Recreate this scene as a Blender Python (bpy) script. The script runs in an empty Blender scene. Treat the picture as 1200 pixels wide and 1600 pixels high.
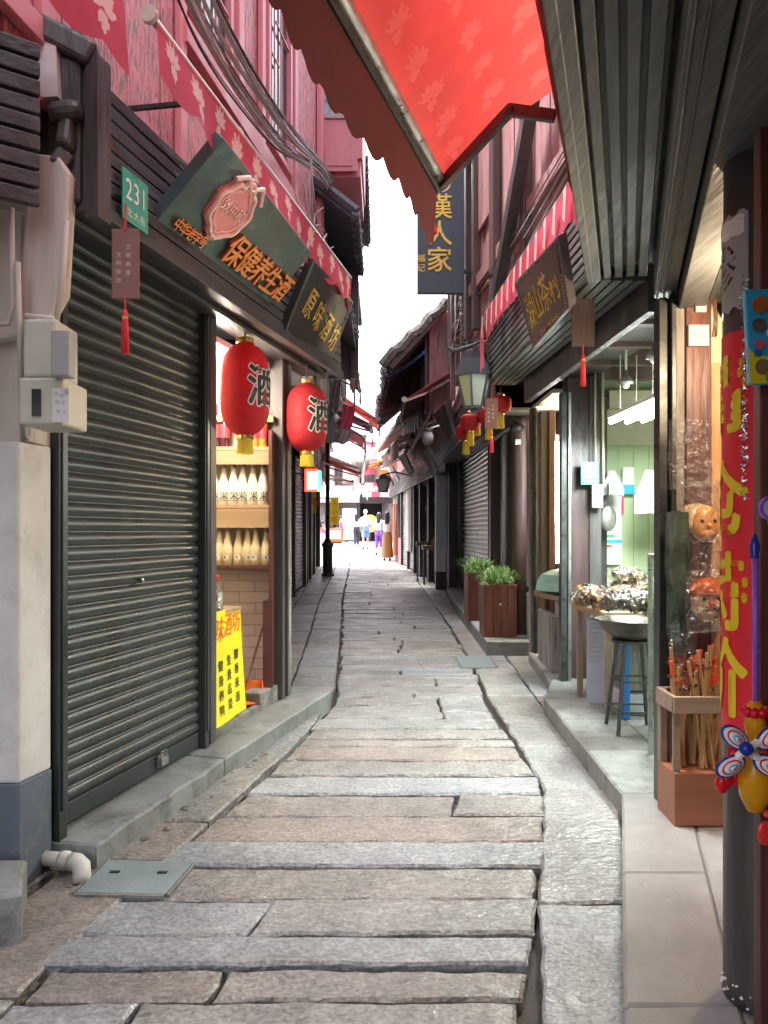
import bpy, math, random
from mathutils import Vector, Matrix, noise
random.seed(11)
S = bpy.context.scene
COL = S.collection
R = math.radians

# ------------------------------------------------------------ camera
FPX = 1220.0; CH = 1.5; HOR = 830.0; SL = 0.02
cd = bpy.data.cameras.new('camera'); cam = bpy.data.objects.new('camera', cd); COL.objects.link(cam)
cam.location = (0, 0, CH); cam.rotation_euler = (R(90), 0, 0)
cd.sensor_fit = 'VERTICAL'; cd.sensor_height = 36; cd.lens = 36 * FPX / 1600
cd.shift_y = (HOR - 800) / 1600; cd.clip_end = 3000; cd.clip_start = 0.02
S.camera = cam
# ------------------------------------------------------------ world and sun
SUN_EL, SUN_AZ = R(71), R(-62)      # azimuth from +Y towards +X
W = bpy.data.worlds.new('World'); S.world = W; W.use_nodes = True
nt = W.node_tree; bg = nt.nodes['Background']
sky = nt.nodes.new('ShaderNodeTexSky'); sky.sky_type = 'NISHITA'; sky.sun_disc = False
sky.sun_elevation = SUN_EL; sky.sun_rotation = SUN_AZ; sky.air_density = 0.8; sky.dust_density = 6; sky.ozone_density = 0.6
hs = nt.nodes.new('ShaderNodeHueSaturation'); hs.inputs['Saturation'].default_value = 0.30
nt.links.new(sky.outputs[0], hs.inputs['Color']); nt.links.new(hs.outputs[0], bg.inputs[0]); bg.inputs[1].default_value = 0.15
sl = bpy.data.lights.new('sun', 'SUN'); sl.energy = 1.1; sl.angle = R(11); sl.color = (1, .96, .9)
so = bpy.data.objects.new('sun', sl); COL.objects.link(so)
sd = Vector((math.sin(SUN_AZ) * math.cos(SUN_EL), math.cos(SUN_AZ) * math.cos(SUN_EL), math.sin(SUN_EL)))
so.rotation_euler = sd.to_track_quat('Z', 'Y').to_euler(); so.location = sd * 30
S.view_settings.view_transform = 'Standard'; S.view_settings.look = 'None'; S.view_settings.gamma = 1
S.view_settings.exposure = 3.12
S.render.engine = 'CYCLES'
cy = S.cycles
cy.use_denoising = True; cy.max_bounces = 10; cy.diffuse_bounces = 6; cy.glossy_bounces = 4; cy.transmission_bounces = 6; cy.transparent_max_bounces = 10
cy.caustics_reflective = False; cy.caustics_refractive = False; cy.sample_clamp_indirect = 6

# ------------------------------------------------------------ helpers
def P(px, py, Y): return Vector(((px - 600) / FPX * Y, Y, CH + (HOR - py) / FPX * Y))
def GP(px, py, h=0):
    Y = (CH - h) * FPX / (py - HOR + SL * FPX)
    return Vector(((px - 600) / FPX * Y, Y, SL * Y + h))
def gz(y): return SL * y
def lerp(a, b, t): return a + (b - a) * t
def interp(tab, y):
    if y <= tab[0][0]: return tab[0][1]
    for (a, b), (c, d) in zip(tab, tab[1:]):
        if y <= c: return lerp(b, d, (y - a) / (c - a))
    return tab[-1][1]

class Fr:
    """frame on a facade: u along it, v out into the street, z up"""
    def __init__(s, p0, p1, side):
        s.o = Vector((p0[0], p0[1])); d = Vector((p1[0] - p0[0], p1[1] - p0[1])); s.L = d.length; s.d = d.normalized()
        s.n = Vector((s.d.y, -s.d.x)) * (1 if side == 'L' else -1)
    def __call__(s, u, v, z):
        p = s.o + s.d * u + s.n * v; return Vector((p.x, p.y, z))
    def uy(s, Y, v=0): return (Y - s.o.y - s.n.y * v) / s.d.y
    def X(s): return Vector((s.d.x, s.d.y, 0))
    def N(s): return Vector((s.n.x, s.n.y, 0))

_tc = {}
def glyph(ch, bold=0.0):
    k = (ch, bold)
    if k in _tc: return _tc[k]
    c = bpy.data.curves.new('t', 'FONT'); c.body = ch; c.size = 1; c.align_x = 'CENTER'; c.align_y = 'CENTER'
    c.resolution_u = 3; c.offset = bold
    o = bpy.data.objects.new('t', c); COL.objects.link(o)
    dg = bpy.context.evaluated_depsgraph_get(); dg.update()
    m = o.evaluated_get(dg).to_mesh()
    vs = [v.co.copy() for v in m.vertices]; fs = [tuple(p.vertices) for p in m.polygons]
    o.evaluated_get(dg).to_mesh_clear(); bpy.data.objects.remove(o); bpy.data.curves.remove(c)
    if vs:
        cx = (min(v.x for v in vs) + max(v.x for v in vs)) / 2; cy_ = (min(v.y for v in vs) + max(v.y for v in vs)) / 2
        vs = [Vector((v.x - cx, v.y - cy_, 0)) for v in vs]
    _tc[k] = (vs, fs); return _tc[k]

def thick(b, n=4):
    if b <= 0: return [(0, 0, 0)]
    return [(0, 0, .0006)] + [(b * math.cos(i * 2 * math.pi / n + .785), b * math.sin(i * 2 * math.pi / n + .785), .00012 * i) for i in range(n)]
class MB:
    def __init__(s): s.v = []; s.f = []; s.m = []; s.c = 0
    def add(s, vs, fs):
        b = len(s.v); s.v += [Vector(v) for v in vs]
        for f in fs: s.f.append(tuple(b + i for i in f)); s.m.append(s.c)
        return s
    def hexa(s, p):
        return s.add(p, [(0, 3, 2, 1), (4, 5, 6, 7), (0, 1, 5, 4), (1, 2, 6, 5), (2, 3, 7, 6), (3, 0, 4, 7)])
    def box(s, u0, u1, v0, v1, z0, z1, fr=None):
        g = fr or (lambda u, v, z: Vector((u, v, z)))
        return s.hexa([g(u0, v0, z0), g(u1, v0, z0), g(u1, v1, z0), g(u0, v1, z0), g(u0, v0, z1), g(u1, v0, z1), g(u1, v1, z1), g(u0, v1, z1)])
    def bar(s, a, b, w, h, up=(0, 0, 1)):
        a, b = Vector(a), Vector(b); d = (b - a).normalized(); up = Vector(up)
        x = d.cross(up)
        if x.length < 1e-4: x = d.cross(Vector((1, 0, 0)))
        x.normalize(); y = x.cross(d).normalized()
        q = [x * (-w / 2) + y * (-h / 2), x * (w / 2) + y * (-h / 2), x * (w / 2) + y * (h / 2), x * (-w / 2) + y * (h / 2)]
        return s.hexa([a + k for k in q] + [b + k for k in q])
    def tube(s, pts, r, n=8, cap=True):
        pts = [Vector(p) for p in pts]; rs = r if isinstance(r, (list, tuple)) else [r] * len(pts)
        vs = []; fs = []; ref = None
        for i, p in enumerate(pts):
            d = (pts[min(i + 1, len(pts) - 1)] - pts[max(i - 1, 0)]).normalized()
            if ref is None: ref = Vector((0, 0, 1)) if abs(d.z) < .9 else Vector((1, 0, 0))
            x = d.cross(ref)
            if x.length < 1e-4: x = d.cross(Vector((0, 1, 0)))
            x.normalize(); y = x.cross(d).normalized(); ref = y
            for k in range(n):
                a = 2 * math.pi * k / n; vs.append(p + (x * math.cos(a) + y * math.sin(a)) * rs[i])
        for i in range(len(pts) - 1):
            for k in range(n):
                fs.append((i * n + k, i * n + (k + 1) % n, (i + 1) * n + (k + 1) % n, (i + 1) * n + k))
        if cap:
            fs.append(tuple(range(n - 1, -1, -1))); fs.append(tuple((len(pts) - 1) * n + k for k in range(n)))
        return s.add(vs, fs)
    def lathe(s, prof, c, n=20, mat=None, sx=1, sy=1):
        c = Vector(c); vs = []; fs = []
        for (r, z) in prof:
            for k in range(n):
                a = 2 * math.pi * k / n; p = Vector((math.cos(a) * r * sx, math.sin(a) * r * sy, z))
                vs.append(c + (mat @ p if mat else p))
        for i in range(len(prof) - 1):
            for k in range(n):
                fs.append((i * n + k, i * n + (k + 1) % n, (i + 1) * n + (k + 1) % n, (i + 1) * n + k))
        fs.append(tuple(range(n - 1, -1, -1))); fs.append(tuple((len(prof) - 1) * n + k for k in range(n)))
        return s.add(vs, fs)
    def prism(s, poly, vec):
        n = len(poly); vec = Vector(vec); p = [Vector(q) for q in poly]
        return s.add(p + [q + vec for q in p], [tuple(range(n - 1, -1, -1)), tuple(range(n, 2 * n))] + [(i, (i + 1) % n, n + (i + 1) % n, n + i) for i in range(n)])
    def ball(s, c, r, sc=(1, 1, 1), n=12, m=8, jit=0):
        c = Vector(c); vs = []; fs = []
        for i in range(m + 1):
            t = math.pi * i / m
            for k in range(n):
                a = 2 * math.pi * k / n; q = 1 + random.uniform(-jit, jit)
                vs.append(c + Vector((math.sin(t) * math.cos(a) * sc[0], math.sin(t) * math.sin(a) * sc[1], math.cos(t) * sc[2])) * r * q)
        for i in range(m):
            for k in range(n): fs.append((i * n + k, (i + 1) * n + k, (i + 1) * n + (k + 1) % n, i * n + (k + 1) % n))
        return s.add(vs, fs)
    def grid(s, fn, nu, nv):
        vs = [fn(i / nu, j / nv) for i in range(nu + 1) for j in range(nv + 1)]
        return s.add(vs, [(i * (nv + 1) + j, (i + 1) * (nv + 1) + j, (i + 1) * (nv + 1) + j + 1, i * (nv + 1) + j + 1) for i in range(nu) for j in range(nv)])
    def text(s, body, o, right, up, size, depth=0.004, step=None, vertical=False, bold=0.0, shear=0.0, warp=None, width=1.0):
        right = Vector(right).normalized(); up = Vector(up).normalized(); nrm = right.cross(up)
        o = Vector(o); n = len(body); step = step or size * 1.08
        for i, ch in enumerate(body):
            k = i - (n - 1) / 2
            off = (up * (-k * step)) if vertical else (right * (k * step))
            vs, fs = glyph(ch)
            if not vs: continue
            b = len(vs); ec = set()
            for f in fs:
                for a, c in zip(f, f[1:] + f[:1]): ec.add((a, c))
            side = [(a, b + a, b + c, c) for (a, c) in ec if (c, a) not in ec]
            for (dx, dy, dk) in thick(bold):
                front = [o + off + right * ((v.x * width + v.y * shear + dx) * size) + up * ((v.y + dy) * size) + nrm * (depth + dk) for v in vs]
                back = [q - nrm * (depth + dk) for q in front]
                if warp: front = [warp(q) for q in front]; back = [warp(q) for q in back]
                s.add(front + back, list(fs) + (side if depth > 0.0015 else []))
        return s
    def build(s, name, mats, parent=None, smooth=False, bev=0):
        me = bpy.data.meshes.new(name)
        off = Vector((0, 0, 0)); q = parent
        while q is not None: off += q.location; q = q.parent
        org = off
        if parent is None and s.v:
            xs = [v.x for v in s.v]; ys = [v.y for v in s.v]
            org = Vector(((min(xs) + max(xs)) / 2, (min(ys) + max(ys)) / 2, min(v.z for v in s.v)))
        me.from_pydata([v - org for v in s.v], [], s.f)
        if not isinstance(mats, (list, tuple)): mats = [mats]
        for m in mats: me.materials.append(m)
        me.polygons.foreach_set('material_index', [min(i, len(mats) - 1) for i in s.m])
        if smooth: me.polygons.foreach_set('use_smooth', [True] * len(s.f))
        me.update()
        o = bpy.data.objects.new(name, me); COL.objects.link(o)
        if parent is None: o.location = org
        else: o.parent = parent
        if bev:
            b = o.modifiers.new('bevel', 'BEVEL'); b.width = bev; b.segments = 2; b.limit_method = 'ANGLE'; b.angle_limit = R(50)
        return o

def tag(o, label, cat, group=None):
    o['label'] = label; o['category'] = cat
    if group: o['group'] = group
    return o
def thing(name, loc, label, cat, group=None):
    o = bpy.data.objects.new(name, None); COL.objects.link(o); o.location = loc; o.empty_display_size = .1
    return tag(o, label, cat, group)
def structure(o): o['kind'] = 'structure'; return o
def dup(root, loc, rz=0.0, label=None, sc=None):
    def cp(o, par):
        c = o.copy(); COL.objects.link(c); c.parent = par
        for ch in list(o.children): cp(ch, c)
        return c
    r = cp(root, None); r.location = loc; r.rotation_euler = (0, 0, rz)
    if sc: r.scale = (sc, sc, sc)
    if label: r['label'] = label
    return r

# ------------------------------------------------------------ materials
def mat(name, col, rough=.6, metal=0, var=.25, scale=6, st=(1, 1, 1), bump=.25, bscale=None, col2=None, lo=.45, hi=.6, emis=None, es=1, transl=0, trans=0, alpha=1,
        island=0.0, spec=.5, dirt=0.0, rvar=.15, bdist=.01):
    m = bpy.data.materials.new(name); m.use_nodes = True; t = m.node_tree; N = t.nodes; L = t.links
    b = N['Principled BSDF']; b.inputs['Roughness'].default_value = rough; b.inputs['Metallic'].default_value = metal
    b.inputs['Specular IOR Level'].default_value = spec
    tc = N.new('ShaderNodeTexCoord'); mp = N.new('ShaderNodeMapping'); mp.inputs['Scale'].default_value = st
    L.new(tc.outputs['Object'], mp.inputs[0])
    n1 = N.new('ShaderNodeTexNoise'); n1.inputs['Scale'].default_value = scale; n1.inputs['Detail'].default_value = 8; n1.inputs['Roughness'].default_value = .65
    L.new(mp.outputs[0], n1.inputs['Vector'])
    def mix(f, a, c):
        x = N.new('ShaderNodeMix'); x.data_type = 'RGBA'
        for sock, val in ((x.inputs[0], f), (x.inputs[6], a), (x.inputs[7], c)):
            if hasattr(val, 'links') or isinstance(val, bpy.types.NodeSocket): L.new(val, sock)
            elif isinstance(val, (int, float)): sock.default_value = val
            else: sock.default_value = (*val, 1)
        return x.outputs[2]
    def rng(src, a, c, d=0., e=1.):
        x = N.new('ShaderNodeMapRange'); L.new(src, x.inputs[0]); x.inputs[1].default_value = a; x.inputs[2].default_value = c
        x.inputs[3].default_value = d; x.inputs[4].default_value = e; return x.outputs[0]
    c1 = tuple(max(0, x * (1 - var)) for x in col); c3 = tuple(min(1, x * (1 + var)) for x in col)
    out = mix(rng(n1.outputs[0], .3, .7), c1, c3)
    if col2:
        n2 = N.new('ShaderNodeTexNoise'); n2.inputs['Scale'].default_value = scale * 1.7; n2.inputs['Detail'].default_value = 10; n2.inputs['Roughness'].default_value = .7
        L.new(mp.outputs[0], n2.inputs['Vector'])
        out = mix(rng(n2.outputs[0], lo, hi), out, col2)
    if dirt:
        n4 = N.new('ShaderNodeTexNoise'); n4.inputs['Scale'].default_value = 1.3; n4.inputs['Detail'].default_value = 6; L.new(tc.outputs['Object'], n4.inputs['Vector'])
        out = mix(rng(n4.outputs[0], .5, .75, 0, dirt), out, (.05, .045, .04))
    if island:
        g = N.new('ShaderNodeNewGeometry')
        hs = N.new('ShaderNodeHueSaturation'); L.new(rng(g.outputs['Random Per Island'], 0, 1, 1 - island, 1 + island), hs.inputs['Value'])
        L.new(out, hs.inputs['Color']); out = hs.outputs[0]
    L.new(out, b.inputs['Base Color'])
    L.new(rng(n1.outputs[0], .3, .7, max(.05, rough - rvar), min(1, rough + rvar)), b.inputs['Roughness'])
    if bump:
        n3 = N.new('ShaderNodeTexNoise'); n3.inputs['Scale'].default_value = bscale or scale * 5; n3.inputs['Detail'].default_value = 6
        L.new(mp.outputs[0], n3.inputs['Vector'])
        bp = N.new('ShaderNodeBump'); bp.inputs['Strength'].default_value = bump; bp.inputs['Distance'].default_value = bdist
        L.new(n3.outputs[0], bp.inputs['Height']); L.new(bp.outputs[0], b.inputs['Normal'])
    if emis:
        b.inputs['Emission Color'].default_value = (*emis, 1); b.inputs['Emission Strength'].default_value = es
    if trans: b.inputs['Transmission Weight'].default_value = trans
    if alpha < 1: b.inputs['Alpha'].default_value = alpha
    if transl:
        tr = N.new('ShaderNodeBsdfTranslucent'); L.new(out, tr.inputs[0]); ms = N.new('ShaderNodeMixShader'); ms.inputs[0].default_value = transl
        L.new(b.outputs[0], ms.inputs[1]); L.new(tr.outputs[0], ms.inputs[2]); L.new(ms.outputs[0], N['Material Output'].inputs[0])
    return m

def stone_mat(name, c_a, c_b, c_c, rough=.5, bstr=.9):
    """chiselled granite: brown to grey by slab, wet sheen painted in as blue-grey, speckles, pitted bump"""
    m = bpy.data.materials.new(name); m.use_nodes = True; t = m.node_tree; N = t.nodes; L = t.links; b = N['Principled BSDF']
    tc = N.new('ShaderNodeTexCoord'); g = N.new('ShaderNodeNewGeometry')
    rmp = N.new('ShaderNodeValToRGB'); e = rmp.color_ramp.elements; e[0].color = (*c_a, 1); e[1].color = (*c_c, 1); k = e.new(.5); k.color = (*c_b, 1)
    L.new(g.outputs['Random Per Island'], rmp.inputs[0])
    def noise_(sc, det=8, v=None):
        n = N.new('ShaderNodeTexNoise'); n.inputs['Scale'].default_value = sc; n.inputs['Detail'].default_value = det; n.inputs['Roughness'].default_value = .7
        L.new(v or tc.outputs['Object'], n.inputs['Vector']); return n.outputs[0]
    def mulv(src, a, c, lo_, hi_, col):
        x = N.new('ShaderNodeMapRange'); L.new(src, x.inputs[0]); x.inputs[1].default_value = a; x.inputs[2].default_value = c; x.inputs[3].default_value = lo_; x.inputs[4].default_value = hi_
        h = N.new('ShaderNodeHueSaturation'); L.new(x.outputs[0], h.inputs['Value']); L.new(col, h.inputs['Color']); return h.outputs[0]
    out = mulv(noise_(1.7), .35, .65, .72, 1.22, rmp.outputs[0])
    out = mulv(noise_(60, 2), .35, .65, .68, 1.30, out)
    out = mulv(noise_(14), .3, .7, .82, 1.16, out)
    L.new(out, b.inputs['Base Color'])
    r = N.new('ShaderNodeMapRange'); L.new(noise_(3), r.inputs[0]); r.inputs[1].default_value = .35; r.inputs[2].default_value = .65; r.inputs[3].default_value = rough - .14; r.inputs[4].default_value = rough + .22
    L.new(r.outputs[0], b.inputs['Roughness'])
    mp = N.new('ShaderNodeMapping'); mp.inputs['Scale'].default_value = (.55, 1, 1); mp.inputs['Rotation'].default_value = (0, 0, .5); L.new(tc.outputs['Object'], mp.inputs[0])
    a1 = N.new('ShaderNodeMath'); a1.operation = 'MULTIPLY_ADD'; L.new(noise_(26, 2, mp.outputs[0]), a1.inputs[0]); a1.inputs[1].default_value = .8
    L.new(noise_(8, 4), a1.inputs[2])
    bp = N.new('ShaderNodeBump'); bp.inputs['Strength'].default_value = bstr; bp.inputs['Distance'].default_value = .02
    L.new(a1.outputs[0], bp.inputs['Height']); L.new(bp.outputs[0], b.inputs['Normal'])
    return m

ST = (1, 1, .12); SU = (1, .12, 1)
M = dict(
 slab=stone_mat('granite_slab', (.235, .20, .178), (.23, .226, .218), (.26, .27, .28), .42, .95),  # last tone paints the bluish wet sheen of some slabs into the stone
 kerbstone=mat('kerb_cement', (.22, .23, .225), .75, var=.25, scale=4, bump=.5, bscale=40, col2=(.12, .12, .115), lo=.5, hi=.7, island=.1, dirt=.4),
 flag=mat('flagstone', (.26, .262, .26), .7, var=.2, scale=5, bump=.45, bscale=50, island=.15, dirt=.55),
 dirt=mat('dirt', (.06, .055, .05), .9, var=.4, scale=9, bump=.6),
 cement=mat('cement', (.22, .215, .20), .8, var=.25, scale=3, bump=.5, bscale=50, col2=(.13, .12, .11)),
 plaster=mat('old_plaster', (.74, .73, .71), .85, var=.12, scale=3, bump=.35, bscale=14, col2=(.56, .53, .49), lo=.55, hi=.75, dirt=.35),
 peach=mat('primed_timber', (.62, .56, .51), .8, var=.15, scale=4, st=ST, bump=.4, bscale=20, col2=(.33, .26, .22), lo=.55, hi=.75),
 bluepaint=mat('grey_blue_paint', (.12, .15, .20), .7, var=.2, scale=4, bump=.3, col2=(.24, .25, .26), lo=.55, hi=.68, dirt=.5),
 blackwood=mat('black_stained_timber', (.052, .052, .056), .48, var=.5, scale=7, st=SU, bump=.6, bscale=30, col2=(.085, .083, .085), lo=.52, hi=.8),
 blackpost=mat('black_stained_post', (.068, .062, .064), .45, var=.5, scale=7, st=ST, bump=.5, bscale=30, col2=(.09, .08, .08), lo=.55, hi=.8),
 brownpost=mat('dark_brown_post', (.11, .07, .066), .42, var=.4, scale=7, st=ST, bump=.4, bscale=30, col2=(.13, .10, .095), lo=.6, hi=.8),
 darkbrown=mat('deep_brown_post', (.065, .038, .04), .42, var=.4, scale=7, st=ST, bump=.4, bscale=30, col2=(.10, .07, .07), lo=.6, hi=.8),
 soffitwood=mat('grey_stained_soffit_boards', (.10, .108, .106), .5, var=.4, scale=7, st=SU, bump=.6, bscale=30, col2=(.17, .18, .175), lo=.52, hi=.8),
 redbrown=mat('red_brown_board', (.16, .06, .045), .45, var=.35, scale=6, st=ST, bump=.3, col2=(.08, .03, .028)),
 paleboard=mat('weathered_pale_timber', (.32, .29, .26), .7, var=.3, scale=6, st=ST, bump=.4, col2=(.14, .12, .11)),
 pinkpeel=mat('peeling_red_paint', (.64, .23, .26), .6, var=.25, scale=15, st=(1.6, 1.6, .4), bump=.9, bscale=30, col2=(.27, .16, .155), lo=.51, hi=.55, bdist=.02),
 pinkpaint=mat('faded_red_paint', (.64, .22, .25), .5, var=.18, scale=5, st=ST, bump=.2, col2=(.42, .22, .22), lo=.6, hi=.7),
 pinkwood=mat('faded_pink_boards', (.42, .22, .23), .65, var=.3, scale=6, st=ST, bump=.5, bscale=25, col2=(.12, .075, .075), lo=.52, hi=.66),
 greywall=mat('worn_grey_board', (.28, .26, .26), .7, var=.35, scale=6, st=ST, bump=.6, bscale=25, col2=(.07, .06, .06), lo=.5, hi=.62),
 shutter=mat('dark_shutter_steel', (.055, .063, .064), .38, metal=.45, var=.22, scale=5, st=(1, 1, .25), bump=0, rvar=.12, col2=(.10, .105, .10), lo=.6, hi=.85),
 shutter2=mat('olive_shutter_steel', (.22, .215, .17), .3, metal=.75, var=.08, scale=1.5, bump=0, rvar=.05),
 shutter3=mat('grey_shutter_steel', (.22, .22, .225), .35, metal=.6, var=.15, scale=3, bump=.05),
 steel=mat('dull_steel', (.35, .35, .34), .35, metal=.8, var=.2, scale=8, bump=.1),
 darkmetal=mat('dark_painted_metal', (.05, .055, .055), .35, metal=.3, var=.3, scale=9, bump=.1),
 lampmetal=mat('slate_painted_metal', (.075, .09, .11), .45, metal=.2, var=.2, scale=9, bump=.1),
 bluegrey=mat('blue_grey_paint', (.68, .76, .84), .5, var=.12, scale=5, st=ST, bump=.15),
 white=mat('white_paint', (.72, .72, .70), .5, var=.05, scale=6, bump=.08),
 cream=mat('cream_plastic', (.60, .60, .50), .5, var=.08, scale=6, bump=.05, col2=(.42, .40, .32), lo=.6, hi=.8),
 creamwall=mat('cream_wall', (.62, .57, .46), .7, var=.06, scale=4, bump=.1),
 pinkbrick=None, shelfwood=mat('shelf_wood', (.36, .24, .13), .5, var=.2, scale=6, st=(.15, 1, 1), bump=.15),
 shelfdark=mat('dark_red_shelf', (.09, .03, .025), .45, var=.2, scale=6),
 redfab=mat('scarlet_awning_cloth', (.55, .055, .045), .75, var=.16, scale=2.5, bump=.4, bscale=5, transl=.5, bdist=.03, dirt=.25),
 redflower=mat('scarlet_awning_print', (.59, .085, .068), .75, var=.05, scale=5, bump=.1, transl=.5),
 pinkfab=mat('crimson_awning_cloth', (.85, .13, .22), .7, var=.10, scale=5, bump=.2, bscale=8, transl=.5, bdist=.02),
 pinkflower=mat('pale_awning_print', (.92, .66, .64), .7, var=.05, scale=5, bump=.1, transl=.3),
 maroon=mat('maroon_awning_cloth', (.13, .032, .036), .8, var=.2, scale=4, bump=.2, bscale=9, transl=.25, bdist=.02),
 faded=mat('faded_mauve_cloth', (.34, .22, .23), .8, var=.2, scale=4, bump=.3, bscale=9, transl=.3, bdist=.02),
 whitefab=mat('white_cloth', (.72, .68, .66), .8, var=.08, scale=4, bump=.2, bscale=9, transl=.35),
 orangefab=mat('orange_cloth', (.70, .20, .05), .8, var=.1, scale=4, bump=.2, transl=.35),
 alu=mat('aluminium', (.60, .58, .55), .35, metal=.85, var=.1, scale=12, bump=.05),
 teal=mat('black_green_lacquer', (.085, .145, .15), .25, var=.12, scale=2, bump=.03, rvar=.08),
 slate=mat('slate_blue_lacquer', (.07, .10, .135), .5, var=.3, scale=3, st=ST, bump=.15),
 blackboard=mat('black_lacquer', (.028, .034, .032), .35, var=.3, scale=4, bump=.05),
 brownsign=mat('mauve_brown_plaque', (.12, .085, .085), .55, var=.3, scale=5, bump=.5, bscale=40),
 gold=mat('gold_leaf', (.75, .52, .10), .35, metal=.35, var=.15, scale=12, bump=.1),
 brass=mat('brass', (.65, .45, .15), .25, metal=.9, var=.1, scale=12, bump=.1),
 orange=mat('orange_letter', (.80, .30, .09), .4, var=.15, scale=9, bump=.1),
 orangeside=mat('brown_letter_side', (.30, .07, .03), .5, var=.1, scale=9, bump=0),
 rose=mat('rose_emblem', (.74, .27, .29), .5, var=.1, scale=9, bump=.1),
 rosepale=mat('pale_rose_rim', (.86, .60, .58), .5, var=.1, scale=9, bump=.1),
 lantern=mat('red_lantern_cloth', (.50, .02, .03), .7, var=.12, scale=12, bump=.15, bscale=120, transl=.3),
 fringe=mat('yellow_fringe', (.70, .52, .04), .7, var=.25, scale=60, st=(1, 1, .05), bump=.4, transl=.3),
 black=mat('black_ink', (.015, .015, .016), .5, var=.1, scale=9, bump=0),
 ink=mat('dark_ink', (.03, .03, .035), .6, var=.1, scale=9, bump=0),
 bottle=mat('milky_bottle', (.82, .80, .70), .18, var=.05, scale=6, bump=0, transl=.15),
 bottle2=mat('cream_bottle', (.78, .68, .42), .18, var=.05, scale=6, bump=0, transl=.15),
 wine=mat('dark_wine_glass', (.05, .008, .012), .08, var=.1, scale=6, bump=0),
 amber=mat('amber_bottle', (.60, .33, .06), .12, var=.1, scale=6, bump=0, transl=.3),
 cap=mat('bottle_cap', (.25, .22, .18), .3, metal=.5, var=.1, scale=9, bump=0),
 redlabel=mat('red_label', (.65, .05, .07), .5, var=.05, scale=9, bump=0),
 red=mat('red_plastic', (.70, .035, .03), .3, var=.06, scale=5, bump=.05),
 redcloth=mat('red_banner_cloth', (.88, .025, .045), .55, var=.06, scale=5, bump=.12, bscale=9),
 yellow=mat('yellow_vinyl', (.85, .75, .02), .45, var=.04, scale=3, bump=.08, bscale=6),
 yellowtext=mat('yellow_letter', (.95, .75, .03), .5, var=.05, scale=9, bump=0),
 redtext=mat('red_letter', (.78, .10, .03), .5, var=.05, scale=9, bump=0),
 green_plate=mat('green_enamel', (.05, .38, .30), .35, var=.08, scale=6, bump=.05),
 tagwood=mat('reddish_wood_tag', (.25, .11, .09), .45, var=.2, scale=6, st=ST, bump=.2),
 tassel=mat('red_tassel', (.80, .02, .05), .6, var=.25, scale=90, st=(1, 1, .04), bump=.5),
 greenwall=mat('pale_green_boards', (.50, .60, .37), .55, var=.06, scale=3, st=ST, bump=.05),
 greenline=mat('board_joint', (.25, .33, .22), .7, var=.1, bump=0),
 ply=mat('light_plywood', (.50, .30, .15), .55, var=.25, scale=5, st=ST, bump=.1, col2=(.36, .18, .08)),
 cratewood=mat('crate_timber', (.27, .20, .15), .6, var=.35, scale=7, st=(.2, 1, 1), bump=.3),
 redcrate=mat('reddish_plywood', (.30, .12, .06), .45, var=.3, scale=5, st=(.2, 1, 1), bump=.1),
 stick=mat('bamboo_stick', (.55, .33, .15), .5, var=.25, scale=9, st=ST, bump=.15, island=.3),
 planter=mat('red_brown_planter', (.23, .075, .045), .5, var=.4, scale=6, st=ST, bump=.3, col2=(.10, .035, .03)),
 leaf=mat('leaf', (.17, .32, .08), .5, var=.35, scale=20, bump=0, transl=.35, island=.35),
 leaf2=mat('pale_leaf', (.30, .40, .18), .5, var=.3, scale=20, bump=0, transl=.35, island=.3),
 soil=mat('soil', (.05, .035, .025), .9, var=.3, scale=30, bump=.5),
 skin=mat('skin', (.55, .34, .25), .5, var=.05, scale=9, bump=0),
 hair=mat('black_hair', (.02, .018, .018), .45, var=.3, scale=40, st=ST, bump=.2),
 purple=mat('purple_cloth', (.16, .05, .36), .7, var=.1, bump=.1), denim=mat('denim', (.14, .22, .42), .8, var=.15, bump=.1),
 olive=mat('brown_skirt_cloth', (.24, .15, .06), .8, var=.15, scale=8, st=ST, bump=.2), palecloth=mat('pale_blue_cloth', (.58, .60, .70), .8, var=.1, bump=.1),
 pinkcloth=mat('pink_cloth', (.70, .10, .20), .8, var=.1, bump=.1), darkcloth=mat('dark_cloth', (.03, .03, .045), .8, var=.2, bump=.1), whitecloth=mat('white_shirt_cloth', (.78, .78, .80), .8, var=.05, bump=.1),
 tile=mat('grey_roof_tile', (.085, .09, .11), .7, var=.35, scale=9, bump=.4), tilepale=mat('worn_roof_tile', (.17, .165, .17), .8, var=.35, scale=9, bump=.4, col2=(.08, .075, .075)),
 tubelight=mat('lit_tube', (1, 1, 1), .5, var=0, bump=0, emis=(.93, 1, .96), es=6),
 led=mat('lit_sign_face', (1, .3, .2), .5, var=0, bump=0, emis=(1, .62, .42), es=1.3), ledred=mat('lit_sign_red', (1, .05, .02), .5, var=0, bump=0, emis=(1, .03, .02), es=1.2), ledgreen=mat('lit_sign_green', (.05, 1, .2), .5, var=0, bump=0, emis=(.05, 1, .25), es=.8),
 frost=mat('frosted_lamp_glass', (.62, .68, .66), .35, var=.06, scale=4, bump=.02, transl=.4), frostgreen=mat('greenish_lamp_glass', (.55, .62, .36), .35, var=.06, scale=4, bump=.02, transl=.4),
 clear=mat('clear_glass', (.75, .85, .82), .06, var=.02, bump=0, alpha=.35), bag=mat('clear_plastic_film', (.80, .82, .80), .15, var=.05, scale=8, bump=.8, bscale=30, alpha=.42, bdist=.03),
 bagbrown=mat('brown_crackers', (.30, .15, .06), .6, var=.2, scale=30, bump=.3, bscale=60, island=.25), bagwhite=mat('white_crisps', (.24, .18, .13), .6, var=.2, scale=30, bump=.3, bscale=60, island=.3),
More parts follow.
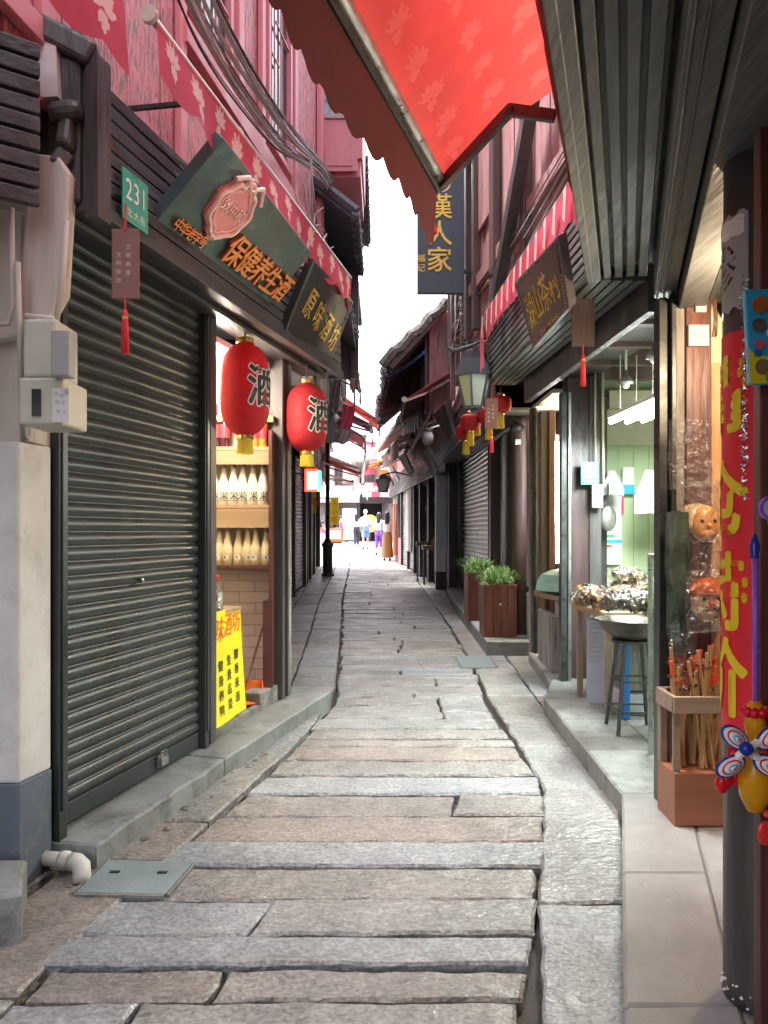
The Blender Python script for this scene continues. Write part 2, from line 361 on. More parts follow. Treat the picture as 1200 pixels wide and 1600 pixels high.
 mint=mat('mint_plastic_cover', (.45, .70, .62), .3, var=.08, scale=8, bump=.1, transl=.3), bagmat=mat('white_carrier_bag', (.70, .74, .70), .35, var=.08, scale=9, bump=.6, bscale=20, transl=.3),
 darkbag=mat('dark_green_bag', (.045, .065, .05), .3, var=.4, scale=9, bump=.7, bscale=18), maskface=mat('orange_mask_face', (.80, .38, .13), .35, var=.08, scale=6, bump=.05, transl=.2),
 maskcream=mat('cream_mask_face', (.78, .55, .34), .35, var=.08, scale=6, bump=.05, transl=.2), maskorange=mat('orange_cap', (.80, .16, .03), .3, var=.1, scale=6, bump=.1),
 blue=mat('blue_plastic', (.02, .16, .60), .35, var=.08, bump=.05), skyblue=mat('sky_blue_card', (.04, .45, .78), .4, var=.05, bump=.02), balloonblue=mat('blue_balloon', (.02, .05, .42), .12, var=.05, bump=0, transl=.2),
 violet=mat('violet_plastic', (.30, .10, .62), .3, var=.05, bump=.02), balloonred=mat('red_balloon', (.80, .01, .03), .10, var=.05, bump=0, transl=.25), balloonyellow=mat('orange_yellow_balloon', (.85, .42, .01), .10, var=.05, bump=0, transl=.3),
 white2=mat('white_print', (.80, .80, .80), .45, var=.02, bump=0), lilac=mat('lilac_poster', (.52, .52, .66), .5, var=.08, bump=.03), wok=mat('blackened_wok_steel', (.10, .09, .075), .4, metal=.6, var=.4, scale=8, bump=.2),
 tin=mat('silver_tinsel', (.7, .72, .72), .2, metal=.8, var=.1, bump=0), greencard=mat('green_card', (.06, .55, .12), .5, var=.05, bump=0), cable=mat('grey_cable', (.46, .44, .44), .6, var=.3, scale=9, bump=0, island=.5), cabledark=mat('dark_cable', (.045, .042, .045), .55, var=.3, scale=9, bump=0),
 bluerope=mat('blue_rope', (.10, .28, .60), .6, var=.1, bump=.1), manhole=mat('blue_grey_cover', (.20, .24, .25), .55, var=.15, scale=4, bump=.25, bscale=50), pvc=mat('grimy_pvc', (.55, .53, .48), .5, var=.12, scale=6, bump=.15, col2=(.28, .25, .21), lo=.55, hi=.75),
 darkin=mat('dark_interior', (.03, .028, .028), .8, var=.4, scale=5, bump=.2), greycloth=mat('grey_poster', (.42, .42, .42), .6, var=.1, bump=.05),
)
def filmmat(name, tint, base, top, rough=.12):
    m = bpy.data.materials.new(name); m.use_nodes = True; N = m.node_tree.nodes; L = m.node_tree.links; N.remove(N['Principled BSDF'])
    tr = N.new('ShaderNodeBsdfTransparent'); tr.inputs[0].default_value = (*tint, 1); gl = N.new('ShaderNodeBsdfGlossy'); gl.inputs['Roughness'].default_value = rough
    tc = N.new('ShaderNodeTexCoord'); n = N.new('ShaderNodeTexNoise'); n.inputs['Scale'].default_value = 22; n.inputs['Detail'].default_value = 3; L.new(tc.outputs['Object'], n.inputs['Vector'])
    bp = N.new('ShaderNodeBump'); bp.inputs['Strength'].default_value = 1; bp.inputs['Distance'].default_value = .06; L.new(n.outputs[0], bp.inputs['Height']); L.new(bp.outputs[0], gl.inputs['Normal'])
    lw = N.new('ShaderNodeLayerWeight'); lw.inputs[0].default_value = .35; L.new(bp.outputs[0], lw.inputs['Normal'])
    mr = N.new('ShaderNodeMapRange'); L.new(lw.outputs['Facing'], mr.inputs[0]); mr.inputs[1].default_value = .1; mr.inputs[2].default_value = .8; mr.inputs[3].default_value = base; mr.inputs[4].default_value = top
    ms = N.new('ShaderNodeMixShader'); L.new(mr.outputs[0], ms.inputs[0]); L.new(tr.outputs[0], ms.inputs[1]); L.new(gl.outputs[0], ms.inputs[2]); L.new(ms.outputs[0], N['Material Output'].inputs[0]); return m
M['bag'] = filmmat('clear_plastic_film', (.93, .94, .93), .07, .38); M['clear'] = filmmat('clear_glass', (.86, .93, .90), .06, .5, .04)
def brickmat():
    m = bpy.data.materials.new('painted_brick'); m.use_nodes = True; N = m.node_tree.nodes; L = m.node_tree.links; b = N['Principled BSDF']
    tc = N.new('ShaderNodeTexCoord'); mp = N.new('ShaderNodeMapping'); mp.inputs['Rotation'].default_value = (R(90), 0, 0)
    br = N.new('ShaderNodeTexBrick'); br.inputs['Scale'].default_value = 1; br.inputs['Brick Width'].default_value = .24; br.inputs['Row Height'].default_value = .085; br.inputs['Mortar Size'].default_value = .004
    br.inputs[1].default_value = (.60, .47, .43, 1); br.inputs[2].default_value = (.66, .56, .52, 1); br.inputs[3].default_value = (.42, .33, .30, 1)
    L.new(tc.outputs['Object'], mp.inputs[0]); L.new(mp.outputs[0], br.inputs[0]); L.new(br.outputs[0], b.inputs['Base Color']); b.inputs['Roughness'].default_value = .6
    bp = N.new('ShaderNodeBump'); bp.inputs['Distance'].default_value = .004; bp.invert = True; L.new(br.outputs['Fac'], bp.inputs['Height']); L.new(bp.outputs[0], b.inputs['Normal'])
    return m
M['pinkbrick'] = brickmat()
# ============================================================ GROUND AND PAVING
g = MB()
def gr(i, j):
    x = lerp(-400, 400, i); 
    ys = [-6, 0, 10, 20, 30, 40, 60, 61, 120, 900]; k = j * 9; a = int(min(k, 8)); y = lerp(ys[a], ys[a + 1], k - a)
    return Vector((x, y, min(gz(y), gz(60)) - .055))
g.grid(gr, 4, 9); structure(g.build('ground', M['dirt']))

def slab(m, c, th=.09, gap=.006, jit=.006, zj=.003, zoff=0.0, step=.09, zf=None):
    """stone slab with ragged worn edges; c = four (x,y) corners counter-clockwise"""
    c = [Vector((p[0], p[1])) for p in c]; ce = sum(c, Vector((0, 0))) / 4
    Lx = ((c[1] - c[0]).length + (c[2] - c[3]).length) / 2; Ly = ((c[3] - c[0]).length + (c[2] - c[1]).length) / 2
    gu, gv = min(.2, gap / Lx), min(.2, gap / Ly)
    bl = lambda u, v: (c[0] * (1 - u) + c[1] * u) * (1 - v) + (c[3] * (1 - u) + c[2] * u) * v
    c = [bl(gu, gv), bl(1 - gu, gv), bl(1 - gu, 1 - gv), bl(gu, 1 - gv)]
    nu = max(2, min(18, int(Lx / step))); nv = max(2, min(14, int(Ly / step)))
    tilt = (random.uniform(-.003, .003), random.uniform(-.0035, .0035)); zz = random.uniform(-zj, zj) + zoff
    seed = random.uniform(0, 99)
    us = [0, .012 / max(Lx, .05)] + [i / nu for i in range(1, nu)] + [1 - .012 / max(Lx, .05), 1]
    vv = [0, .012 / max(Ly, .05)] + [i / nv for i in range(1, nv)] + [1 - .012 / max(Ly, .05), 1]
    pts = []
    for i, u in enumerate(us):
        for j, v in enumerate(vv):
            p = (c[0] * (1 - u) + c[1] * u) * (1 - v) + (c[3] * (1 - u) + c[2] * u) * v
            q = Vector((p.x * 7, p.y * 7, seed)); nz = noise.noise_vector(q)
            e = max(abs(u - .5), abs(v - .5)) * 2
            ed = 1 if (i in (0, 1, len(us) - 2, len(us) - 1) or j in (0, 1, len(vv) - 2, len(vv) - 1)) else .3
            q2 = noise.noise_vector(Vector((p.x * 28, p.y * 28, seed)))
            x = p.x + (nz.x * jit + q2.x * jit * .7) * ed; y = p.y + (nz.y * jit + q2.y * jit * .7) * ed
            edge = i in (0, len(us) - 1) or j in (0, len(vv) - 1)
            z = (zf(y) if zf else gz(y)) + zz + tilt[0] * (u - .5) * 2 + tilt[1] * (v - .5) * 2 + nz.z * .0025 - (.009 + abs(q2.z) * .006 if edge else 0)
            pts.append(Vector((x, y, z)))
    nU, nV = len(us), len(vv); fs = [(i * nV + j, (i + 1) * nV + j, (i + 1) * nV + j + 1, i * nV + j + 1) for i in range(nU - 1) for j in range(nV - 1)]
    ring = [i * nV for i in range(nU)] + [(nU - 1) * nV + j for j in range(1, nV)] + [i * nV + nV - 1 for i in range(nU - 2, -1, -1)] + [j for j in range(nV - 2, 0, -1)]
    b = len(pts); low = [Vector((pts[k].x, pts[k].y, pts[k].z - th)) for k in ring]
    n = len(ring); fs += [(ring[k], b + k, b + (k + 1) % n, ring[(k + 1) % n]) for k in range(n)]
    m.add(pts + low, fs)

LIN = [(1.2, -1.25), (2.84, -1.12), (3.63, -.90), (4.77, -.64), (6.22, -.40), (9.4, -.52), (14, -.75), (21.8, -.98), (30, -1.3), (46, -2.2)]
RIN = [(1.2, .30), (2.3, .40), (2.9, .56), (3.8, .80), (4.47, .90), (6.02, .84), (8.2, .90), (11.2, .90), (19.5, .75), (27, .35), (46, .3)]
pav = MB()
y = 1.3; k = 0
while y < 46:
    d = random.choice([.17, .2, .22, .25, .27, .3]) * (1 if y < 12 else 1.5 if y < 24 else 2.5)
    xl0, xl1, xr0, xr1 = interp(LIN, y), interp(LIN, y + d), interp(RIN, y), interp(RIN, y + d)
    oj = random.uniform(-.012, .03); ok = random.uniform(-.03, .012)
    cuts = [0, 1]
    if random.random() < .42: cuts = [0, random.uniform(.25, .75), 1]
    far = y > 14
    for a, b in zip(cuts, cuts[1:]):
        aw = lambda p0, p1, t: lerp(p0, p1, t)
        slab(pav, [(aw(xl0 + oj, xr0 + ok, a), y + random.uniform(-.008, .008)), (aw(xl0 + oj, xr0 + ok, b), y + random.uniform(-.012, .012)), (aw(xl1 + oj, xr1 + ok, b), y + d), (aw(xl1 + oj, xr1 + ok, a), y + d)],
             gap=.009 if not far else .006, jit=.014, zj=.005, step=.06 if y < 5 else .1 if y < 9 else .3 if not far else .8)
    y += d; k += 1
for side in (-1, 1):
    tab = LIN if side < 0 else RIN
    for col, (o0, o1) in enumerate([(0, .40), (.40, .80), (.80, 1.3), (1.3, 2.2)]):
        y = 1.1 + random.random() * .5
        while y < 46:
            d = random.uniform(.7, 1.5) * (1 if y < 16 else 1.6)
            a0, a1 = interp(tab, y), interp(tab, y + d)
            sl_ = .05 * side
            p = [(a0 + side * o0, y), (a0 + side * o1, y), (a1 + side * o1, y + d), (a1 + side * o0, y + d)]
            if side < 0: p = [p[1], p[0], p[3], p[2]]
            slab(pav, p, gap=.0085, jit=.012, zj=.004, step=.08 if y < 6 else .2 if y < 14 else .8)
            y += d
# cross street slabs beyond the bend
for i in range(-9, 6):
    for j in range(9):
        x0 = i * 1.0 + (j % 2) * .5; y0 = 27.3 + j * 2.1
        if x0 + 1 < interp(LIN, y0) - 2.1 or x0 > interp(RIN, y0) + 2.1: slab(pav, [(x0, y0), (x0 + 1, y0), (x0 + 1, y0 + 2.1), (x0, y0 + 2.1)], gap=.01, step=.9)
structure(pav.build('street_paving', M['slab'], smooth=False))

# manhole covers
def cover(name, c, label, hooks=True):
    t = thing(name, (sum(p[0] for p in c) / 4, sum(p[1] for p in c) / 4, gz(c[0][1]) + .006), label, 'manhole cover', 'square covers set in the paving')
    m = MB(); lo = [Vector((p[0], p[1], gz(p[1]) + .002)) for p in c]; m.prism(lo, (0, 0, .008)); m.build('cover_plate', M['manhole'], t, bev=.003)
    ce = Vector((sum(p[0] for p in c) / 4, sum(p[1] for p in c) / 4, gz(c[0][1])))
    m = MB()
    for i in range(4):
        a, b = Vector((*c[i], 0)), Vector((*c[(i + 1) % 4], 0)); a.z, b.z = gz(a.y) + .003, gz(b.y) + .003
        out = (a + b) / 2 - ce; out.z = 0; out = out.normalized() * .012
        m.bar(a + out, b + out, .012, .012)
    m.build('rim', M['cement'], t)
    if hooks:
        for s in (-.28, .28):
            q = ce + (Vector((*c[1], 0)) - Vector((*c[0], 0))) * s + Vector((0, .03, .017)); q.z = gz(q.y) + .0105
            m = MB(); m.box(q.x - .02, q.x + .02, q.y - .008, q.y + .008, q.z, q.z + .004); m.build('lift_slot', M['black'], t)
    return t
cover('manhole_cover', [GP(118, 1398)[:2], GP(258, 1400)[:2], GP(302, 1350)[:2], GP(170, 1346)[:2]], 'blue-grey square cover with two lift slots in the near left paving below the drain pipe')
cover('manhole_cover', [GP(722, 1044)[:2], GP(776, 1044)[:2], GP(764, 1026)[:2], GP(712, 1026)[:2]], 'small pale blue-grey square cover in the paving in front of the planter boxes', False)

# left kerb / shop step (cement, broken front edge)
FL = Fr((-1.41, 3.34), (-.766, 6.03), 'L')
kb = MB()
ke = [(.0, .20), (1.24, .215), (3.04, .29)]
for (a, va), (b, vb) in zip(ke, ke[1:]):
    p0, p1, p2, p3 = FL(a, -.25, 0), FL(a, va, 0), FL(b, vb, 0), FL(b, -.25, 0)
    slab(kb, [p0[:2], p1[:2], p2[:2], p3[:2]], th=.2, gap=.001, jit=.022 if a < 1.1 else .004, zj=.001, zf=lambda y: gz(y) + .105, step=.045)
structure(kb.build('kerb', M['kerbstone']))
# rubble under the broken kerb edge
rb = MB()
for i in range(22):
    u = random.uniform(-.2, 1.7); p = FL(u, .24 + random.uniform(-.01, .06), 0); r = random.uniform(.006, .02)
    rb.ball((p.x, p.y, gz(p.y) + r * .3), r, (1.3, 1, .7), 6, 4, .25)
o = rb.build('gravel', M['cement']); o['kind'] = 'stuff'; o['label'] = 'loose cement crumbs along the broken kerb'
# near-left stone step
m = MB(); m.c = 0
a, b, c_ = GP(52, 1400, 0), GP(52, 1375, .16), GP(0, 1310, .2)
slab(m, [(-2.4, 2.2), (-1.27, 2.74), (-1.38, 3.02), (-2.4, 3.0)], th=.26, gap=.003, jit=.006, zf=lambda y: gz(y) + .17, step=.08)
tag(m.build('stone_step', M['kerbstone']), 'rough grey stone step block at the foot of the white plaster pilaster', 'step')

# right pavement: polyline kerb edge
RK = [(.1, .08), (.65, 2.12), (1.18, 3.88), (1.215, 5.93)]
pv = MB()
def rk(y):
    return interp([(b, a) for a, b in RK], y)
zf = lambda y: gz(y) + .12
ys = [.1, 1.25, 2.2, 3.02, 3.88]
for y0, y1 in zip(ys, ys[1:]):
    slab(pv, [(rk(y0), y0), (rk(y0) + .33, y0), (rk(y1) + .33, y1), (rk(y1), y1)], th=.2, gap=.0018, jit=.0015, zj=.001, zf=zf)
    for x0, x1 in ((.33, .95), (.95, 1.6), (1.6, 2.4)):
        slab(pv, [(rk(y0) + x0, y0), (rk(y0) + x1, y0), (rk(y1) + x1, y1), (rk(y1) + x0, y1)], th=.2, gap=.0018, jit=.0015, zj=.001, zf=lambda y: gz(y) + .118)
structure(pv.build('pavement', M['flag']))
pv = MB()
for y0, y1 in ((3.885, 4.6), (4.6, 5.3), (5.3, 5.93)):
    slab(pv, [(rk(y0), y0), (rk(y0) + .42, y0), (rk(y1) + .42, y1), (rk(y1), y1)], th=.2, gap=.002, jit=.003, zj=.001, zf=zf, step=.06)
    for x0, x1 in ((.42, .95), (.95, 1.6), (1.6, 2.8)):
        slab(pv, [(rk(y0) + x0, y0), (rk(y0) + x1, y0), (rk(y1) + x1, y1), (rk(y1) + x0, y1)], th=.2, gap=.003, jit=.003, zj=.001, zf=lambda y: gz(y) + .117)
slab(pv, [(1.215, 5.93), (4, 5.93), (4, 6.9), (1.5, 6.9)], th=.2, gap=.003, jit=.003, zf=lambda y: gz(y) + .117)
structure(pv.build('shop_step', M['kerbstone']))
# raised plinth under planters and the kerb that runs on to the shutter
pv = MB()
slab(pv, [(1.10, 8.35), (1.62, 8.35), (1.62, 12.4), (1.10, 12.4)], th=.25, gap=.002, jit=.003, zf=lambda y: gz(y) + .15, step=.1)
slab(pv, [(1.10, 12.41), (1.62, 12.41), (1.5, 15), (1.2, 15)], th=.25, gap=.002, jit=.003, zf=lambda y: gz(y) + .13, step=.1)
slab(pv, [(1.40, 6.62), (1.75, 6.62), (1.80, 8.0), (1.48, 8.0)], th=.2, gap=.002, jit=.003, zf=lambda y: gz(y) + .10, step=.1)
structure(pv.build('plinth', M['kerbstone']))

# ============================================================ SHARED BUILDERS
def shutter_mesh(fr, u0, u1, z0, z1, v, pitch=.067, depth=.014, seg=7):
    """interlocking curved slats, each its own strip"""
    m = MB(); z = z0; nu = max(2, int((u1 - u0) / .08)); sd_ = random.uniform(0, 90)
    while z < z1 - .01:
        p = min(pitch, z1 - z)
        prof = [(z + p * t, depth * (math.sin(math.pi * min(1, t / .86)) ** .7 if t < .86 else -.15)) for t in [0, .05, .15, .3, .45, .6, .75, .855, .87, 1]]
        vs = []; wob = [noise.noise(Vector((i * .16, z * 1.1, sd_))) * .016 + noise.noise(Vector((i * .5, z * 4, sd_ + 9))) * .005 for i in range(nu + 1)]
        for (zz, dv) in prof:
            for i in range(nu + 1): vs.append(fr(lerp(u0, u1, i / nu), v + dv + wob[i] * .35, zz + wob[i] * .2))
        w = nu + 1
        m.add(vs, [(a * w + i, a * w + i + 1, (a + 1) * w + i + 1, (a + 1) * w + i) for a in range(len(prof) - 1) for i in range(nu)])
        z += p
    return m
def slats(m, fr, u0, u1, v, z0, z1, n, lean=.0, t=.02, gap=.012, uj=.0):
    """horizontal boards overlapping down a fascia"""
    h = (z1 - z0) / n
    for i in range(n):
        a = z0 + i * h; dv = lean * (i / n); j0 = random.uniform(-uj, uj)
        m.box(u0 + j0, u1 + random.uniform(-uj, uj), v + dv - t, v + dv + random.uniform(0, .004), a, a + h - gap, fr)
    m.box(u0 + .01, u1 - .01, v - t - .03, v - t - .004, z0 + .01, z1 - .01, fr)

def flower(m, c, r, u, v, n):
    """lily motif printed on cloth, a sheet 1.5 mm off both faces"""
    c, u, v, n = Vector(c), Vector(u).normalized(), Vector(v).normalized(), Vector(n).normalized()
    for off in (.0018, -.0018):
        for ang, L_ in ((-1.1, .75), (-.62, .95), (-.2, 1.1), (.2, 1.12), (.62, .95), (1.1, .7), (math.pi - .35, .55), (math.pi + .35, .55), (math.pi, .8)):
            d = u * math.sin(ang) + v * math.cos(ang); s = u * math.cos(ang) - v * math.sin(ang)
            b = c + n * off
            m.add([b + d * r * .12, b + d * L_ * r * .55 + s * r * .13, b + d * L_ * r, b + d * L_ * r * .55 - s * r * .13], [(0, 1, 2, 3)])
def in_lily(x, y):
    for ang, L_ in ((-1.1, .75), (-.62, .95), (-.2, 1.1), (.2, 1.12), (.62, .95), (1.1, .7), (math.pi - .35, .55), (math.pi + .35, .55), (math.pi, .8)):
        al_ = (x * math.sin(ang) + y * math.cos(ang)) / L_
        if .12 < al_ < 1 and abs(x * math.cos(ang) - y * math.sin(ang)) < .15 * math.sin(math.pi * min(1, al_ * .95)) ** .8: return True
    return False
def print_faces(m, b0, nu, nv, wu, wv, spots, mi=1):
    """give the cloth faces that fall inside a lily motif the print colour"""
    for (cu, cv, r, rot) in spots:
        ca, sa = math.cos(rot), math.sin(rot)
        for i in range(max(0, int((cu - r * 1.2) / wu * nu)), min(nu, int((cu + r * 1.2) / wu * nu) + 1)):
            for j in range(max(0, int((cv - r * 1.2) / wv * nv)), min(nv, int((cv + r * 1.2) / wv * nv) + 1)):
                x, y = ((i + .5) / nu * wu - cu) / r, ((j + .5) / nv * wv - cv) / r
                if in_lily(x * ca - y * sa, x * sa + y * ca): m.m[b0 + i * nv + j] = mi
def valance(m, fr, u0, u1, v, z, h, wave=.22, amp=.03, sway=.02, stripes=None, n=None, flowers=0, fm=1, up_in=0.0, edge=None):
    """cloth hanging from a bar at v, scalloped along its foot"""
    n = n or max(8, int((u1 - u0) / .03)); rows = 4
    if flowers: n = int((u1 - u0) / .009); rows = max(8, int(h / .009))
    ph = random.random() * 6
    def f(i, j):
        u = lerp(u0, u1, i); t = (u - u0) / wave; sc = abs(math.sin(math.pi * t))
        hh = h - amp * (1 - sc)
        return fr(u, v + sway * j * math.sin(u * 5 + ph) + up_in * j, z - hh * j)
    base = len(m.f); m.grid(f, n, rows)
    if stripes:
        for q in range(n):
            idx = int((lerp(u0, u1, (q + .5) / n) - u0) / stripes) % 2
            for r_ in range(rows): m.m[base + q * rows + r_] = 0 if idx == 0 else fm
    if edge is not None:
        m.c = edge; m.tube([f(i / n, 1) for i in range(n + 1)], .004, 4); m.c = 0
    if flowers:
        L = u1 - u0
        print_faces(m, base, n, rows, L, h, [(L * (i + .5) / flowers, h * (.55 if i % 2 else .40), h * .42 * random.uniform(.85, 1.1), math.pi + (.25 if i % 2 else -.2) + random.uniform(-.25, .25)) for i in range(flowers)], fm)
def awning(name, fr, u0, u1, zw, zf, vo, cloth, label, vw=0.0, val=.22, stripes=None, flowers=0, group=None, arms=True, sheet=True, print_=None, barr=.022, wave=.22, sag=.0, amp=.03, caps=True, barmat=None):
    base = fr((u0 + u1) / 2, vw, zw)
    t = thing(name, base, label, 'awning', group)
    bm = barmat or M['alu']
    if sheet:
        m = MB(); L = u1 - u0; nu = max(4, int(L / .12)); nv = 8
        if flowers: nu = int(L / .009); nv = 60
        def f(i, j): return fr(lerp(u0, u1, i), lerp(vw, vo, j), lerp(zw, zf, j) - sag * math.sin(math.pi * j) - .006 * math.sin(i * 17) * math.sin(math.pi * j) + (noise.noise(Vector((i * L * 2.2, j * 1.4, 3.3))) * .022 + noise.noise(Vector((i * L * 9, j * 2.5, 7.1))) * .005 if flowers else 0))
        b0 = len(m.f); m.grid(f, nu, nv)
        if stripes:
            for q in range(nu):
                if int((q + .5) / nu * L / stripes) % 2:
                    for r_ in range(nv): m.m[b0 + q * nv + r_] = 1
        if flowers and print_:
            wv_ = ((vo - vw) ** 2 + (zw - zf) ** 2) ** .5; nf = max(2, int(L / .19)); sp = []
            for a in range(nf):
                for b in range(3): sp.append((L * (a + .5 + (.25 if b % 2 else -.2)) / nf, wv_ * (b + .5) / 3 + random.uniform(-.012, .012), .075 * random.uniform(.85, 1.12), -2.0 + random.uniform(-.3, .3)))
            print_faces(m, b0, nu, nv, L, wv_, sp, 1)
        m.build('canopy', [cloth, print_ or M['whitefab']], t, smooth=True)
    m = MB(); valance(m, fr, u0, u1, vo + .02, zf, val, stripes=stripes, flowers=flowers if not sheet or flowers > 3 else 0, wave=wave, amp=amp)
    m.build('valance', [cloth, print_ or M['whitefab']], t, smooth=True)
    m = MB(); m.tube([fr(u0, vo, zf), fr(u1, vo, zf)], barr, 10); m.build('front_bar', bm, t, smooth=True)
    if caps:
        for u in (u0, u1):
            m = MB(); e = .012 if u == u1 else -.012; m.tube([fr(u, vo, zf), fr(u + e, vo, zf)], barr * 1.5, 12); m.build('end_cap', M['cream'], t)
    if arms:
        for u in (u0 + .08, u1 - .08):
            el = fr(u + (.12 if u < (u0 + u1) / 2 else -.12), (vo + vw) / 2, (zf + zw) / 2 - .08)
            m = MB(); m.bar(fr(u, vw, zw - .12), el, .028, .035); m.bar(el, fr(u, vo - .01, zf - .01), .028, .035); m.build('folding_arm', bm, t, bev=.003)
    return t

def roof(m, fr, u0, u1, vi, vo, zi, zo, tn=None):
    """barrel tiled slope: pans and rolls running down the slope, thick edge"""
    L = u1 - u0; n = int(L / (tn or .22)); th = .07
    m.hexa([fr(u0, vi, zi - th), fr(u1, vi, zi - th), fr(u1, vo, zo - th), fr(u0, vo, zo - th), fr(u0, vi, zi), fr(u1, vi, zi), fr(u1, vo, zo), fr(u0, vo, zo)])
    for i in range(n + 1):
        u = u0 + L * i / n
        vj = random.uniform(-.02, .03)
        m.tube([fr(u, vi, zi + .03), fr(u, (vi + vo) / 2, (zi + zo) / 2 + .03), fr(u, vo + vj, zo + .03)], .055, 6)
def eave_tiles(m, fr, u0, u1, v, z, sp=.20):
    u = u0
    while u < u1:
        m.tube([fr(u, v - .05, z), fr(u, v + .03, z - .01)], .055, 8); u += sp
def lattice(m, g, u0, u1, z0, z1, v, t=.014, n=3):
    """chinese lattice bars in a window"""
    for i in range(n + 1):
        u = lerp(u0, u1, i / n); m.box(u - t / 2, u + t / 2, v, v + .012, z0, z1, g)
    h = z1 - z0; w = u1 - u0
    for zz, a, b in ((.18, 0, 1), (.38, 0, .5), (.55, .33, 1), (.75, 0, 1), (.9, .2, .8)):
        m.box(u0 + w * a, u0 + w * b, v + .012, v + .024, z0 + h * zz - t / 2, z0 + h * zz + t / 2, g)
def window(fr, u0, u1, z0, z1, v, parent, frame=None, pane=None, n=3):
    m = MB(); f = .05
    m.box(u0, u1, v, v + .05, z0, z0 + f, fr); m.box(u0, u1, v, v + .05, z1 - f, z1, fr); m.box(u0, u0 + f, v, v + .05, z0 + f, z1 - f, fr); m.box(u1 - f, u1, v, v + .05, z0 + f, z1 - f, fr)
    lattice(m, fr, u0 + f, u1 - f, z0 + f, z1 - f, v + .012, n=n)
    w = m.build('window', frame or M['pinkpaint'], parent)
    m = MB(); m.box(u0 + f, u1 - f, v - .004, v + .004, z0 + f, z1 - f, fr); m.build('pane', pane or M['frostpane'], w)
    return w
M['frostpane'] = mat('pale_window_pane', (.55, .60, .64), .2, var=.1, scale=3, bump=0)
M['darkpane'] = mat('dark_window_pane', (.04, .045, .05), .12, var=.3, scale=3, bump=0)

# ============================================================ LEFT SIDE
# ---- near-left plaster house
PH = thing('plaster_house', (-1.9, 2.6, 0), 'white plastered house end with blue-grey base band, nearest on the left', 'house')
F0 = Fr((-1.458, 3.12), (-1.41, 3.34), 'L')
m = MB()
zb = .49
m.prism([(-1.458, 3.12, zb), (-1.415, 3.325, zb), (-2.6, 3.6, zb), (-2.6, 3.12, zb)], (0, 0, 1.27 + .1)); m.build('wall', M['plaster'], PH, bev=.012)
m = MB(); m.prism([(-1.455, 3.118, 0), (-1.413, 3.323, 0), (-2.6, 3.6, 0), (-2.6, 3.118, 0)], (0, 0, zb)); m.build('wall_base', M['bluepaint'], PH, bev=.006)
m = MB(); m.box(-3.2, -1.43, 3.16, 3.5, 1.862, 4.5); m.build('upper_wall', M['peach'], PH)
# the leaning primed timber bracket above the meter
m = MB(); Yb = 3.06
q = [P(25, 520, Yb), P(70, 505, Yb), P(97, 455, Yb), P(108, 270, Yb), P(92, 242, Yb), P(50, 238, Yb), P(38, 330, Yb), P(30, 420, Yb)]
m.prism(q, (0, .09, 0)); m.build('bracket', M['peach'], PH, bev=.012)
m = MB()
q = [P(-60, 545, 3.10), P(30, 525, 3.10), P(36, 330, 3.10), P(-60, 318, 3.10)]; m.prism(q, (0, .05, 0)); m.build('timber_panel', M['peach'], PH, bev=.01)
# slatted fascia turning the corner at the upper left
FF = Fr((-1.42, 2.87), (-1.31, 2.95), 'L')
m = MB(); slats(m, FF, -1.2, .14, .03, 2.72, 3.34, 9, lean=.0, t=.03, gap=.014); m.build('fascia', M['blackwood'], PH, bev=.004)
# corbel shapes over the bracket
m = MB()
m.bar(P(112, 330, 3.2), P(112, 60, 3.2), .16, .14); m.tube([P(78, 178, 3.1), P(112, 174, 3.1), P(128, 172, 3.1)], [.04, .045, .036], 12)
m.bar(P(112, 180, 3.14), P(104, 235, 3.10), .06, .10); m.bar(P(104, 236, 3.10), P(86, 262, 3.08), .05, .07)
m.bar(P(-10, 10, 3.1), P(150, 95, 3.15), .12, .10)
m.build('corbel', M['blackpost'], PH, smooth=False, bev=.02)
m = MB(); m.prism([P(28, 20, 3.08), P(86, 40, 3.08), P(90, 150, 3.08), P(66, 152, 3.08), P(28, 100, 3.08)], (0, .05, 0)); m.build('end_board', M['plaster'], PH)

# conduit pipes
def pipe(pts, r, label, mt='peach'):
    m = MB(); m.tube(pts, r, 8); return tag(m.build('conduit_pipe', M[mt], smooth=True), label, 'pipe', 'conduits beside the meter box')
pipe([P(18, 325, 2.98), P(20, 480, 2.98), P(14, 505, 2.98), P(-40, 510, 2.98)], .011, 'pale conduit pipe bending left at its foot, outermost beside the bracket')
pipe([P(28, 410, 2.97), P(30, 500, 2.97), P(36, 690, 2.97), P(46, 685, 2.97)], .011, 'pale conduit pipe running down the left side of the meter box')
pipe([P(104, 345, 3.0), P(98, 430, 3.0), P(88, 505, 2.99)], .012, 'slanting pale conduit pipe between the bracket and the rolling shutter')
pipe([P(40, 494, 2.94), P(82, 498, 2.94), P(86, 510, 2.94)], .012, 'short level conduit pipe across the top of the meter box')
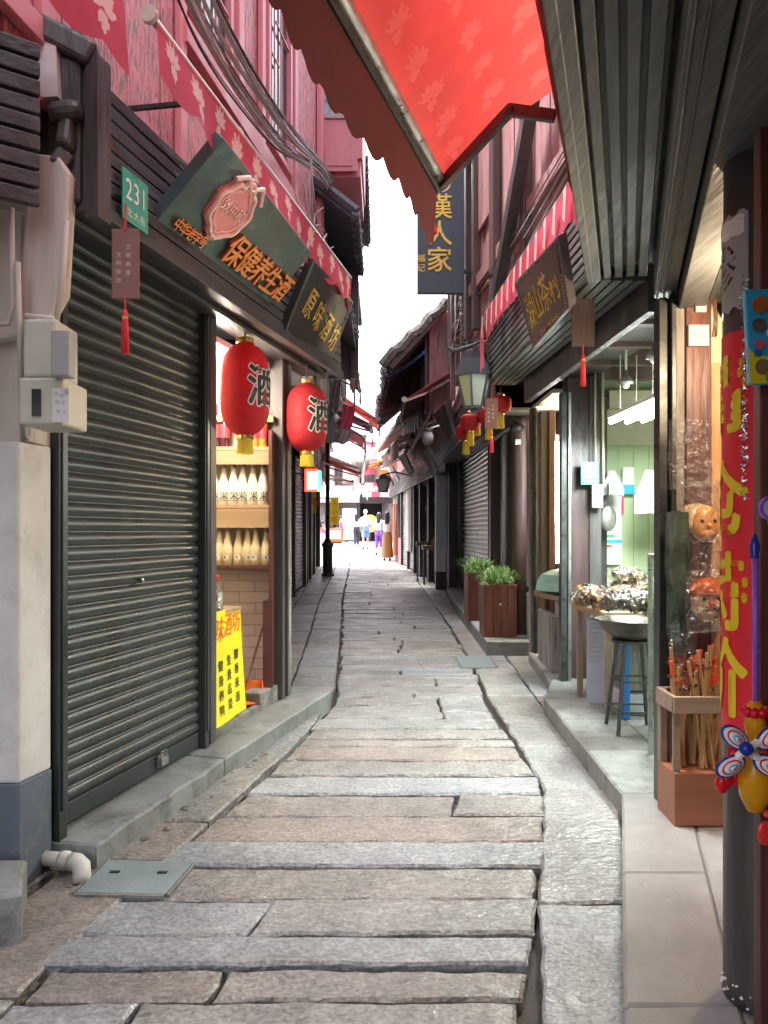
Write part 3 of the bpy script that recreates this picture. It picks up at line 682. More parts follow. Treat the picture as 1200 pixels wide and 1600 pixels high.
# meter box
MT = thing('meter_box', P(78, 670, 2.95), 'cream electric meter box in two stacked casings on the white plaster corner', 'meter box')
m = MB(); a = P(45, 592, 2.95); b = P(97, 503, 2.95); m.box(a.x, b.x, 2.90, 3.11, a.z, b.z); m.build('upper_casing', M['cream'], MT, bev=.012)
m = MB(); a = P(84, 590, 2.86); b = P(113, 518, 2.86); m.box(a.x, b.x, 2.83, 2.895, a.z, b.z); m.build('breaker_cover', M['greycloth'], MT, bev=.006)
m = MB(); a = P(44, 668, 2.95); b = P(112, 596, 2.95); m.box(a.x, b.x, 2.87, 3.11, a.z, b.z); lc = m.build('lower_casing', M['cream'], MT, bev=.010)
m = MB(); a = P(50, 650, 2.866); b = P(64, 608, 2.866); m.box(a.x, b.x, 2.862, 2.868, a.z, b.z); m.build('viewing_window', M['darkpane'], MT)
m = MB(); a = P(82, 660, 2.866); b = P(108, 606, 2.866); m.box(a.x, b.x, 2.864, 2.868, a.z, b.z); m.build('paper_notice', M['white2'], MT)
m = MB()
for k, (px, py, s) in enumerate([(88, 615, .016), (97, 618, .014), (104, 613, .018), (90, 628, .018), (99, 630, .014), (91, 642, .014), (101, 643, .012)]):
    q = P(px, py, 2.862); m.text('电表箱检修安全'[k], q, (1, 0, 0), (0, 0, 1), s, .001)
m.build('faded_writing', M['greycloth'], MT)
# drain pipe
D = thing('drain_pipe', GP(100, 1352), 'grimy white plastic drain pipe with an elbow lying at the foot of the kerb', 'pipe')
def dz(px, py, h): return GP(px, py, h)
m = MB(); m.tube([dz(60, 1340, .06), dz(112, 1346, .06)], .032, 14); m.build('pipe_run', M['pvc'], D, smooth=True)
m = MB(); p = dz(112, 1346, .06); q = dz(127, 1352, .055); m.tube([p, (p + q) / 2 + Vector((.004, 0, .004)), q, q + Vector((.010, -.02, -.035)), q + Vector((.012, -.03, -.06))], .037, 14); m.build('elbow', M['pvc'], D, smooth=True)
m = MB(); d = (p - dz(60, 1340, .06)).normalized(); m.tube([p - d * .05, p - d * .02], .040, 14); m.build('collar', M['pvc'], D, smooth=True)
# little valve stub on the kerb
D = thing('drain_stub', GP(297, 1228), 'short rusty pipe stub poking out under the kerb below the rolling shutter', 'pipe')
m = MB(); c = GP(297, 1232, .05); m.tube([c + Vector((-.06, .02, .02)), c, c + Vector((.015, -.01, -.02))], .018, 10); m.build('stub', M['darkmetal'], D, smooth=True)
m = MB(); m.tube([c + Vector((-.022, .008, .008)), c + Vector((-.008, .002, .003))], .025, 10); m.build('collar', M['steel'], D, smooth=True)

# ---- L1: the liquor shop building
L1 = thing('liquor_shop', FL(1.5, -.3, .1), 'liquor shop with long rolling shutter, lit bottle bay and peeling red upper storey', 'shop building')
z0s = .195
m = shutter_mesh(FL, .055, 1.37, z0s + .10, 2.86, -.03); sh = m.build('rolling_shutter', M['shutter'], L1, smooth=True)
m = MB(); m.box(.055, 1.37, -.045, -.012, z0s + .012, z0s + .105, FL); m.build('bottom_rail', M['shutter'], sh, bev=.004)
m = MB(); m.box(.86, .96, -.010, .004, z0s + .04, z0s + .10, FL); m.tube([FL(.87, .012, z0s + .085), FL(.87, .012, z0s + .12), FL(.93, .012, z0s + .12), FL(.93, .012, z0s + .085)], .005, 6); m.box(.865, .935, .004, .022, z0s + .045, z0s + .088, FL); m.build('padlock', M['steel'], sh)
m = MB(); m.box(.70, .73, -.012, -.004, 1.23, 1.26, FL); m.lathe([(.014, 0), (.014, .01), (.006, .014)], FL(.715, -.012, 1.245), 10, Matrix.Rotation(R(90), 3, 'Y')); m.build('lock_cylinder', M['steel'], sh)
for (a, b) in ((0, .055), (1.37, 1.42)):
    m = MB(); m.box(a, b, -.05, .025, gz(3.5) + (.12 if a else .02), 2.92, FL); m.box(a + .012, b - .008, .025, .034, .3, 2.9, FL); m.build('shutter_guide', M['shutter'], L1, bev=.003)
m = MB(); m.box(1.421, 1.50, -.08, .035, gz(4.8) + .12, 2.92, FL); m.build('post', M['blackpost'], L1, bev=.004)
m = MB(); m.box(2.64, 2.70, -.08, .03, gz(5.9) + .12, 2.92, FL); m.box(2.712, 2.74, -.05, .045, gz(5.9) + .12, 2.92, FL); m.build('post', M['blackpost'], L1, bev=.004)
m = MB(); m.box(2.75, 2.86, -.10, .02, gz(6) + .10, 2.92, FL); m.build('post', M['paleboard'], L1, bev=.004)
# fascia box: boards along the front, end face, soffit
u_s, u_e = -.12, 3.32
m = MB(); slats(m, FL, u_s, u_e, .29, 2.83, 3.36, 8, lean=-.02, t=.022, gap=.012, uj=.0); fa = m.build('fascia', M['blackwood'], L1, bev=.003)
m = MB(); m.box(u_s + .02, u_e - .02, -.05, .262, 2.80, 2.826, FL); m.box(u_s - .01, u_e, .262, .31, 2.775, 2.826, FL); m.box(u_s, u_e - .02, .12, .16, 2.77, 2.799, FL); m.build('soffit', M['blackwood'], L1, bev=.003)
m = MB()
for k in range(5): m.box(u_s - .03, u_s - .006, -.33 + k * .118, -.33 + k * .118 + .112, 2.79, 3.42, FL)
m.build('fascia_end', M['blackpost'], L1, bev=.003)
m = MB(); m.box(u_s - .05, u_s + .04, .262, .325, 2.75, 3.40, FL); m.build('corner_board', M['blackpost'], L1, bev=.004)
# room behind
m = MB(); m.box(-.02, 1.42, -1.9, -1.84, .1, 2.9, FL); m.build('back_wall', M['darkin'], L1)
m = MB(); m.box(1.43, 1.455, -1.5, -.09, .1, 2.9, FL); m.build('partition', M['creamwall'], L1)
SY = 6.0  # side wall that carries the shelves (faces the camera)
m = MB(); m.box(-2.3, -.80, SY, SY + .06, .2, 1.26); m.build('tiled_side_wall', M['pinkbrick'], L1)
m = MB(); m.box(-2.3, -.80, SY, SY + .06, 1.262, 2.80); m.build('side_wall', M['creamwall'], L1)
m = MB(); m.box(-2.6, -2.3, 4.6, SY + .06, .2, 2.8); m.build('inner_wall', M['creamwall'], L1)
m = MB(); m.prism([(-1.15, 4.75, 2.72), (-.85, SY, 2.72), (-2.6, SY, 2.72), (-2.6, 4.75, 2.72)], (0, 0, .04)); m.build('ceiling', M['white'], L1)
m = MB(); m.prism([(-1.10, 4.80, .16), (-.80, SY, .2), (-2.6, SY, .2), (-2.6, 4.80, .16)], (0, 0, .045)); m.build('floor', M['cement'], L1)
m = MB(); m.box(2.3, 2.68, -.16, -.01, .2, .34, FL); m.box(1.55, 2.3, -.06, -.01, .2, .26, FL); m.build('sill', M['cement'], L1, bev=.01)
# ceiling lamp of the bay
T = thing('ceiling_lamp', (-1.35, 5.4, 2.66), 'small lit lamp on the ceiling of the bottle-shelf bay', 'lamp')
m = MB(); m.lathe([(.05, 0), (.11, .01), (.12, .03), (.10, .055)], (-1.35, 5.4, 2.66), 16); m.build('diffuser', mat('warm_lit_diffuser', (1, .9, .7), .5, var=0, bump=0, emis=(1, .86, .66), es=5), T, smooth=True)
pl = bpy.data.lights.new('bay_light', 'POINT'); pl.energy = 7; pl.color = (1, .88, .72); pl.shadow_soft_size = .12
po = bpy.data.objects.new('bay_light', pl); COL.objects.link(po); po.location = (-1.2, 5.3, 2.58)
# upper storey
FU = Fr((-1.56, 2.0), (-.66, 8.0), 'L')
uE = FU.uy(8.0)
m = MB(); 
u = -3.0; k = 0
while u < uE:
    w = random.choice([.16, .2, .24]); m.box(u, min(u + w - .004, uE), -.06, random.uniform(-.004, .006), 3.15, 7.1, FU); u += w
m.build('upper_wall', M['pinkpeel'], L1)
for u, w, tt in ((1.1, .10, .05), (2.45, .09, .05), (3.42, .10, .06), (3.98, .08, .05), (4.9, .10, .06), (5.9, .12, .06)):
    m = MB(); m.box(u, u + w, .008, tt, 3.2, 7.1, FU); m.build('upper_post', M['pinkpaint'], L1, bev=.005)
for a, b in ((2.6, 3.3), (4.12, 4.8)):
    window(FU, a, b, 4.55, 6.5, .01, L1, M['pinkpaint'], M['darkpane'])
m = MB(); m.box(2.5, 6.0, .01, .07, 4.3, 4.45, FU); m.box(-3, 6.05, .01, .06, 3.42, 3.52, FU); m.build('rail', M['pinkpaint'], L1, bev=.005)
m = MB(); roof(m, FU, -3.2, uE + .1, -2.6, .55, 8.4, 7.2); m.build('roof', M['tile'], L1)
m = MB(); m.box(-3.2, uE, -2.7, -2.6, -.1, 8.3, FU); m.box(-3.3, -3.2, -2.7, 0, 2.4, 7.8, FU); m.box(-3.2, uE, -2.59, -.07, 3.0, 3.1, FU); m.box(uE, uE + .08, -2.7, -.07, 3.3, 7.2, FU); m.build('rear_wall', M['plaster'], L1)
# projecting bay with the white lattice window (faces down the street)
By = 8.0
BX0, BX1 = -.68, -.22
F_bay = Fr((BX0, By), (BX1, By), 'L')     # u along +X, outward = -Y
m = MB(); m.box(BX0, BX1, By, By + 1.2, 5.32, 5.72); m.box(BX0, BX1, By, By + 1.2, 6.66, 7.2); m.box(BX0 + .02, BX1 - .02, By + .05, By + 1.2, 5.15, 5.32); m.build('bay', M['pinkpaint'], L1, bev=.006)
m = MB(); m.box(-3.8, -.45, 7.9, 9.6, 7.9, 8.0); m.box(-3.8, -.77, 7.9, 9.4, 3.12, 3.18); m.box(-3.8, -3.7, 7.6, 9.6, 0, 7.9); m.build('bay_sun_block', M['greywall'], L1)  # slabs added out of view, closing the gap against a sun patch below
m = MB(); m.box(-.76, -.69, 8.0, 9.35, 2.9, 7.2); m.box(-.685, -.30, 9.2, 9.28, 3.3, 5.14); m.build('end_wall', M['blackpost'], L1)
m = MB()
for k in range(7): m.box(-.69 + .0, -.686 + .03, 8.02 + k * .19, 8.02 + k * .19 + .16, 3.0, 5.13)
m.build('board_wall', M['greywall'], L1)
F_e = Fr((-.69, 7.7), (-.69, 9.3), 'L'); m = MB(); roof(m, F_e, 0, 1.6, 0, .42, 4.95, 4.62, .2); eave_tiles(m, F_e, 0, 1.6, .42, 4.6, .2); m.build('eave', M['tile'], L1); m = MB(); roof(m, F_e, .3, 1.6, 0, .36, 3.95, 3.70, .2); m.build('eave', M['tile'], L1)
m = MB(); m.box(BX0 + .03, BX1 - .05, By - .018, By - .001, 5.18, 5.42); m.box(BX0 + .08, BX1 - .10, By - .028, By - .018, 5.23, 5.37); m.build('bay_panel', M['pinkpaint'], L1, bev=.004)
window(F_bay, 0, .40, 5.725, 6.655, -.03, L1, mat('grey_pink_lattice', (.42, .32, .34), .6, bump=0), M['frostpane'], n=4)
m = MB(); m.box(BX1 - .055, BX1, By, By + 1.2, 5.725, 6.655); m.build('bay_post', M['pinkpaint'], L1)

# ---- house number plate
def plate(name, corners, th, mt, parent, bev=.003):
    m = MB(); a, b, c, d = [Vector(q) for q in corners]; n = (b - a).cross(d - a).normalized(); m.prism([a, b, c, d], -n * th); return m.build(name, mt, parent, bev=bev), n
NP = thing('number_plate', FL(.0, .3, 2.8), 'green enamel house number plate 231 on the dark slatted fascia', 'number plate')
ua, ub, za, zb_ = .005, .205, 2.815, 3.03
q0 = FL(ua, .325, za); 
m = MB(); m.box(ua, ub, .318, .325, za, zb_, FL); m.build('plate', M['green_plate'], NP, bev=.002)
m = MB(); m.text('231', FL((ua + ub) / 2, .326, za + .135), FL.X(), (0, 0, 1), .125, .0015, step=.058, bold=.006, width=.85); m.text('北大街', FL((ua + ub) / 2, .326, za + .04), FL.X(), (0, 0, 1), .042, .001, step=.05); m.build('lettering', M['white2'], NP)
# ---- wooden tag with tassel
def woodtag(Yc, px0, px1, py0, py1, label, pyt, cord_top, text=(('文明商里', .62, .42), ('文明旅游', .27, .30)), mt='tagwood', letters=True, xt=None, tas=(6, 3)):
    t = thing('hanging_tag', P((px0 + px1) / 2, py1, Yc), label, 'wooden tag', 'wooden tags with red tassels')
    m = MB(); a, b = P(px0, py1, Yc), P(px1, py0, Yc); m.box(a.x, b.x, Yc, Yc + .012, a.z, b.z); m.build('tag_board', M[mt], t, bev=.004)
    w, h = b.x - a.x, b.z - a.z; cx = (a.x + b.x) / 2
    if letters:
        m = MB()
        for (s, fx, fz) in text: m.text(s, (a.x + w * fx, Yc - .001, a.z + h * (.5 + (fz - .36) * .9)), (1, 0, 0), (0, 0, 1), w * .20, .001, step=w * .31, vertical=True)
        m.build('lettering', M['rosepale'], t)
    m = MB(); ct = P(0, cord_top, Yc).z; m.tube([(cx, Yc - .004, b.z - .01), (cx + .004, Yc - .003, ct)], .004, 6)
    tz = P(0, pyt, Yc).z; m.tube([(cx, Yc, a.z + .008), (cx, Yc, a.z - (a.z - tz) * .22)], .003, 6); m.build('cord', M['tassel'], t)
    m = MB(); t0 = a.z - (a.z - tz) * .2; m.lathe([(.006, 0), (.011, -.012), (.010, -.03), (.013, -.05), (.017, -(t0 - tz))], (cx, Yc, t0), 10)
    tt = m.build('tassel', M['tassel'], t, smooth=True); 
    m = MB(); m.lathe([(.0125, -.028), (.0125, -.038)], (cx, Yc, t0), 10); m.build('tassel_ring', M['gold'], tt)
    return t
woodtag(3.08, 174, 217, 357, 467, 'reddish wooden tag with gold writing and red tassel hanging by the number plate 231', 552, 318)

# ---- sign boards on the left fascia
def signboard(name, c, label, cat='shop sign', face='teal', th=.07, frame=None):
    """c: BL, BR, TR, TL world points of the face"""
    c = [Vector(q) for q in c]; n = (c[1] - c[0]).cross(c[3] - c[0]).normalized()
    t = thing(name, (c[0] + c[1]) / 2, label, cat, 'name boards hung along the fascias')
    m = MB(); m.prism([q - n * th for q in c], n * th); m.build('board', M[face], t, bev=.004)
    if frame:
        m = MB(); 
        for i in range(4):
            a, b = c[i], c[(i + 1) % 4]; ce = sum(c, Vector()) / 4; a2 = a.lerp(ce, .03) + n * .003; b2 = b.lerp(ce, .03) + n * .003; m.bar(a2, b2, .008, .006, n)
        m.build('border', M[frame], t)
    ce = sum(c, Vector()) / 4
    return t, ce, (c[1] - c[0]).normalized(), (c[3] - c[0]).normalized(), n, (c[1] - c[0]).length, (c[3] - c[0]).length
def fsign(fr, u0, u1, v0, z0, v1, z1): return [fr(u0, v0, z0), fr(u1, v0, z0), fr(u1, v1, z1), fr(u0, v1, z1)]
su0, su1 = FL.uy(3.62, .27), FL.uy(4.98, .27)
t, ce, rx, ry, n, Ls, Hs = signboard('sign_board', [P(235, 358, 3.62), P(415, 483, 4.98), P(487, 395, 4.93), P(350, 216, 3.55)], 'large dark green sign with pink crest and raised orange characters above the rolling shutter', th=.06)
# crest
m = MB(); cc = ce - rx * Ls * .23 + ry * Hs * .12 + n * .004
def crest(r, rough_=.0, N_=44):
    pts = []
    for i in range(N_):
        a = 2 * math.pi * i / N_; rr = r * (1 + .10 * math.cos(2 * a) + .05 * math.sin(9 * a) * (1 if rough_ else 0) + (.16 if abs(a - math.pi / 2) < .35 else 0) + (.14 if abs(a - 3 * math.pi / 2) < .2 else 0))
        pts.append(cc + rx * math.cos(a) * rr * .92 + ry * math.sin(a) * rr)
    return pts
m.prism(crest(.175, 1), n * .022); cr = m.build('crest', M['rose'], t)
m = MB(); p_ = [q + n * .026 for q in crest(.155, 1)]; m.tube(p_ + [p_[0]], .012, 6); p_ = [q + n * .026 for q in crest(.125)]; m.tube(p_ + [p_[0]], .005, 6)
m.tube([cc - rx * .16 + ry * .13 + n * .03, cc - rx * .08 + ry * .18 + n * .03, cc + ry * .14 + n * .03, cc + rx * .08 + ry * .19 + n * .03, cc + rx * .16 + ry * .12 + n * .03], .013, 6)
m.text('致中和', cc + n * .026 + ry * .01, rx, ry, .075, .003, step=.075, bold=.01); 
m.build('crest_relief', M['rosepale'], cr)
m = MB(); m.text('保健养生酒', ce + rx * Ls * .20 - ry * Hs * .14 + n * .034, rx, ry, .19, .004, step=Ls * .122, bold=.018, width=.95); m.build('raised_characters', M['orange'], t)
m = MB(); m.text('保健养生酒', ce + rx * Ls * .20 - ry * Hs * .14 + n * .016, rx, ry, .19, .016, step=Ls * .122, bold=.017, width=.95); m.build('character_sides', M['orangeside'], t)
m = MB(); m.text('中华老字号', ce - rx * Ls * .33 - ry * Hs * .28 + n * .010, rx, ry, .07, .010, step=.062, bold=.016); m.build('character_sides', M['orangeside'], t)
m = MB(); m.text('中华老字号', ce - rx * Ls * .33 - ry * Hs * .28 + n * .022, rx, ry, .07, .003, step=.062, bold=.018); m.build('small_characters', M['orange'], t)
su0, su1 = FL.uy(5.22, .27), FL.uy(6.5, .27)
t, ce, rx, ry, n, Ls, Hs = signboard('sign_board', [P(445, 516, 5.2), P(508, 587, 6.3), P(552, 471, 6.2), P(490, 405, 5.1)], 'black sign board with slim gold brush characters, beyond the crest sign on the left', face='blackboard', th=.05, frame='steel')
m = MB(); m.text('原味酒坊', ce + n * .003 + rx * .05, rx, ry, Hs * .46, .003, step=Ls * .215, bold=.0, shear=.12, width=.8); m.build('characters', M['gold'], t)

# ---- left awnings (rolled in, only the printed valance hangs)
FBR = Fr((-.907, 3.03), (-.268, 6.18), 'L')
def vbar(name, fr, u0, u1, v, z, h, label, nf, gap=.0):
    t = thing(name, fr((u0 + u1) / 2, v, z), label, 'awning', 'rolled-in crimson awnings on the left')
    m = MB(); valance(m, fr, u0 + .03, u1, v + .012, z - .01, h, wave=.33, amp=.05, sway=.03, flowers=nf); m.build('valance', [M['pinkfab'], M['pinkflower']], t, smooth=True)
    m = MB(); m.tube([fr(u0, v, z), fr(u1, v, z)], .016, 10); m.build('front_bar', M['alu'], t, smooth=True)
    m = MB(); m.tube([fr(u0 - .02, v, z), fr(u0 + .004, v, z)], .034, 14); m.build('end_cap', M['cream'], t)
    for u in (u0 + .6, (u0 + u1) / 2, u1 - .3):
        m = MB(); m.bar(fr(u, v - .01, z - .005), fr(u + .03, -.45, z + .02), .02, .02); m.build('bracket_arm', M['darkmetal'], t)
    return t
vbar('awning', FBR, 0, FBR.L, .0, 3.50, .25, 'long rolled-in crimson awning with pale flower print running above the two left sign boards', 13)
vbar('awning', FBR, -1.3, -.13, -.05, 3.50, .30, 'short crimson flower-print awning valance at the top left corner', 4)

# ---- bundle of cables on the upper left wall
for k in range(24):
    pts = []
    s1, s2, s3 = random.uniform(-1, 1), random.uniform(-1, 1), random.uniform(-1, 1)
    for (px, py, Y, sp) in ((285, -60, 3.2, 34), (340, 60, 3.8, 34), (395, 150, 4.5, 30), (452, 225, 5.6, 20), (500, 262, 7.0, 9), (516, 290, 7.7, 7)):
        pts.append(P(px + s1 * sp * .9 + random.uniform(-3, 3), py - s1 * sp * .45 + s3 * 7 + random.uniform(-4, 4), Y + s2 * .05))
    out = []
    for i in range(len(pts) - 1):
        for j in range(4):
            tt = j / 4; p0, p1, p2, p3 = pts[max(i - 1, 0)], pts[i], pts[i + 1], pts[min(i + 2, len(pts) - 1)]
            out.append(.5 * ((2 * p1) + (p2 - p0) * tt + (2 * p0 - 5 * p1 + 4 * p2 - p3) * tt ** 2 + (3 * p1 - p0 - 3 * p2 + p3) * tt ** 3))
    out.append(pts[-1]); m = MB(); m.tube(out, random.choice([.004, .005, .006, .008]), 6)
    tag(m.build('overhead_cable', M['cable'] if k % 3 else M['cabledark'], smooth=True), 'grey cable in the thick sagging bundle along the peeling red wall', 'cable', 'cables bundled on the upper left wall')
for k in range(9):   # loose ends hanging below the bundle
    a = P(random.uniform(420, 505), random.uniform(240, 300), 6.2); b = P(random.uniform(480, 520), random.uniform(330, 400), 6.6); c = a.lerp(b, .5) + Vector((0, 0, -.12 - random.random() * .2))
    m = MB(); m.tube([a, a.lerp(c, .6) + Vector((0, 0, -.04)), c, c.lerp(b, .5) + Vector((0, 0, -.03)), b, b + Vector((random.uniform(-.1, .12), 0, random.uniform(-.1, .08)))], .005, 5)
    tag(m.build('loose_cable', M['cable'], smooth=True), 'loose thin cable drooping behind the rolled-in left awning', 'cable', 'loose cables behind the left awning')
# ============================================================ BOTTLE BAY
sh_y0, sh_y1 = 5.80, 5.995
SH = thing('shelf_unit', (-1.2, 5.99, 1.2), 'wooden shelf unit holding bottles in the lit bay of the left shop', 'shelf')
zs = [P(0, 883, 5.85).z, P(0, 789, 5.85).z, P(0, 699, 5.85).z]
for k, z in enumerate(zs):
    m = MB(); m.box(-1.75, -.855, sh_y0, sh_y1, z - .028, z); m.build('shelf', M['shelfdark'] if k == 0 else M['shelfwood'], SH, bev=.003)
for k, (z, zz) in enumerate(((zs[0] + .30, zs[1] - .03), (zs[1] + .32, zs[2] - .03))):
    m = MB(); m.box(-1.75, -.855, 5.80, 5.82, z - .02, zz); m.build('header_board', M['shelfwood'], SH)
m = MB(); m.box(-.855, -.83, sh_y0 - .02, sh_y1, .98, 2.25); m.box(-.90, -.83, sh_y1 - .2, sh_y1 - .02, .2, .98); m.build('side_panel', M['shelfdark'], SH)
m = MB(); m.box(-1.75, -.83, 5.85, 5.98, 2.32, 2.37); m.build('top_board', M['shelfwood'], SH)
def bottle(x, y, z, h, kind):
    nm, body, capm, gl, gp = {
        'milk': ('rice_wine_bottle', 'bottle', 'cap', 'white bottle with the character 米 standing on the middle shelf', 'white bottles on the middle shelf'),
        'cream': ('cream_bottle', 'bottle2', 'cap', 'cream yellow bottle with a small round label on the lowest shelf', 'cream bottles on the lowest shelf'),
        'wine': ('wine_bottle', 'wine', 'redlabel', 'dark wine bottle with a red label on the top shelf', 'dark wine bottles on the top shelf'),
        'amber': ('amber_bottle', 'amber', 'redlabel', 'amber bottle with a red label on the top shelf, behind the near lantern', 'amber bottles on the top shelf')}[kind]
    t = thing(nm, (x, y, z), gl, 'bottle', gp); r = h * .145
    m = MB(); m.lathe([(r * .9, 0), (r, .01 * h), (r, h * .36), (r * .93, h * .46), (r * .62, h * .64), (r * .40, h * .78), (r * .36, h * .90)] if kind in ('milk', 'cream') else [(r * .8, 0), (r * .82, .01), (r * .82, h * .58), (r * .6, h * .68), (r * .3, h * .76), (r * .28, h * .93)], (x, y, z), 14); m.build('glass_body', M[body], t, smooth=True)
    m = MB(); m.lathe([(r * .44, h * .88), (r * .46, h * .90), (r * .46, h * .97), (r * .38, h)] if kind in ('milk', 'cream') else [(r * .31, h * .80), (r * .32, h)], (x, y, z), 12); m.build('cap', M[capm], t)
    if kind == 'milk':
        m = MB(); 
        def wp(q, x=x, y=y, r=r): a = (q.x - x) / r; return Vector((x + math.sin(a) * (r + .001), y - math.cos(a) * (r + .001), q.z))
        m.text('米', (x + r * .25, y, z + h * .22), (1, 0, 0), (0, 0, 1), h * .22, .001, bold=.012, warp=wp); m.lathe([(r * 1.006, h * .10), (r * 1.006, h * .108)], (x, y, z), 14); m.build('label', M['ink'], t)
    elif kind == 'cream':
        m = MB(); 
        vs = [(x + .15 * r + math.cos(a) * r * .5, y - math.sqrt(max(0, 1 - (.15 + math.cos(a) * .5) ** 2)) * r - .0012, z + h * .2 + math.sin(a) * r * .5) for a in [i * math.pi / 6 for i in range(12)]]
        m.add(vs, [tuple(range(12))]); m.c = 1; m.box(x - .004, x + .006, y - r - .003, y - r - .0015, z + h * .19, z + h * .24); m.build('label', [M['white2'], M['ink']], t)
    else:
        m = MB(); m.lathe([(r * .835, h * .22), (r * .835, h * .52)], (x, y, z), 14); m.build('label', M['redlabel'], t)
    return t
ms = None
def row(kind, xs, z, h, y=5.88):
    src = bottle(xs[0], y, z, h, kind)
    ordn = ['rightmost', 'second from the right', 'third from the right', 'fourth from the right', 'fifth from the right', 'sixth from the right', 'seventh from the right', 'eighth from the right']
    base = src['label']
    for i, x in enumerate(xs):
        o = src if i == 0 else dup(src, (x + random.uniform(-.008, .008), y + random.uniform(-.012, .012), z), random.uniform(-.4, .3))
        o['label'] = base.replace(' standing', '').replace(', behind the near lantern', '') + ', ' + ordn[i]
sp = (418 - 327) / 6 / FPX * 5.88
row('milk', [P(411, 0, 5.88).x - i * sp * 1.03 for i in range(7)], zs[1], .315)
row('cream', [P(416, 0, 5.88).x - i * sp * .98 for i in range(8)], zs[0], .285)
row('wine', [P(337, 0, 5.88).x, P(351, 0, 5.88).x], zs[2], .33)
row('amber', [P(411, 0, 5.88).x, P(397, 0, 5.88).x, P(384, 0, 5.88).x, P(325, 0, 5.88).x], zs[2], .30)
# counter with yellow banner
CT = thing('counter_table', (-1.05, 5.0, .25), 'small table in the bottle bay carrying the yellow vinyl banner', 'table')
c = [P(329, 962, 4.80), P(377, 953, 5.20)]; zt = .975
m = MB(); m.prism([(-1.05, 4.82, zt), (-.95, 5.22, zt), (-1.5, 5.34, zt), (-1.6, 4.94, zt)], (0, 0, .025)); m.build('table_top', M['shelfwood'], CT, bev=.004)
for (x, y_) in ((-1.08, 4.9), (-.965, 5.24), (-1.5, 5.3), (-1.55, 4.98)):
    m = MB(); m.tube([(x - .02, y_, gz(5) + .12), (x - .02, y_, zt)], .014, 8); m.build('leg', M['steel'], CT)
bn0, bn1 = P(329.5, 0, 4.80), P(383, 0, 5.27)
FB = Fr((bn0.x, bn0.y), (bn1.x, bn1.y), 'L')
m = MB(); 
def bf(i, j): return FB(FB.L * i * lerp(.9, 1.0, j), .012 * math.sin(i * 4 + 1) + .02 * j * j, lerp(1.0, .285 + .02 * i, j))
m.grid(bf, 14, 12)
BN = tag(m.build('yellow_banner', M['yellow'], smooth=True), 'yellow vinyl banner with red and black characters hanging on the table in the bottle bay', 'banner')
m = MB()
wp = lambda q: q
def bwp(q):
    d = Vector((q.x, q.y)) - FB.o; u = d.dot(FB.d); j = max(0, min(1, (1.0 - q.z) / .70)); i = u / (FB.L * lerp(.9, 1, j)); s_ = bf(i, j); return Vector((s_.x + FB.n.x * .004, s_.y + FB.n.y * .004, q.z))
def onb(i, j, off=.004): return bf(i, j) + FB.N() * off
for k, ch in enumerate('味酒坊'):
    m.text(ch, onb(.20 + .31 * k, .16 - .02 * k), FB.X(), (0, 0, 1), .165, .001, bold=.0, shear=.15, width=.85, warp=bwp)
m.c = 1
for k, s in enumerate(('健身养鸭', '免费品尝', '醪香米酒')): m.text(s, onb(.20 + .28 * k, .68 - .02 * k), FB.X(), (0, 0, 1), .072, .001, step=.093, vertical=True, bold=.02, warp=bwp)
m.v = [v for v in m.v]
b = m.build('banner_writing', [M['redtext'], M['black']], BN)
b.location = (0, 0, 0)
# jars on the table
def jar(x, y_, z, r, h, lid, label):
    t = thing('glass_jar', (x, y_, z), label, 'jar')
    m = MB(); m.lathe([(r * .95, 0), (r, .01), (r, h * .7), (r * .7, h * .85), (r * .5, h * .9), (r * .5, h)], (x, y_, z), 16); m.build('glass_body', M['clear'], t, smooth=True)
    m = MB(); m.lathe([(r * .9, .006), (r * .93, h * .55)], (x, y_, z), 14); m.build('drink', M['bottle'], t, smooth=True)
    m = MB(); m.lathe([(r * .58, h * .95), (r * .6, h * 1.08), (r * .5, h * 1.1)], (x, y_, z), 14); m.build('lid', M[lid], t)
    m = MB(); m.box(x - r * .5, x + r * .6, y_ - r - .004, y_ - r - .001, z + h * .2, z + h * .66); m.c = 1; m.text('酒', (x, y_ - r - .005, z + h * .45), (1, 0, 0), (0, 0, 1), h * .3, .001); m.build('label', [M['white2'], M['redtext']], t)
jar(P(336, 0, 4.95).x, 4.95, 1.0, .052, .20, 'red', 'clear jar with a red lid standing on the yellow-bannered table')
jar(P(326, 0, 5.1).x, 5.12, 1.0, .045, .18, 'black', 'clear jar with a dark lid half hidden behind the shutter post on the table')
# dustpan
DP = thing('dustpan', P(396, 1062, 5.62), 'orange-red dustpan with a long thin handle standing in the bottle bay', 'dustpan')
zf0 = gz(5.6) + .15
a, b, c_, d = Vector((-1.04, 5.50, zf0)), Vector((-.87, 5.62, zf0)), Vector((-.91, 5.80, zf0 + .03)), Vector((-1.16, 5.74, zf0 + .03))
m = MB(); m.prism([a, b, c_, d], (0, 0, .01)); m.prism([d, c_, c_ + Vector((0, .01, .10)), d + Vector((0, .01, .10))], (0, .012, 0)); m.prism([b, c_, c_ + Vector((0, 0, .10))], (.01, 0, 0)); m.prism([a, d, d + Vector((0, 0, .10))], (-.01, 0, 0)); m.build('pan', M['maskorange'], DP, bev=.003)
m = MB(); m.tube([(-1.02, 5.76, zf0 + .09), P(419, 950, 5.93)], .008, 8); m.build('handle', M['redbrown'], DP)

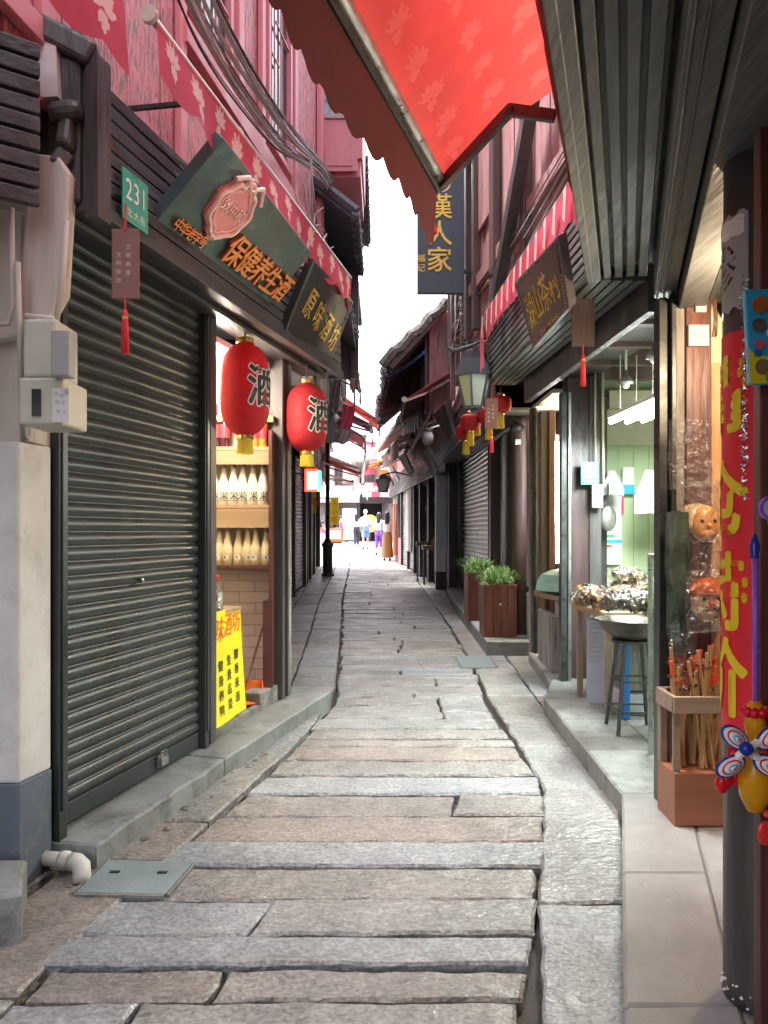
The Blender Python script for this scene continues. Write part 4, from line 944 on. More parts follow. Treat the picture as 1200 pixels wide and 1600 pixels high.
# ============================================================ BIG LANTERNS
def lantern(name, c, r, hh, label, cat='lantern', group=None, fr_len=.10, ink=None, top=True, seg=26, rope=None):
    t = thing(name, c, label, cat, group); c = Vector(c); n = 22
    prof = []
    for i in range(n * 2 + 1):
        s = -1 + 2 * i / (n * 2); rr = r * (1 - abs(s) ** 3.6) ** .5
        prof.append((max(r * .32, rr * (1 + (.012 if i % 2 else -.010))), s * hh / 2))
    m = MB(); m.lathe(prof, c, seg); m.build('lantern_body', M['lantern'], t, smooth=True)
    m = MB(); m.lathe([(r * .33, hh / 2 - .004), (r * .36, hh / 2 + .002), (r * .36, hh * .5 + .03 * r / .16), (r * .33, hh / 2 + .034 * r / .16)], c, 20); m.build('top_ring', M['brass'], t, smooth=False)
    m = MB(); m.lathe([(r * .30, -hh / 2 - .03 * r / .16), (r * .36, -hh / 2 - .02 * r / .16), (r * .34, -hh / 2 + .01)], c, 20); m.build('bottom_ring', M['brass'], t)
    m = MB(); nf = 30
    for k in range(nf):
        a = 2 * math.pi * k / nf; p = c + Vector((math.cos(a) * r * .31, math.sin(a) * r * .31, -hh / 2 - .015)); e = p + Vector((math.cos(a) * .006, math.sin(a) * .006, -fr_len + random.uniform(-.004, .004))); w = r * .034
        tdir = Vector((-math.sin(a), math.cos(a), 0)) * w
        m.add([p - tdir, p + tdir, e + tdir, e - tdir], [(0, 1, 2, 3)])
    m.build('fringe', M['fringe'], t)
    if rope: m = MB(); m.tube([c + Vector((0, 0, hh / 2)), Vector(rope)], .006, 6); m.build('hanging_cord', M['darkmetal'], t)
    if ink:
        ch, ang, size = ink
        def wp(q):
            a = ang + (q.x) / r; s = q.z / (hh / 2); rr = r * (1 - min(.99, abs(s)) ** 3.6) ** .5 + q.y
            return c + Vector((math.sin(a) * rr, -math.cos(a) * rr, q.z))
        m = MB(); m.text(ch, (0, .0045, 0), (1, 0, 0), (0, 0, 1), size, .0, bold=.0, warp=wp, width=.8, shear=.05, depth=0) if False else None
        m.c = 0
        for off, bold, mi in ((.003, .055, 1), (.0062, .022, 0)):
            m.c = mi; vs, fs = glyph(ch)
            for (dx, dy, dk) in thick(bold, 10 if mi else 6): m.add([wp(Vector(((v.x + dx) * size * .85, off + dk, (v.y + dy) * size * 1.1 + .01))) for v in vs], fs)
        m.build('character', [M['black'], M['white2']], t)
    return t
lantern('red_lantern', (P(383, 0, 5.05).x, 5.05, P(0, 609, 5.05).z), .160, .60, 'nearer and larger-looking red cloth lantern with a black character on the liquor shop', group='large red lanterns on the liquor shop', ink=('酒', .92, .25), rope=(P(383, 0, 5.05).x, 5.05, 2.80))
lantern('red_lantern', (P(479.5, 0, 6.0).x, 6.0, P(0, 653, 6.0).z), .160, .52, 'farther red cloth lantern with a black character, above the small lit sign', group='large red lanterns on the liquor shop', ink=('酒', .80, .25), rope=(P(479.5, 0, 6.0).x, 6.0, 2.80))

# ============================================================ LEFT HOUSES BEYOND
FL2 = Fr((-1.66, 6.55), (-1.70, 16.9), 'L')
FL4 = Fr((-1.70, 16.9), (-2.08, 27.0), 'L')
# side wall of L1 towards the set-back
m = MB(); m.box(-1.7, -.80, 6.12, 6.2, .2, 3.3); m.build('end_wall', M['blackpost'], L1)
def lhouse(name, fr, u0, u1, label, jut, hE, bays, upmat='pinkwood', zb=3.3, vin=0.0, eave=.45, tm='tile', roofmat=None, side='L', fj=.26, us=0):
    t = thing(name, fr((u0 + u1) / 2, -.5, gz(fr(u0, 0, 0).y)), label, 'house', None)
    zg = lambda u: gz(fr(u, 0, 0).y)
    u = u0
    for (w, kind) in bays:
        a, b = u, u + w; z = zg((a + b) / 2)
        if kind == 'post':
            m = MB(); m.box(a, b, -.1, .05, z - .1, zb, fr); m.build('post', M['blackpost'], t, bev=.006)
        elif kind.startswith('shutter'):
            sm = {'shutter': 'shutter3', 'shutterolive': 'shutter2', 'shutterdark': 'shutter'}[kind]
            m = shutter_mesh(fr, a, b, z + .04, zb - .35, -.02, pitch=.075); m.build('rolling_shutter', M[sm], t, smooth=True)
            m = MB(); m.box(a, b, -.06, .03, zb - .35, zb, fr); m.build('shutter_box', M['blackwood'], t)
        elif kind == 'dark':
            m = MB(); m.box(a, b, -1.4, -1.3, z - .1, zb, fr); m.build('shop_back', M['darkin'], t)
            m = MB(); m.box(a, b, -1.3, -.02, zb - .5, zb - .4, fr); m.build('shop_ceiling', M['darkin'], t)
        elif kind == 'light':
            m = MB(); m.box(a, b, -1.2, -1.1, z - .1, zb, fr); m.build('shop_back', M['whitefab'], t)
            m = MB(); m.box(a, b, -.4, -.02, z - .05, z + .8, fr); m.build('counter', M['pinkpaint'], t, bev=.01)
        elif kind == 'board':
            m = MB(); n = max(1, int(w / .18))
            for i in range(n): m.box(lerp(a, b, i / n) + .003, lerp(a, b, (i + 1) / n) - .003, -.06, random.uniform(-.005, .008), z - .1, zb, fr)
            m.build('board_wall', M['greywall'], t)
        u = b
    m = MB(); slats(m, fr, u0, u1, fj, zb - .45, zb + .1, 7, t=.02, gap=.012); m.box(u0, u1, -.1, fj - .02, zb + .06, zb + .1, fr); m.build('fascia', M['blackwood'], t)
    m = MB(); u0_ = u0; u0 = u0 + us; u = u0
    while u < u1: m.box(u, min(u + .2, u1) - .004, jut - .08, jut + random.uniform(-.006, .006), zb + .13, hE + .6, fr); u += .2
    m.box(u0, u1, -.1, jut - .02, zb + .105, zb + .128, fr); m.box(u0, u0 + .06, -1, jut - .085, zb + .13, hE + .5, fr)
    m.build('upper_wall', M[upmat], t)
    n = max(1, int((u1 - u0) / 1.5))
    for i in range(n):
        a = lerp(u0, u1, (i + .18) / n); b = lerp(u0, u1, (i + .82) / n); window(fr, a, b, zb + .6, hE - .1, jut + .01, t, M['pinkwood'] if upmat != 'greywall' else M['brownpost'], M['darkpane'], n=4)
    m = MB(); m.box(u0, u1, -2.3, -2.2, -.2, hE + 1.3, fr); m.box(u0, u1, -2.19, -.11, zb + .106, zb + .127, fr); m.box(u0, u0 + .05, -2.19, -.11, -.2, hE + 1.0, fr); m.box(u1 - .05, u1, -2.19, -.11, -.2, hE + 1.0, fr); m.build('rear_wall', M['greywall'], t)
    m = MB(); roof(m, fr, u0 - .05, u1 + .05, -2.2, jut + eave, hE + 1.35, hE, .24); eave_tiles(m, fr, u0, u1, jut + eave, hE - .02, .2); m.build('roof', M[tm], t, smooth=False)
    return t
lhouse('timber_house', FL2, 0, 5.6, 'dark jettied timber house with a rolling shutter just past the liquor shop', 1.0, 6.0, [(.25, 'post'), (2.4, 'board'), (.2, 'post'), (2.0, 'shutter'), (.15, 'post'), (.6, 'board')], 'greywall', us=2.85)
lhouse('timber_house', FL2, 5.62, 10.3, 'set-back timber house with two grey shutters left of the black lamp post', .85, 6.0, [(.15, 'post'), (2.1, 'shutter'), (.18, 'post'), (1.9, 'shutter'), (.25, 'post')], 'greywall', eave=.35)
lhouse('timber_house', FL4, .02, 6.2, 'far left timber house whose front ends behind the black lamp post', .35, 5.3, [(.2, 'post'), (1.2, 'dark'), (.2, 'post'), (1.6, 'board'), (.2, 'post'), (2.6, 'dark'), (.2, 'post')], 'pinkwood', eave=.25)

# lit sign
LS = thing('lit_sign', P(489, 770, 9.5), 'small glowing red and white lit sign below the farther big lantern', 'lit sign')
m = MB(); a, b = P(476.5, 768, 9.5), P(500, 733, 9.5); m.box(a.x, b.x, 9.5, 9.6, a.z, b.z); m.build('casing', M['darkmetal'], LS, bev=.01)
m = MB(); m.box(a.x + .03, b.x - .03, 9.49, 9.499, a.z + .03, b.z - .03); m.build('lit_face', M['led'], LS)
m = MB(); w = .022; m.box(a.x, a.x + w, 9.485, 9.499, a.z, b.z); m.box(a.x + w, b.x - w, 9.485, 9.499, a.z, a.z + w); m.box(a.x + w, b.x - w, 9.485, 9.499, b.z - w, b.z); m.text('名', ((a.x + b.x) / 2, 9.486, lerp(a.z, b.z, .68)), (1, 0, 0), (0, 0, 1), .11, .002, bold=.02); m.text('吃', ((a.x + b.x) / 2, 9.486, lerp(a.z, b.z, .3)), (1, 0, 0), (0, 0, 1), .11, .002, bold=.02); m.build('red_tube', M['ledred'], LS)
m = MB(); m.box(b.x - w + .001, b.x + .012, 9.487, 9.505, a.z, b.z - .02); m.build('green_tube', M['ledgreen'], LS)
m = MB(); m.bar((a.x, 9.55, b.z - .05), (-1.62, 9.55, b.z - .05), .02, .02); m.build('wall_arm', M['darkmetal'], LS)
# street lamp post on the left
def lamppost(x, Y, label):
    z = gz(Y); t = thing('lamp_post', (x, Y, z), label, 'lamp post')
    m = MB(); m.lathe([(.16, 0), (.16, .05), (.125, .08), (.125, .72), (.15, .75), (.15, .80), (.10, .84), (.07, .92)], (x, Y, z), 8); m.build('pedestal', M['darkmetal'], t)
    m = MB(); m.lathe([(.055, .9), (.05, 2.4), (.045, 4.0)], (x, Y, z), 12); m.build('pole', M['darkmetal'], t, smooth=True)
    m = MB(); m.tube([(x, Y, z + 3.9), (x + .15, Y, z + 4.0), (x + .4, Y, z + 3.95)], .02, 8); m.build('arm', M['darkmetal'], t, smooth=True)
    m = MB(); m.lathe([(.08, 0), (.13, .25), (.16, .26), (.05, .38), (.01, .42)], (x + .4, Y, z + 3.5), 6); m.build('lantern_head', M['lampmetal'], t)
lamppost(P(512, 0, 19.4).x, 19.4, 'black cast lamp post with a square pedestal at the left edge of the paving')
# yellow banners far left
def vbanner(px0, px1, py0, py1, Y, s, label, fc='yellow', tc='redtext', size=.2, bold=.01):
    a, b = P(px0, py1, Y), P(px1, py0, Y); t = thing('street_banner', ((a.x + b.x) / 2, Y, a.z), label, 'banner', None)
    m = MB(); m.box(a.x, b.x, Y, Y + .02, a.z, b.z); m.build('cloth', M[fc], t)
    m = MB(); m.text(s, ((a.x + b.x) / 2, Y - .003, (a.z + b.z) / 2), (1, 0, 0), (0, 0, 1), size, .001, step=(b.z - a.z) / (len(s) + .3), vertical=True, bold=bold); m.build('writing', M[tc], t)
    m = MB(); m.tube([(a.x - .04, Y + .01, b.z), (b.x + .04, Y + .01, b.z)], .015, 6); m.tube([(a.x - .03, Y + .01, b.z), (a.x - .4, Y + .3, b.z)], .012, 6); m.build('hanging_rod', M['darkmetal'], t)
    return t
vbanner(516, 529, 778, 820, 23.5, '名小吃', 'tall yellow banner hanging behind the black lamp post on the left')
vbanner(489, 494, 765, 802, 17.5, '酒', 'narrow yellow strip banner seen left of the black lamp post')

# far left awnings
AG = 'awnings over the far street'
awning('awning', FL2, 8.9, 10.3, 4.2, 3.72, 1.58, M['redfab'], 'bright red awning on the left reaching farthest over the street, round white bar end', vw=.85, val=.25, group=AG, barr=.035)
awning('awning', FL2, 6.2, 7.6, 4.35, 4.05, 1.25, M['maroon'], 'folded dark maroon awning above the bright red one on the left', vw=.9, val=.3, group=AG, barr=.03)
awning('awning', FL4, 1.2, 3.6, 4.3, 3.7, 1.3, M['maroon'], 'dark maroon awning directly below and beyond the bright red one on the left', vw=.3, val=.4, group=AG, barr=.035)
awning('awning', FL4, 4.0, 6.0, 3.6, 3.2, 1.2, M['faded'], 'faded grey awning low on the far left above the yellow banner', vw=.2, val=.3, group=AG, barr=.03)
awning('awning', FL4, 5.0, 6.1, 3.2, 2.9, 1.0, M['whitefab'], 'white and red striped awning at the far end of the left side', vw=.05, val=.3, stripes=.3, print_=M['redfab'], group=AG, barr=.03)
awning('awning', FL2, 2.6, 4.6, 3.9, 3.75, 1.25, M['maroon'], 'rolled maroon awning tucked under the jetty just past the black sign board', vw=.86, val=.5, group=AG, barr=.03, sheet=False)
awning('awning', FL2, .3, 2.3, 4.0, 3.9, 1.10, M['pinkfab'], 'rolled crimson cloth under the jetty beside the black sign board', vw=.86, val=.35, group=AG, barr=.03, sheet=False)
awning('awning', FL4, 2.3, 3.7, 3.35, 2.95, 1.2, M['redfab'], 'low red awning on the left just beyond the black lamp post', vw=.2, val=.25, group=AG, barr=.03)
awning('awning', FL2, 7.6, 8.7, 3.75, 3.45, 1.45, M['maroon'], 'small dark maroon awning just before the bright red one on the left', vw=.7, val=.35, group=AG, barr=.03)
awning('awning', FL4, 4.3, 5.0, 4.3, 3.9, 1.6, M['pinkfab'], 'narrow crimson awning high on the far left, over the yellow banner', vw=.3, val=.3, group=AG, barr=.03)
# hanging cloth pennant & clutter below awning line
for (px0, px1, py0, py1, Y, mt, lab) in ((533, 553, 632, 668, 13.5, 'pinkfab', 'small crimson cloth flap hanging under the left eaves'), (520, 532, 560, 640, 10.5, 'faded', 'faded cloth strip hanging under the left jetty'), (524, 548, 668, 690, 14, 'whitefab', 'white cloth flap hanging under the left eaves'), (536, 570, 705, 755, 24, 'whitefab', 'white sheet bundled under the far left awning'), (556, 590, 716, 740, 26, 'pinkfab', 'pink cloth bundled under the far left awning')):
    m = MB(); a, b = P(px0, py1, Y), P(px1, py0, Y)
    m.grid(lambda i, j: Vector((lerp(a.x, b.x, i) + .02 * math.sin(j * 5), Y + .08 * math.sin(i * 9 + j * 3), lerp(b.z, a.z, j) - .04 * math.sin(i * 3.1))), 10, 6)
    tag(m.build('hanging_cloth', M[mt], smooth=True), lab, 'cloth')
# wall boxes and lamps along the left
for (px, py, Y, r, lab) in ((523, 653, 12.0, .07, 'round white meter dome high on the left wall'), (560, 722, 24, .35, 'white satellite dish under the far left awning')):
    t = thing('wall_dish', P(px, py, Y), lab, 'dish'); m = MB(); m.lathe([(r, 0), (r * .7, .06), (.01, .09)], P(px, py, Y), 16, Matrix.Rotation(R(-90), 3, 'X')); m.build('bowl', M['white'], t, smooth=True)
    m = MB(); m.tube([P(px, py, Y), P(px, py, Y) + Vector((-.25, .25, -.1))], .015, 6); m.build('arm', M['steel'], t)

# ============================================================ END OF THE STREET
FE = Fr((-8.5, 47), (6.5, 46.0), 'R')
FE.n = Vector((-FE.d.y, FE.d.x)) * -1 if FE.n.y > 0 else FE.n
E = []
for i, (u0, u1, up, lab, bays, h) in enumerate(((0, 5.2, 'plaster', 'pale plastered house at the sunny end of the street, left part', [(.3, 'post'), (2.2, 'light'), (.2, 'post'), (2.5, 'board')], 5.2), (5.25, 10.2, 'plaster', 'pale shop house facing down the street at its sunny end', [(.25, 'post'), (1.4, 'light'), (.2, 'post'), (1.3, 'dark'), (.2, 'post'), (1.6, 'board')], 5.6), (10.25, 15, 'peach', 'cream house at the end of the street, right part', [(.2, 'post'), (2.2, 'dark'), (.2, 'post'), (2.2, 'board')], 5.3))):
    E.append(lhouse('shop_house', FE, u0, u1, lab, .1, h, bays, up, zb=3.6, tm='tilepale'))
awning('awning', FE, 4.2, 7.2, 4.1, 3.5, 1.5, M['whitefab'], 'left white and red striped awning on the sunny shop at the street end', vw=.1, val=.35, stripes=.35, print_=M['pinkflower'], group=AG, barr=.04, arms=False)
awning('awning', FE, 7.4, 10.0, 4.4, 3.8, 1.7, M['whitefab'], 'right white awning with crimson stripes on the sunny shop at the street end', vw=.1, val=.35, stripes=.5, print_=M['pinkfab'], group=AG, barr=.04, arms=False)
awning('awning', FE, 8.0, 9.6, 5.6, 5.1, 1.2, M['orangefab'], 'orange awning high on the shop house at the end of the street', vw=.15, val=.3, group=AG, barr=.04, arms=False)
# disc sign and goods at the end
for (px, py, Y, r, mt, lab) in ((578, 818, 44, .5, 'gold', 'round gilt disc sign in the shop doorway behind the walkers'),):
    t = thing('disc_sign', P(px, py, Y), lab, 'sign'); m = MB(); m.lathe([(r, 0), (r, .06)], P(px, py, Y), 24, Matrix.Rotation(R(90), 3, 'X')); m.build('disc', M[mt], t); m = MB(); m.lathe([(r * .35, .061), (r * .35, .09)], P(px, py, Y), 20, Matrix.Rotation(R(90), 3, 'X')); m.build('hub', M['darkmetal'], t)
    m = MB(); m.bar(P(px, py + 8, Y + .05), (P(px, 0, Y).x, Y + .05, gz(Y)), .08, .08); m.build('stand', M['darkmetal'], t)
for k, (px, Y, w, h, mt, lab) in enumerate(((522, 42, .9, .8, 'orangefab', 'orange stall box below the yellow banner at the far left'), (546, 45, .8, 1.9, 'bluegrey', 'pale blue upright cooler cabinet at the end of the street'))):
    t = thing('stall_cabinet', (P(px, 0, Y).x, Y, gz(Y)), lab, 'cabinet'); x = P(px, 0, Y).x
    m = MB(); m.box(x - w / 2, x + w / 2, Y, Y + .5, gz(Y) + .08, gz(Y) + h); m.build('cabinet_body', M[mt], t, bev=.03)
    m = MB(); m.box(x - w / 2 + .08, x + w / 2 - .08, Y - .015, Y - .001, gz(Y) + h * .3, gz(Y) + h - .1); m.build('door_panel', M['white'], t)
    m = MB(); m.box(x - w / 2 + .05, x + w / 2 - .05, Y + .05, Y + .45, gz(Y), gz(Y) + .078); m.build('foot', M['darkmetal'], t)
# ============================================================ RIGHT SIDE
# ---- R1: toy shop building nearest on the right
F1 = Fr((.30, .20), (1.466, 3.96), 'R')      # parallel to the near right direction
R1 = thing('toy_shop', (1.9, 2.6, .1), 'dark timber toy shop on the near right with a slatted overhanging soffit', 'shop building')
def RX(y, off=0): return 1.05 + .31 * (y - 3.96) + off      # outer edge of the overhang
FS = Fr((RX(-.5), -.5), (RX(3.96), 3.96), 'R')
Ls = FS.L
m = MB()
offs = [(0, .050, .012), (.062, .098, 0), (.116, .154, 0), (.172, .210, 0), (.228, .27, .006)]
for (a, b, dz_) in offs:
    m.box(-.2, Ls + .005, -b, -a, 2.775 - dz_, 2.815, FS)
m.build('soffit', M['soffitwood'], R1, bev=.004)
m = MB(); m.box(-.2, Ls, -.012, .022, 2.76, 3.26, FS); m.box(-.2, Ls, -.29, -.013, 2.83, 2.85, FS); m.build('fascia', M['soffitwood'], R1, bev=.004)
m = MB(); m.box(-.2, Ls - .05, -.40, -.30, 2.64, 2.83, FS); m.box(-.2, Ls + .02, -.53, -.41, 2.56, 2.83, FS); m.box(-.2, Ls - .02, -.62, -.545, 2.60, 2.83, FS); m.box(-.2, Ls + .03, -.80, -.63, 2.53, 2.83, FS)
for v in (-.315, -.345): m.box(-.2, Ls - .06, v - .004, v + .004, 2.628, 2.639, FS)
m.build('lintel', M['soffitwood'], R1, bev=.006)
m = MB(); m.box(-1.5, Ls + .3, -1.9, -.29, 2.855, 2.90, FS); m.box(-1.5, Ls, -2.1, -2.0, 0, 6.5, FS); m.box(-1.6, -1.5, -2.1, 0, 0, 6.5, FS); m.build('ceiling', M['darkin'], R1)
m = MB(); m.box(-1.5, Ls + .0, -2.0, .0, 3.4, 3.46, FS); m.box(-1.5, Ls, -.25, -.15, 3.46, 5.6, FS); m.build('upper_wall', M['pinkwood'], R1)
m = MB(); roof(m, FS, -1.6, Ls + .1, -2.0, .15, 6.6, 5.6); m.build('roof', M['tile'], R1)
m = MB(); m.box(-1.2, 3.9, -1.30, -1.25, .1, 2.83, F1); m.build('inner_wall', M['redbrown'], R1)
# frontal wall with masks (faces the camera) at Y 3.75
YW = 3.72
m = MB(); xs = P(1045, 0, YW).x
m.box(xs + .035, xs + .075, YW, YW + .1, .15, 2.7); m.build('plaster_strip', M['paleboard'], R1)
m = MB(); a, b = P(1070, 0, YW).x, P(1109, 0, YW).x; m.box(a, b, YW - .02, YW + .05, .15, 2.75); m.build('board', M['redbrown'], R1, bev=.003)
m = MB(); m.box(b + .003, b + .10, YW - .012, YW + .05, .15, 2.30); m.build('board', M['ply'], R1, bev=.003)
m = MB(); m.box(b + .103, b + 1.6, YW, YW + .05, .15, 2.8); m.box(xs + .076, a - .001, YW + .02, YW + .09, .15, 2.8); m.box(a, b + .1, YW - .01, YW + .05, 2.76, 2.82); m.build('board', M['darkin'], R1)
m = MB(); m.box(xs - .038, xs + .004, YW + .02, YW + .10, gz(3.8) + .12, 2.62); m.box(xs + .008, xs + .030, YW - .02, YW + .12, gz(3.8) + .12, 2.62); m.build('steel_post', M['darkmetal'], R1, bev=.003)
# big round column in front
CXc, CYc, CR = 1.108, 2.24, .125
CLM = thing('round_column', (CXc, CYc, gz(CYc) + .12), 'round dark timber column at the right edge, wrapped with a red banner', 'column')
m = MB(); m.lathe([(CR * 1.02, 0), (CR, .04), (CR, 1.2), (CR * .985, 2.9)], (CXc, CYc, gz(CYc) + .12), 36); m.build('shaft', M['blackpost'], CLM, smooth=True)
m = MB()
for k in range(40):
    a = random.uniform(2.4, 5.2); h = random.uniform(.0, .05); p = Vector((CXc + math.cos(a) * (CR * 1.03), CYc + math.sin(a) * CR * 1.03, gz(CYc) + .13 + h)); m.ball(p, random.uniform(.002, .006), (1, 1, .8), 5, 4, .3)
m.build('paint_spatter', M['white2'], CLM)
def onc(ang, z, r=CR + .003): return Vector((CXc + math.cos(ang) * r, CYc + math.sin(ang) * r, z))
cen = math.atan2(-CYc, -CXc)         # direction to the camera
def wrap(m, a0, a1, z0, z1, r, n=14, nz=10, rag=0):
    m.grid(lambda i, j: onc(lerp(a0, a1, i), lerp(z0, z1, j) + (rag * math.sin(i * 23) * (1 if j > .5 else -1) if rag else 0), r + .0008 * math.sin(j * 40 + i * 5)), n, nz)
# angles: left silhouette = cen - ~90deg (clockwise towards -X side)
al = cen - R(93)
def zc(py): return P(0, py, CYc - .06).z
rb_ = MB(); wrap(rb_, cen - R(130), cen - R(8), zc(1150), zc(515), CR + .004)
RB = tag(rb_.build('red_banner', M['redcloth'], smooth=True), 'tall red cloth banner with yellow characters wrapped round the dark column at the right', 'banner')
m = MB(); zs_ = [zc(612), zc(775), zc(925), zc(1062)]
for ch, zz in zip('清仓特价', zs_):
    vs, fs = glyph(ch); sz = .21
    for (dx, dy, dk) in thick(.028, 8): m.add([onc(cen - R(72) + ((v.x + dx) * sz) / CR, zz + (v.y + dy) * sz * 1.1, CR + .0065 + dk) for v in vs], fs)
tx = m.build('characters', M['yellowtext'], RB)
pw = MB(); wrap(pw, cen - R(110), cen - R(25), zc(480), zc(330), CR + .003, rag=.008)
PW = tag(pw.build('torn_poster', M['greycloth'], smooth=True), 'torn grey and white poster pasted on the dark column above the red banner', 'poster')
m = MB(); wrap(m, cen - R(108), cen - R(30), zc(365), zc(335), CR + .0045, rag=.003); m.build('white_patch', M['white2'], PW)
m = MB(); vs, fs = glyph('惨'); m.add([onc(cen - R(72) + v.x * .14 / CR, zc(410) + v.y * .15, CR + .0045) for v in vs], fs); m.build('printed_character', M['darkmetal'], PW)
m = MB()
for k in range(420):
    z = lerp(zc(780), zc(435), random.random()); a = cen - R(30) + random.uniform(-.05, .05); p = onc(a, z, CR + .006); d = Vector((random.uniform(-1, 1), random.uniform(-1, .2), random.uniform(-.6, .6))).normalized() * .011; w = Vector((0, 0, .0012))
    m.add([p - w, p + d - w, p + d + w, p + w], [(0, 1, 2, 3)])
tag(m.build('tinsel_strip', M['tin']), 'shiny silver tinsel strip hanging down the dark column beside the red banner', 'tinsel')
# brown board at the right edge
m = MB(); x = P(1188, 0, 2.05).x; m.box(x, x + .5, 2.05, 2.09, gz(2) + .12, 2.9); m.box(x + .03, x + .06, 2.03, 2.048, gz(2) + .12, 2.9)
tag(m.build('timber_board', M['redbrown'], bev=.003), 'reddish brown upright timber board cut off by the right edge', 'board')
# toy packet
TP = thing('toy_packet', P(1190, 600, 2.0), 'blue and yellow toy packet with round pictures hanging at the right edge', 'toy packet')
a, b = P(1166, 600, 2.0), P(1215, 452, 2.0)
m = MB(); m.prism([P(1172, 600, 2.0), P(1225, 600, 2.0), P(1222, 450, 2.0), P(1164, 452, 2.0)], (0, .02, 0)); m.build('card', M['skyblue'], TP, bev=.004)
m = MB(); m.prism([P(1172.5, 599, 1.998), P(1225, 599, 1.998), P(1225, 562, 1.998), P(1184, 555, 1.998), P(1170, 545, 1.998)], (0, .001, 0)); m.build('yellow_foot', M['yellow'], TP)
for (px, py, r, mt) in ((1188, 476, 13, 'orangefab'), (1186, 508, 11, 'steel'), (1187, 538, 8, 'pinkcloth'), (1184, 551, 6, 'blue'), (1192, 573, 12, 'olive'), (1188, 476, 8, 'brownpost'), (1206, 520, 9, 'white2'), (1206, 590, 9, 'bagwhite')):
    m = MB(); c_ = P(px, py, 1.994 - r * .0001); rr = r / FPX * 2; m.lathe([(rr, 0), (rr, .0015)], c_, 20, Matrix.Rotation(R(90), 3, 'X')); m.build('round_picture', M[mt], TP)
# violet balloon stick with the balloon pinwheel
VT = thing('balloon_toy', P(1172, 1200, 1.96), 'inflatable balloon toy with four striped petals and a blue knob on a violet stick', 'balloon toy')
Yt = 1.96
m = MB(); m.tube([P(1180, 866, Yt), P(1181, 1108, Yt)], .0075, 10); m.build('stick', M['violet'], VT, smooth=True)
m = MB(); m.lathe([(.004, 0), (.013, -.03), (.010, -.055), (.013, -.06)], P(1179, 834, Yt), 12); m.build('blue_tip', M['balloonblue'], VT, smooth=True)
m = MB(); c_ = P(1182, 1112, Yt)
for k in range(9):
    a = 2 * math.pi * k / 9; m.ball(c_ + Vector((math.cos(a) * .026, math.sin(a) * .02, 0)), .013, (1, 1, 1.1), 10, 8)
m.build('red_collar', M['balloonred'], VT, smooth=True)
m = MB(); m.lathe([(.012, .12), (.024, .10), (.022, .08), (.027, .06), (.022, .04), (.026, .0), (.038, -.05), (.043, -.08), (.036, -.12), (.02, -.155), (.005, -.16)], P(1180, 1170, Yt), 20); m.build('yellow_body', M['balloonyellow'], VT, smooth=True)
m = MB()
for (px, py) in ((1135, 1218), (1128, 1224), (1150, 1212), (1146, 1180), (1196, 1178), (1200, 1225), (1172, 1228)): m.ball(P(px, py, Yt + .02), .020, (.8, .8, 1.3), 12, 8)
m.build('red_lobe', M['balloonred'], VT, smooth=True)
stp = []
for k, (px, py, an) in enumerate(((1148, 1152, 142), (1202, 1152, 40), (1141, 1197, 208), (1199, 1196, -30))):
    cP = P(px, py, Yt - .06); rot = Matrix.Rotation(R(-an), 3, 'Y')
    cols = ['white2', 'balloonblue', 'white2', 'balloonred']
    for q, (rr, mt, off) in enumerate(((1.0, 'balloonblue', 0), (.86, 'white2', .003), (.66, 'balloonred', .006), (.54, 'white2', .009), (.36, 'skyblue', .012), (.24, 'white2', .015), (.12, 'balloonred', .018))):
        m = MB(); vs = []; 
        m.lathe([(rr * .030, 0), (rr * .029, -.004), (rr * .018, -.008), (.0006, -.010)], Vector((0, 0, 0)), 18, None); m.v = [cP + rot @ Vector((v.x * 1.35, v.z - off + .0, v.y * .82)) for v in m.v]
        if q == 0: pet = m.build('petal', M[mt], VT, smooth=True)
        else: m.build('petal_ring', M[mt], pet, smooth=True)
    hub = P(1166, 1171, Yt - .07)
    m = MB(); m.tube([cP + Vector((0, .004, 0)), hub + Vector((0, .004, 0))], [.012, .008], 8); m.build('petal_neck', M['white2'], VT)
m = MB(); m.ball(P(1166, 1170, Yt - .08), .017, (1, 1, 1), 14, 10); m.build('blue_knob', M['balloonblue'], VT, smooth=True)
# red ladle thing and violet disc at the very edge
t = thing('red_ladle', P(1195, 1310, 1.9), 'bright red plastic toy ladle at the right edge below the balloon toy', 'toy')
m = MB(); m.ball(P(1196, 1302, 1.9), .03, (.7, .25, 1), 14, 10); m.build('bowl', M['red'], t, smooth=True); m = MB(); m.tube([P(1203, 1290, 1.9), P(1212, 1240, 1.9)], .006, 8); m.ball(P(1199, 1272, 1.9), .009); m.build('handle', M['red'], t, smooth=True)
t = thing('paddle_toy', P(1197, 810, 1.92), 'violet round paddle toy cut off by the right edge', 'toy')
m = MB(); m.lathe([(.03, 0), (.03, .012)], P(1203, 794, 1.92), 24, Matrix.Rotation(R(90), 3, 'X')); m.build('paddle', M['violet'], t); m = MB(); m.lathe([(.022, .0125), (.022, .015)], P(1203, 794, 1.92), 24, Matrix.Rotation(R(90), 3, 'X')); m.build('paddle_face', M['lilac'], t)
m = MB(); m.bar(P(1203, 808, 1.925), P(1210, 860, 1.925), .012, .01); m.build('handle', M['violet'], t)

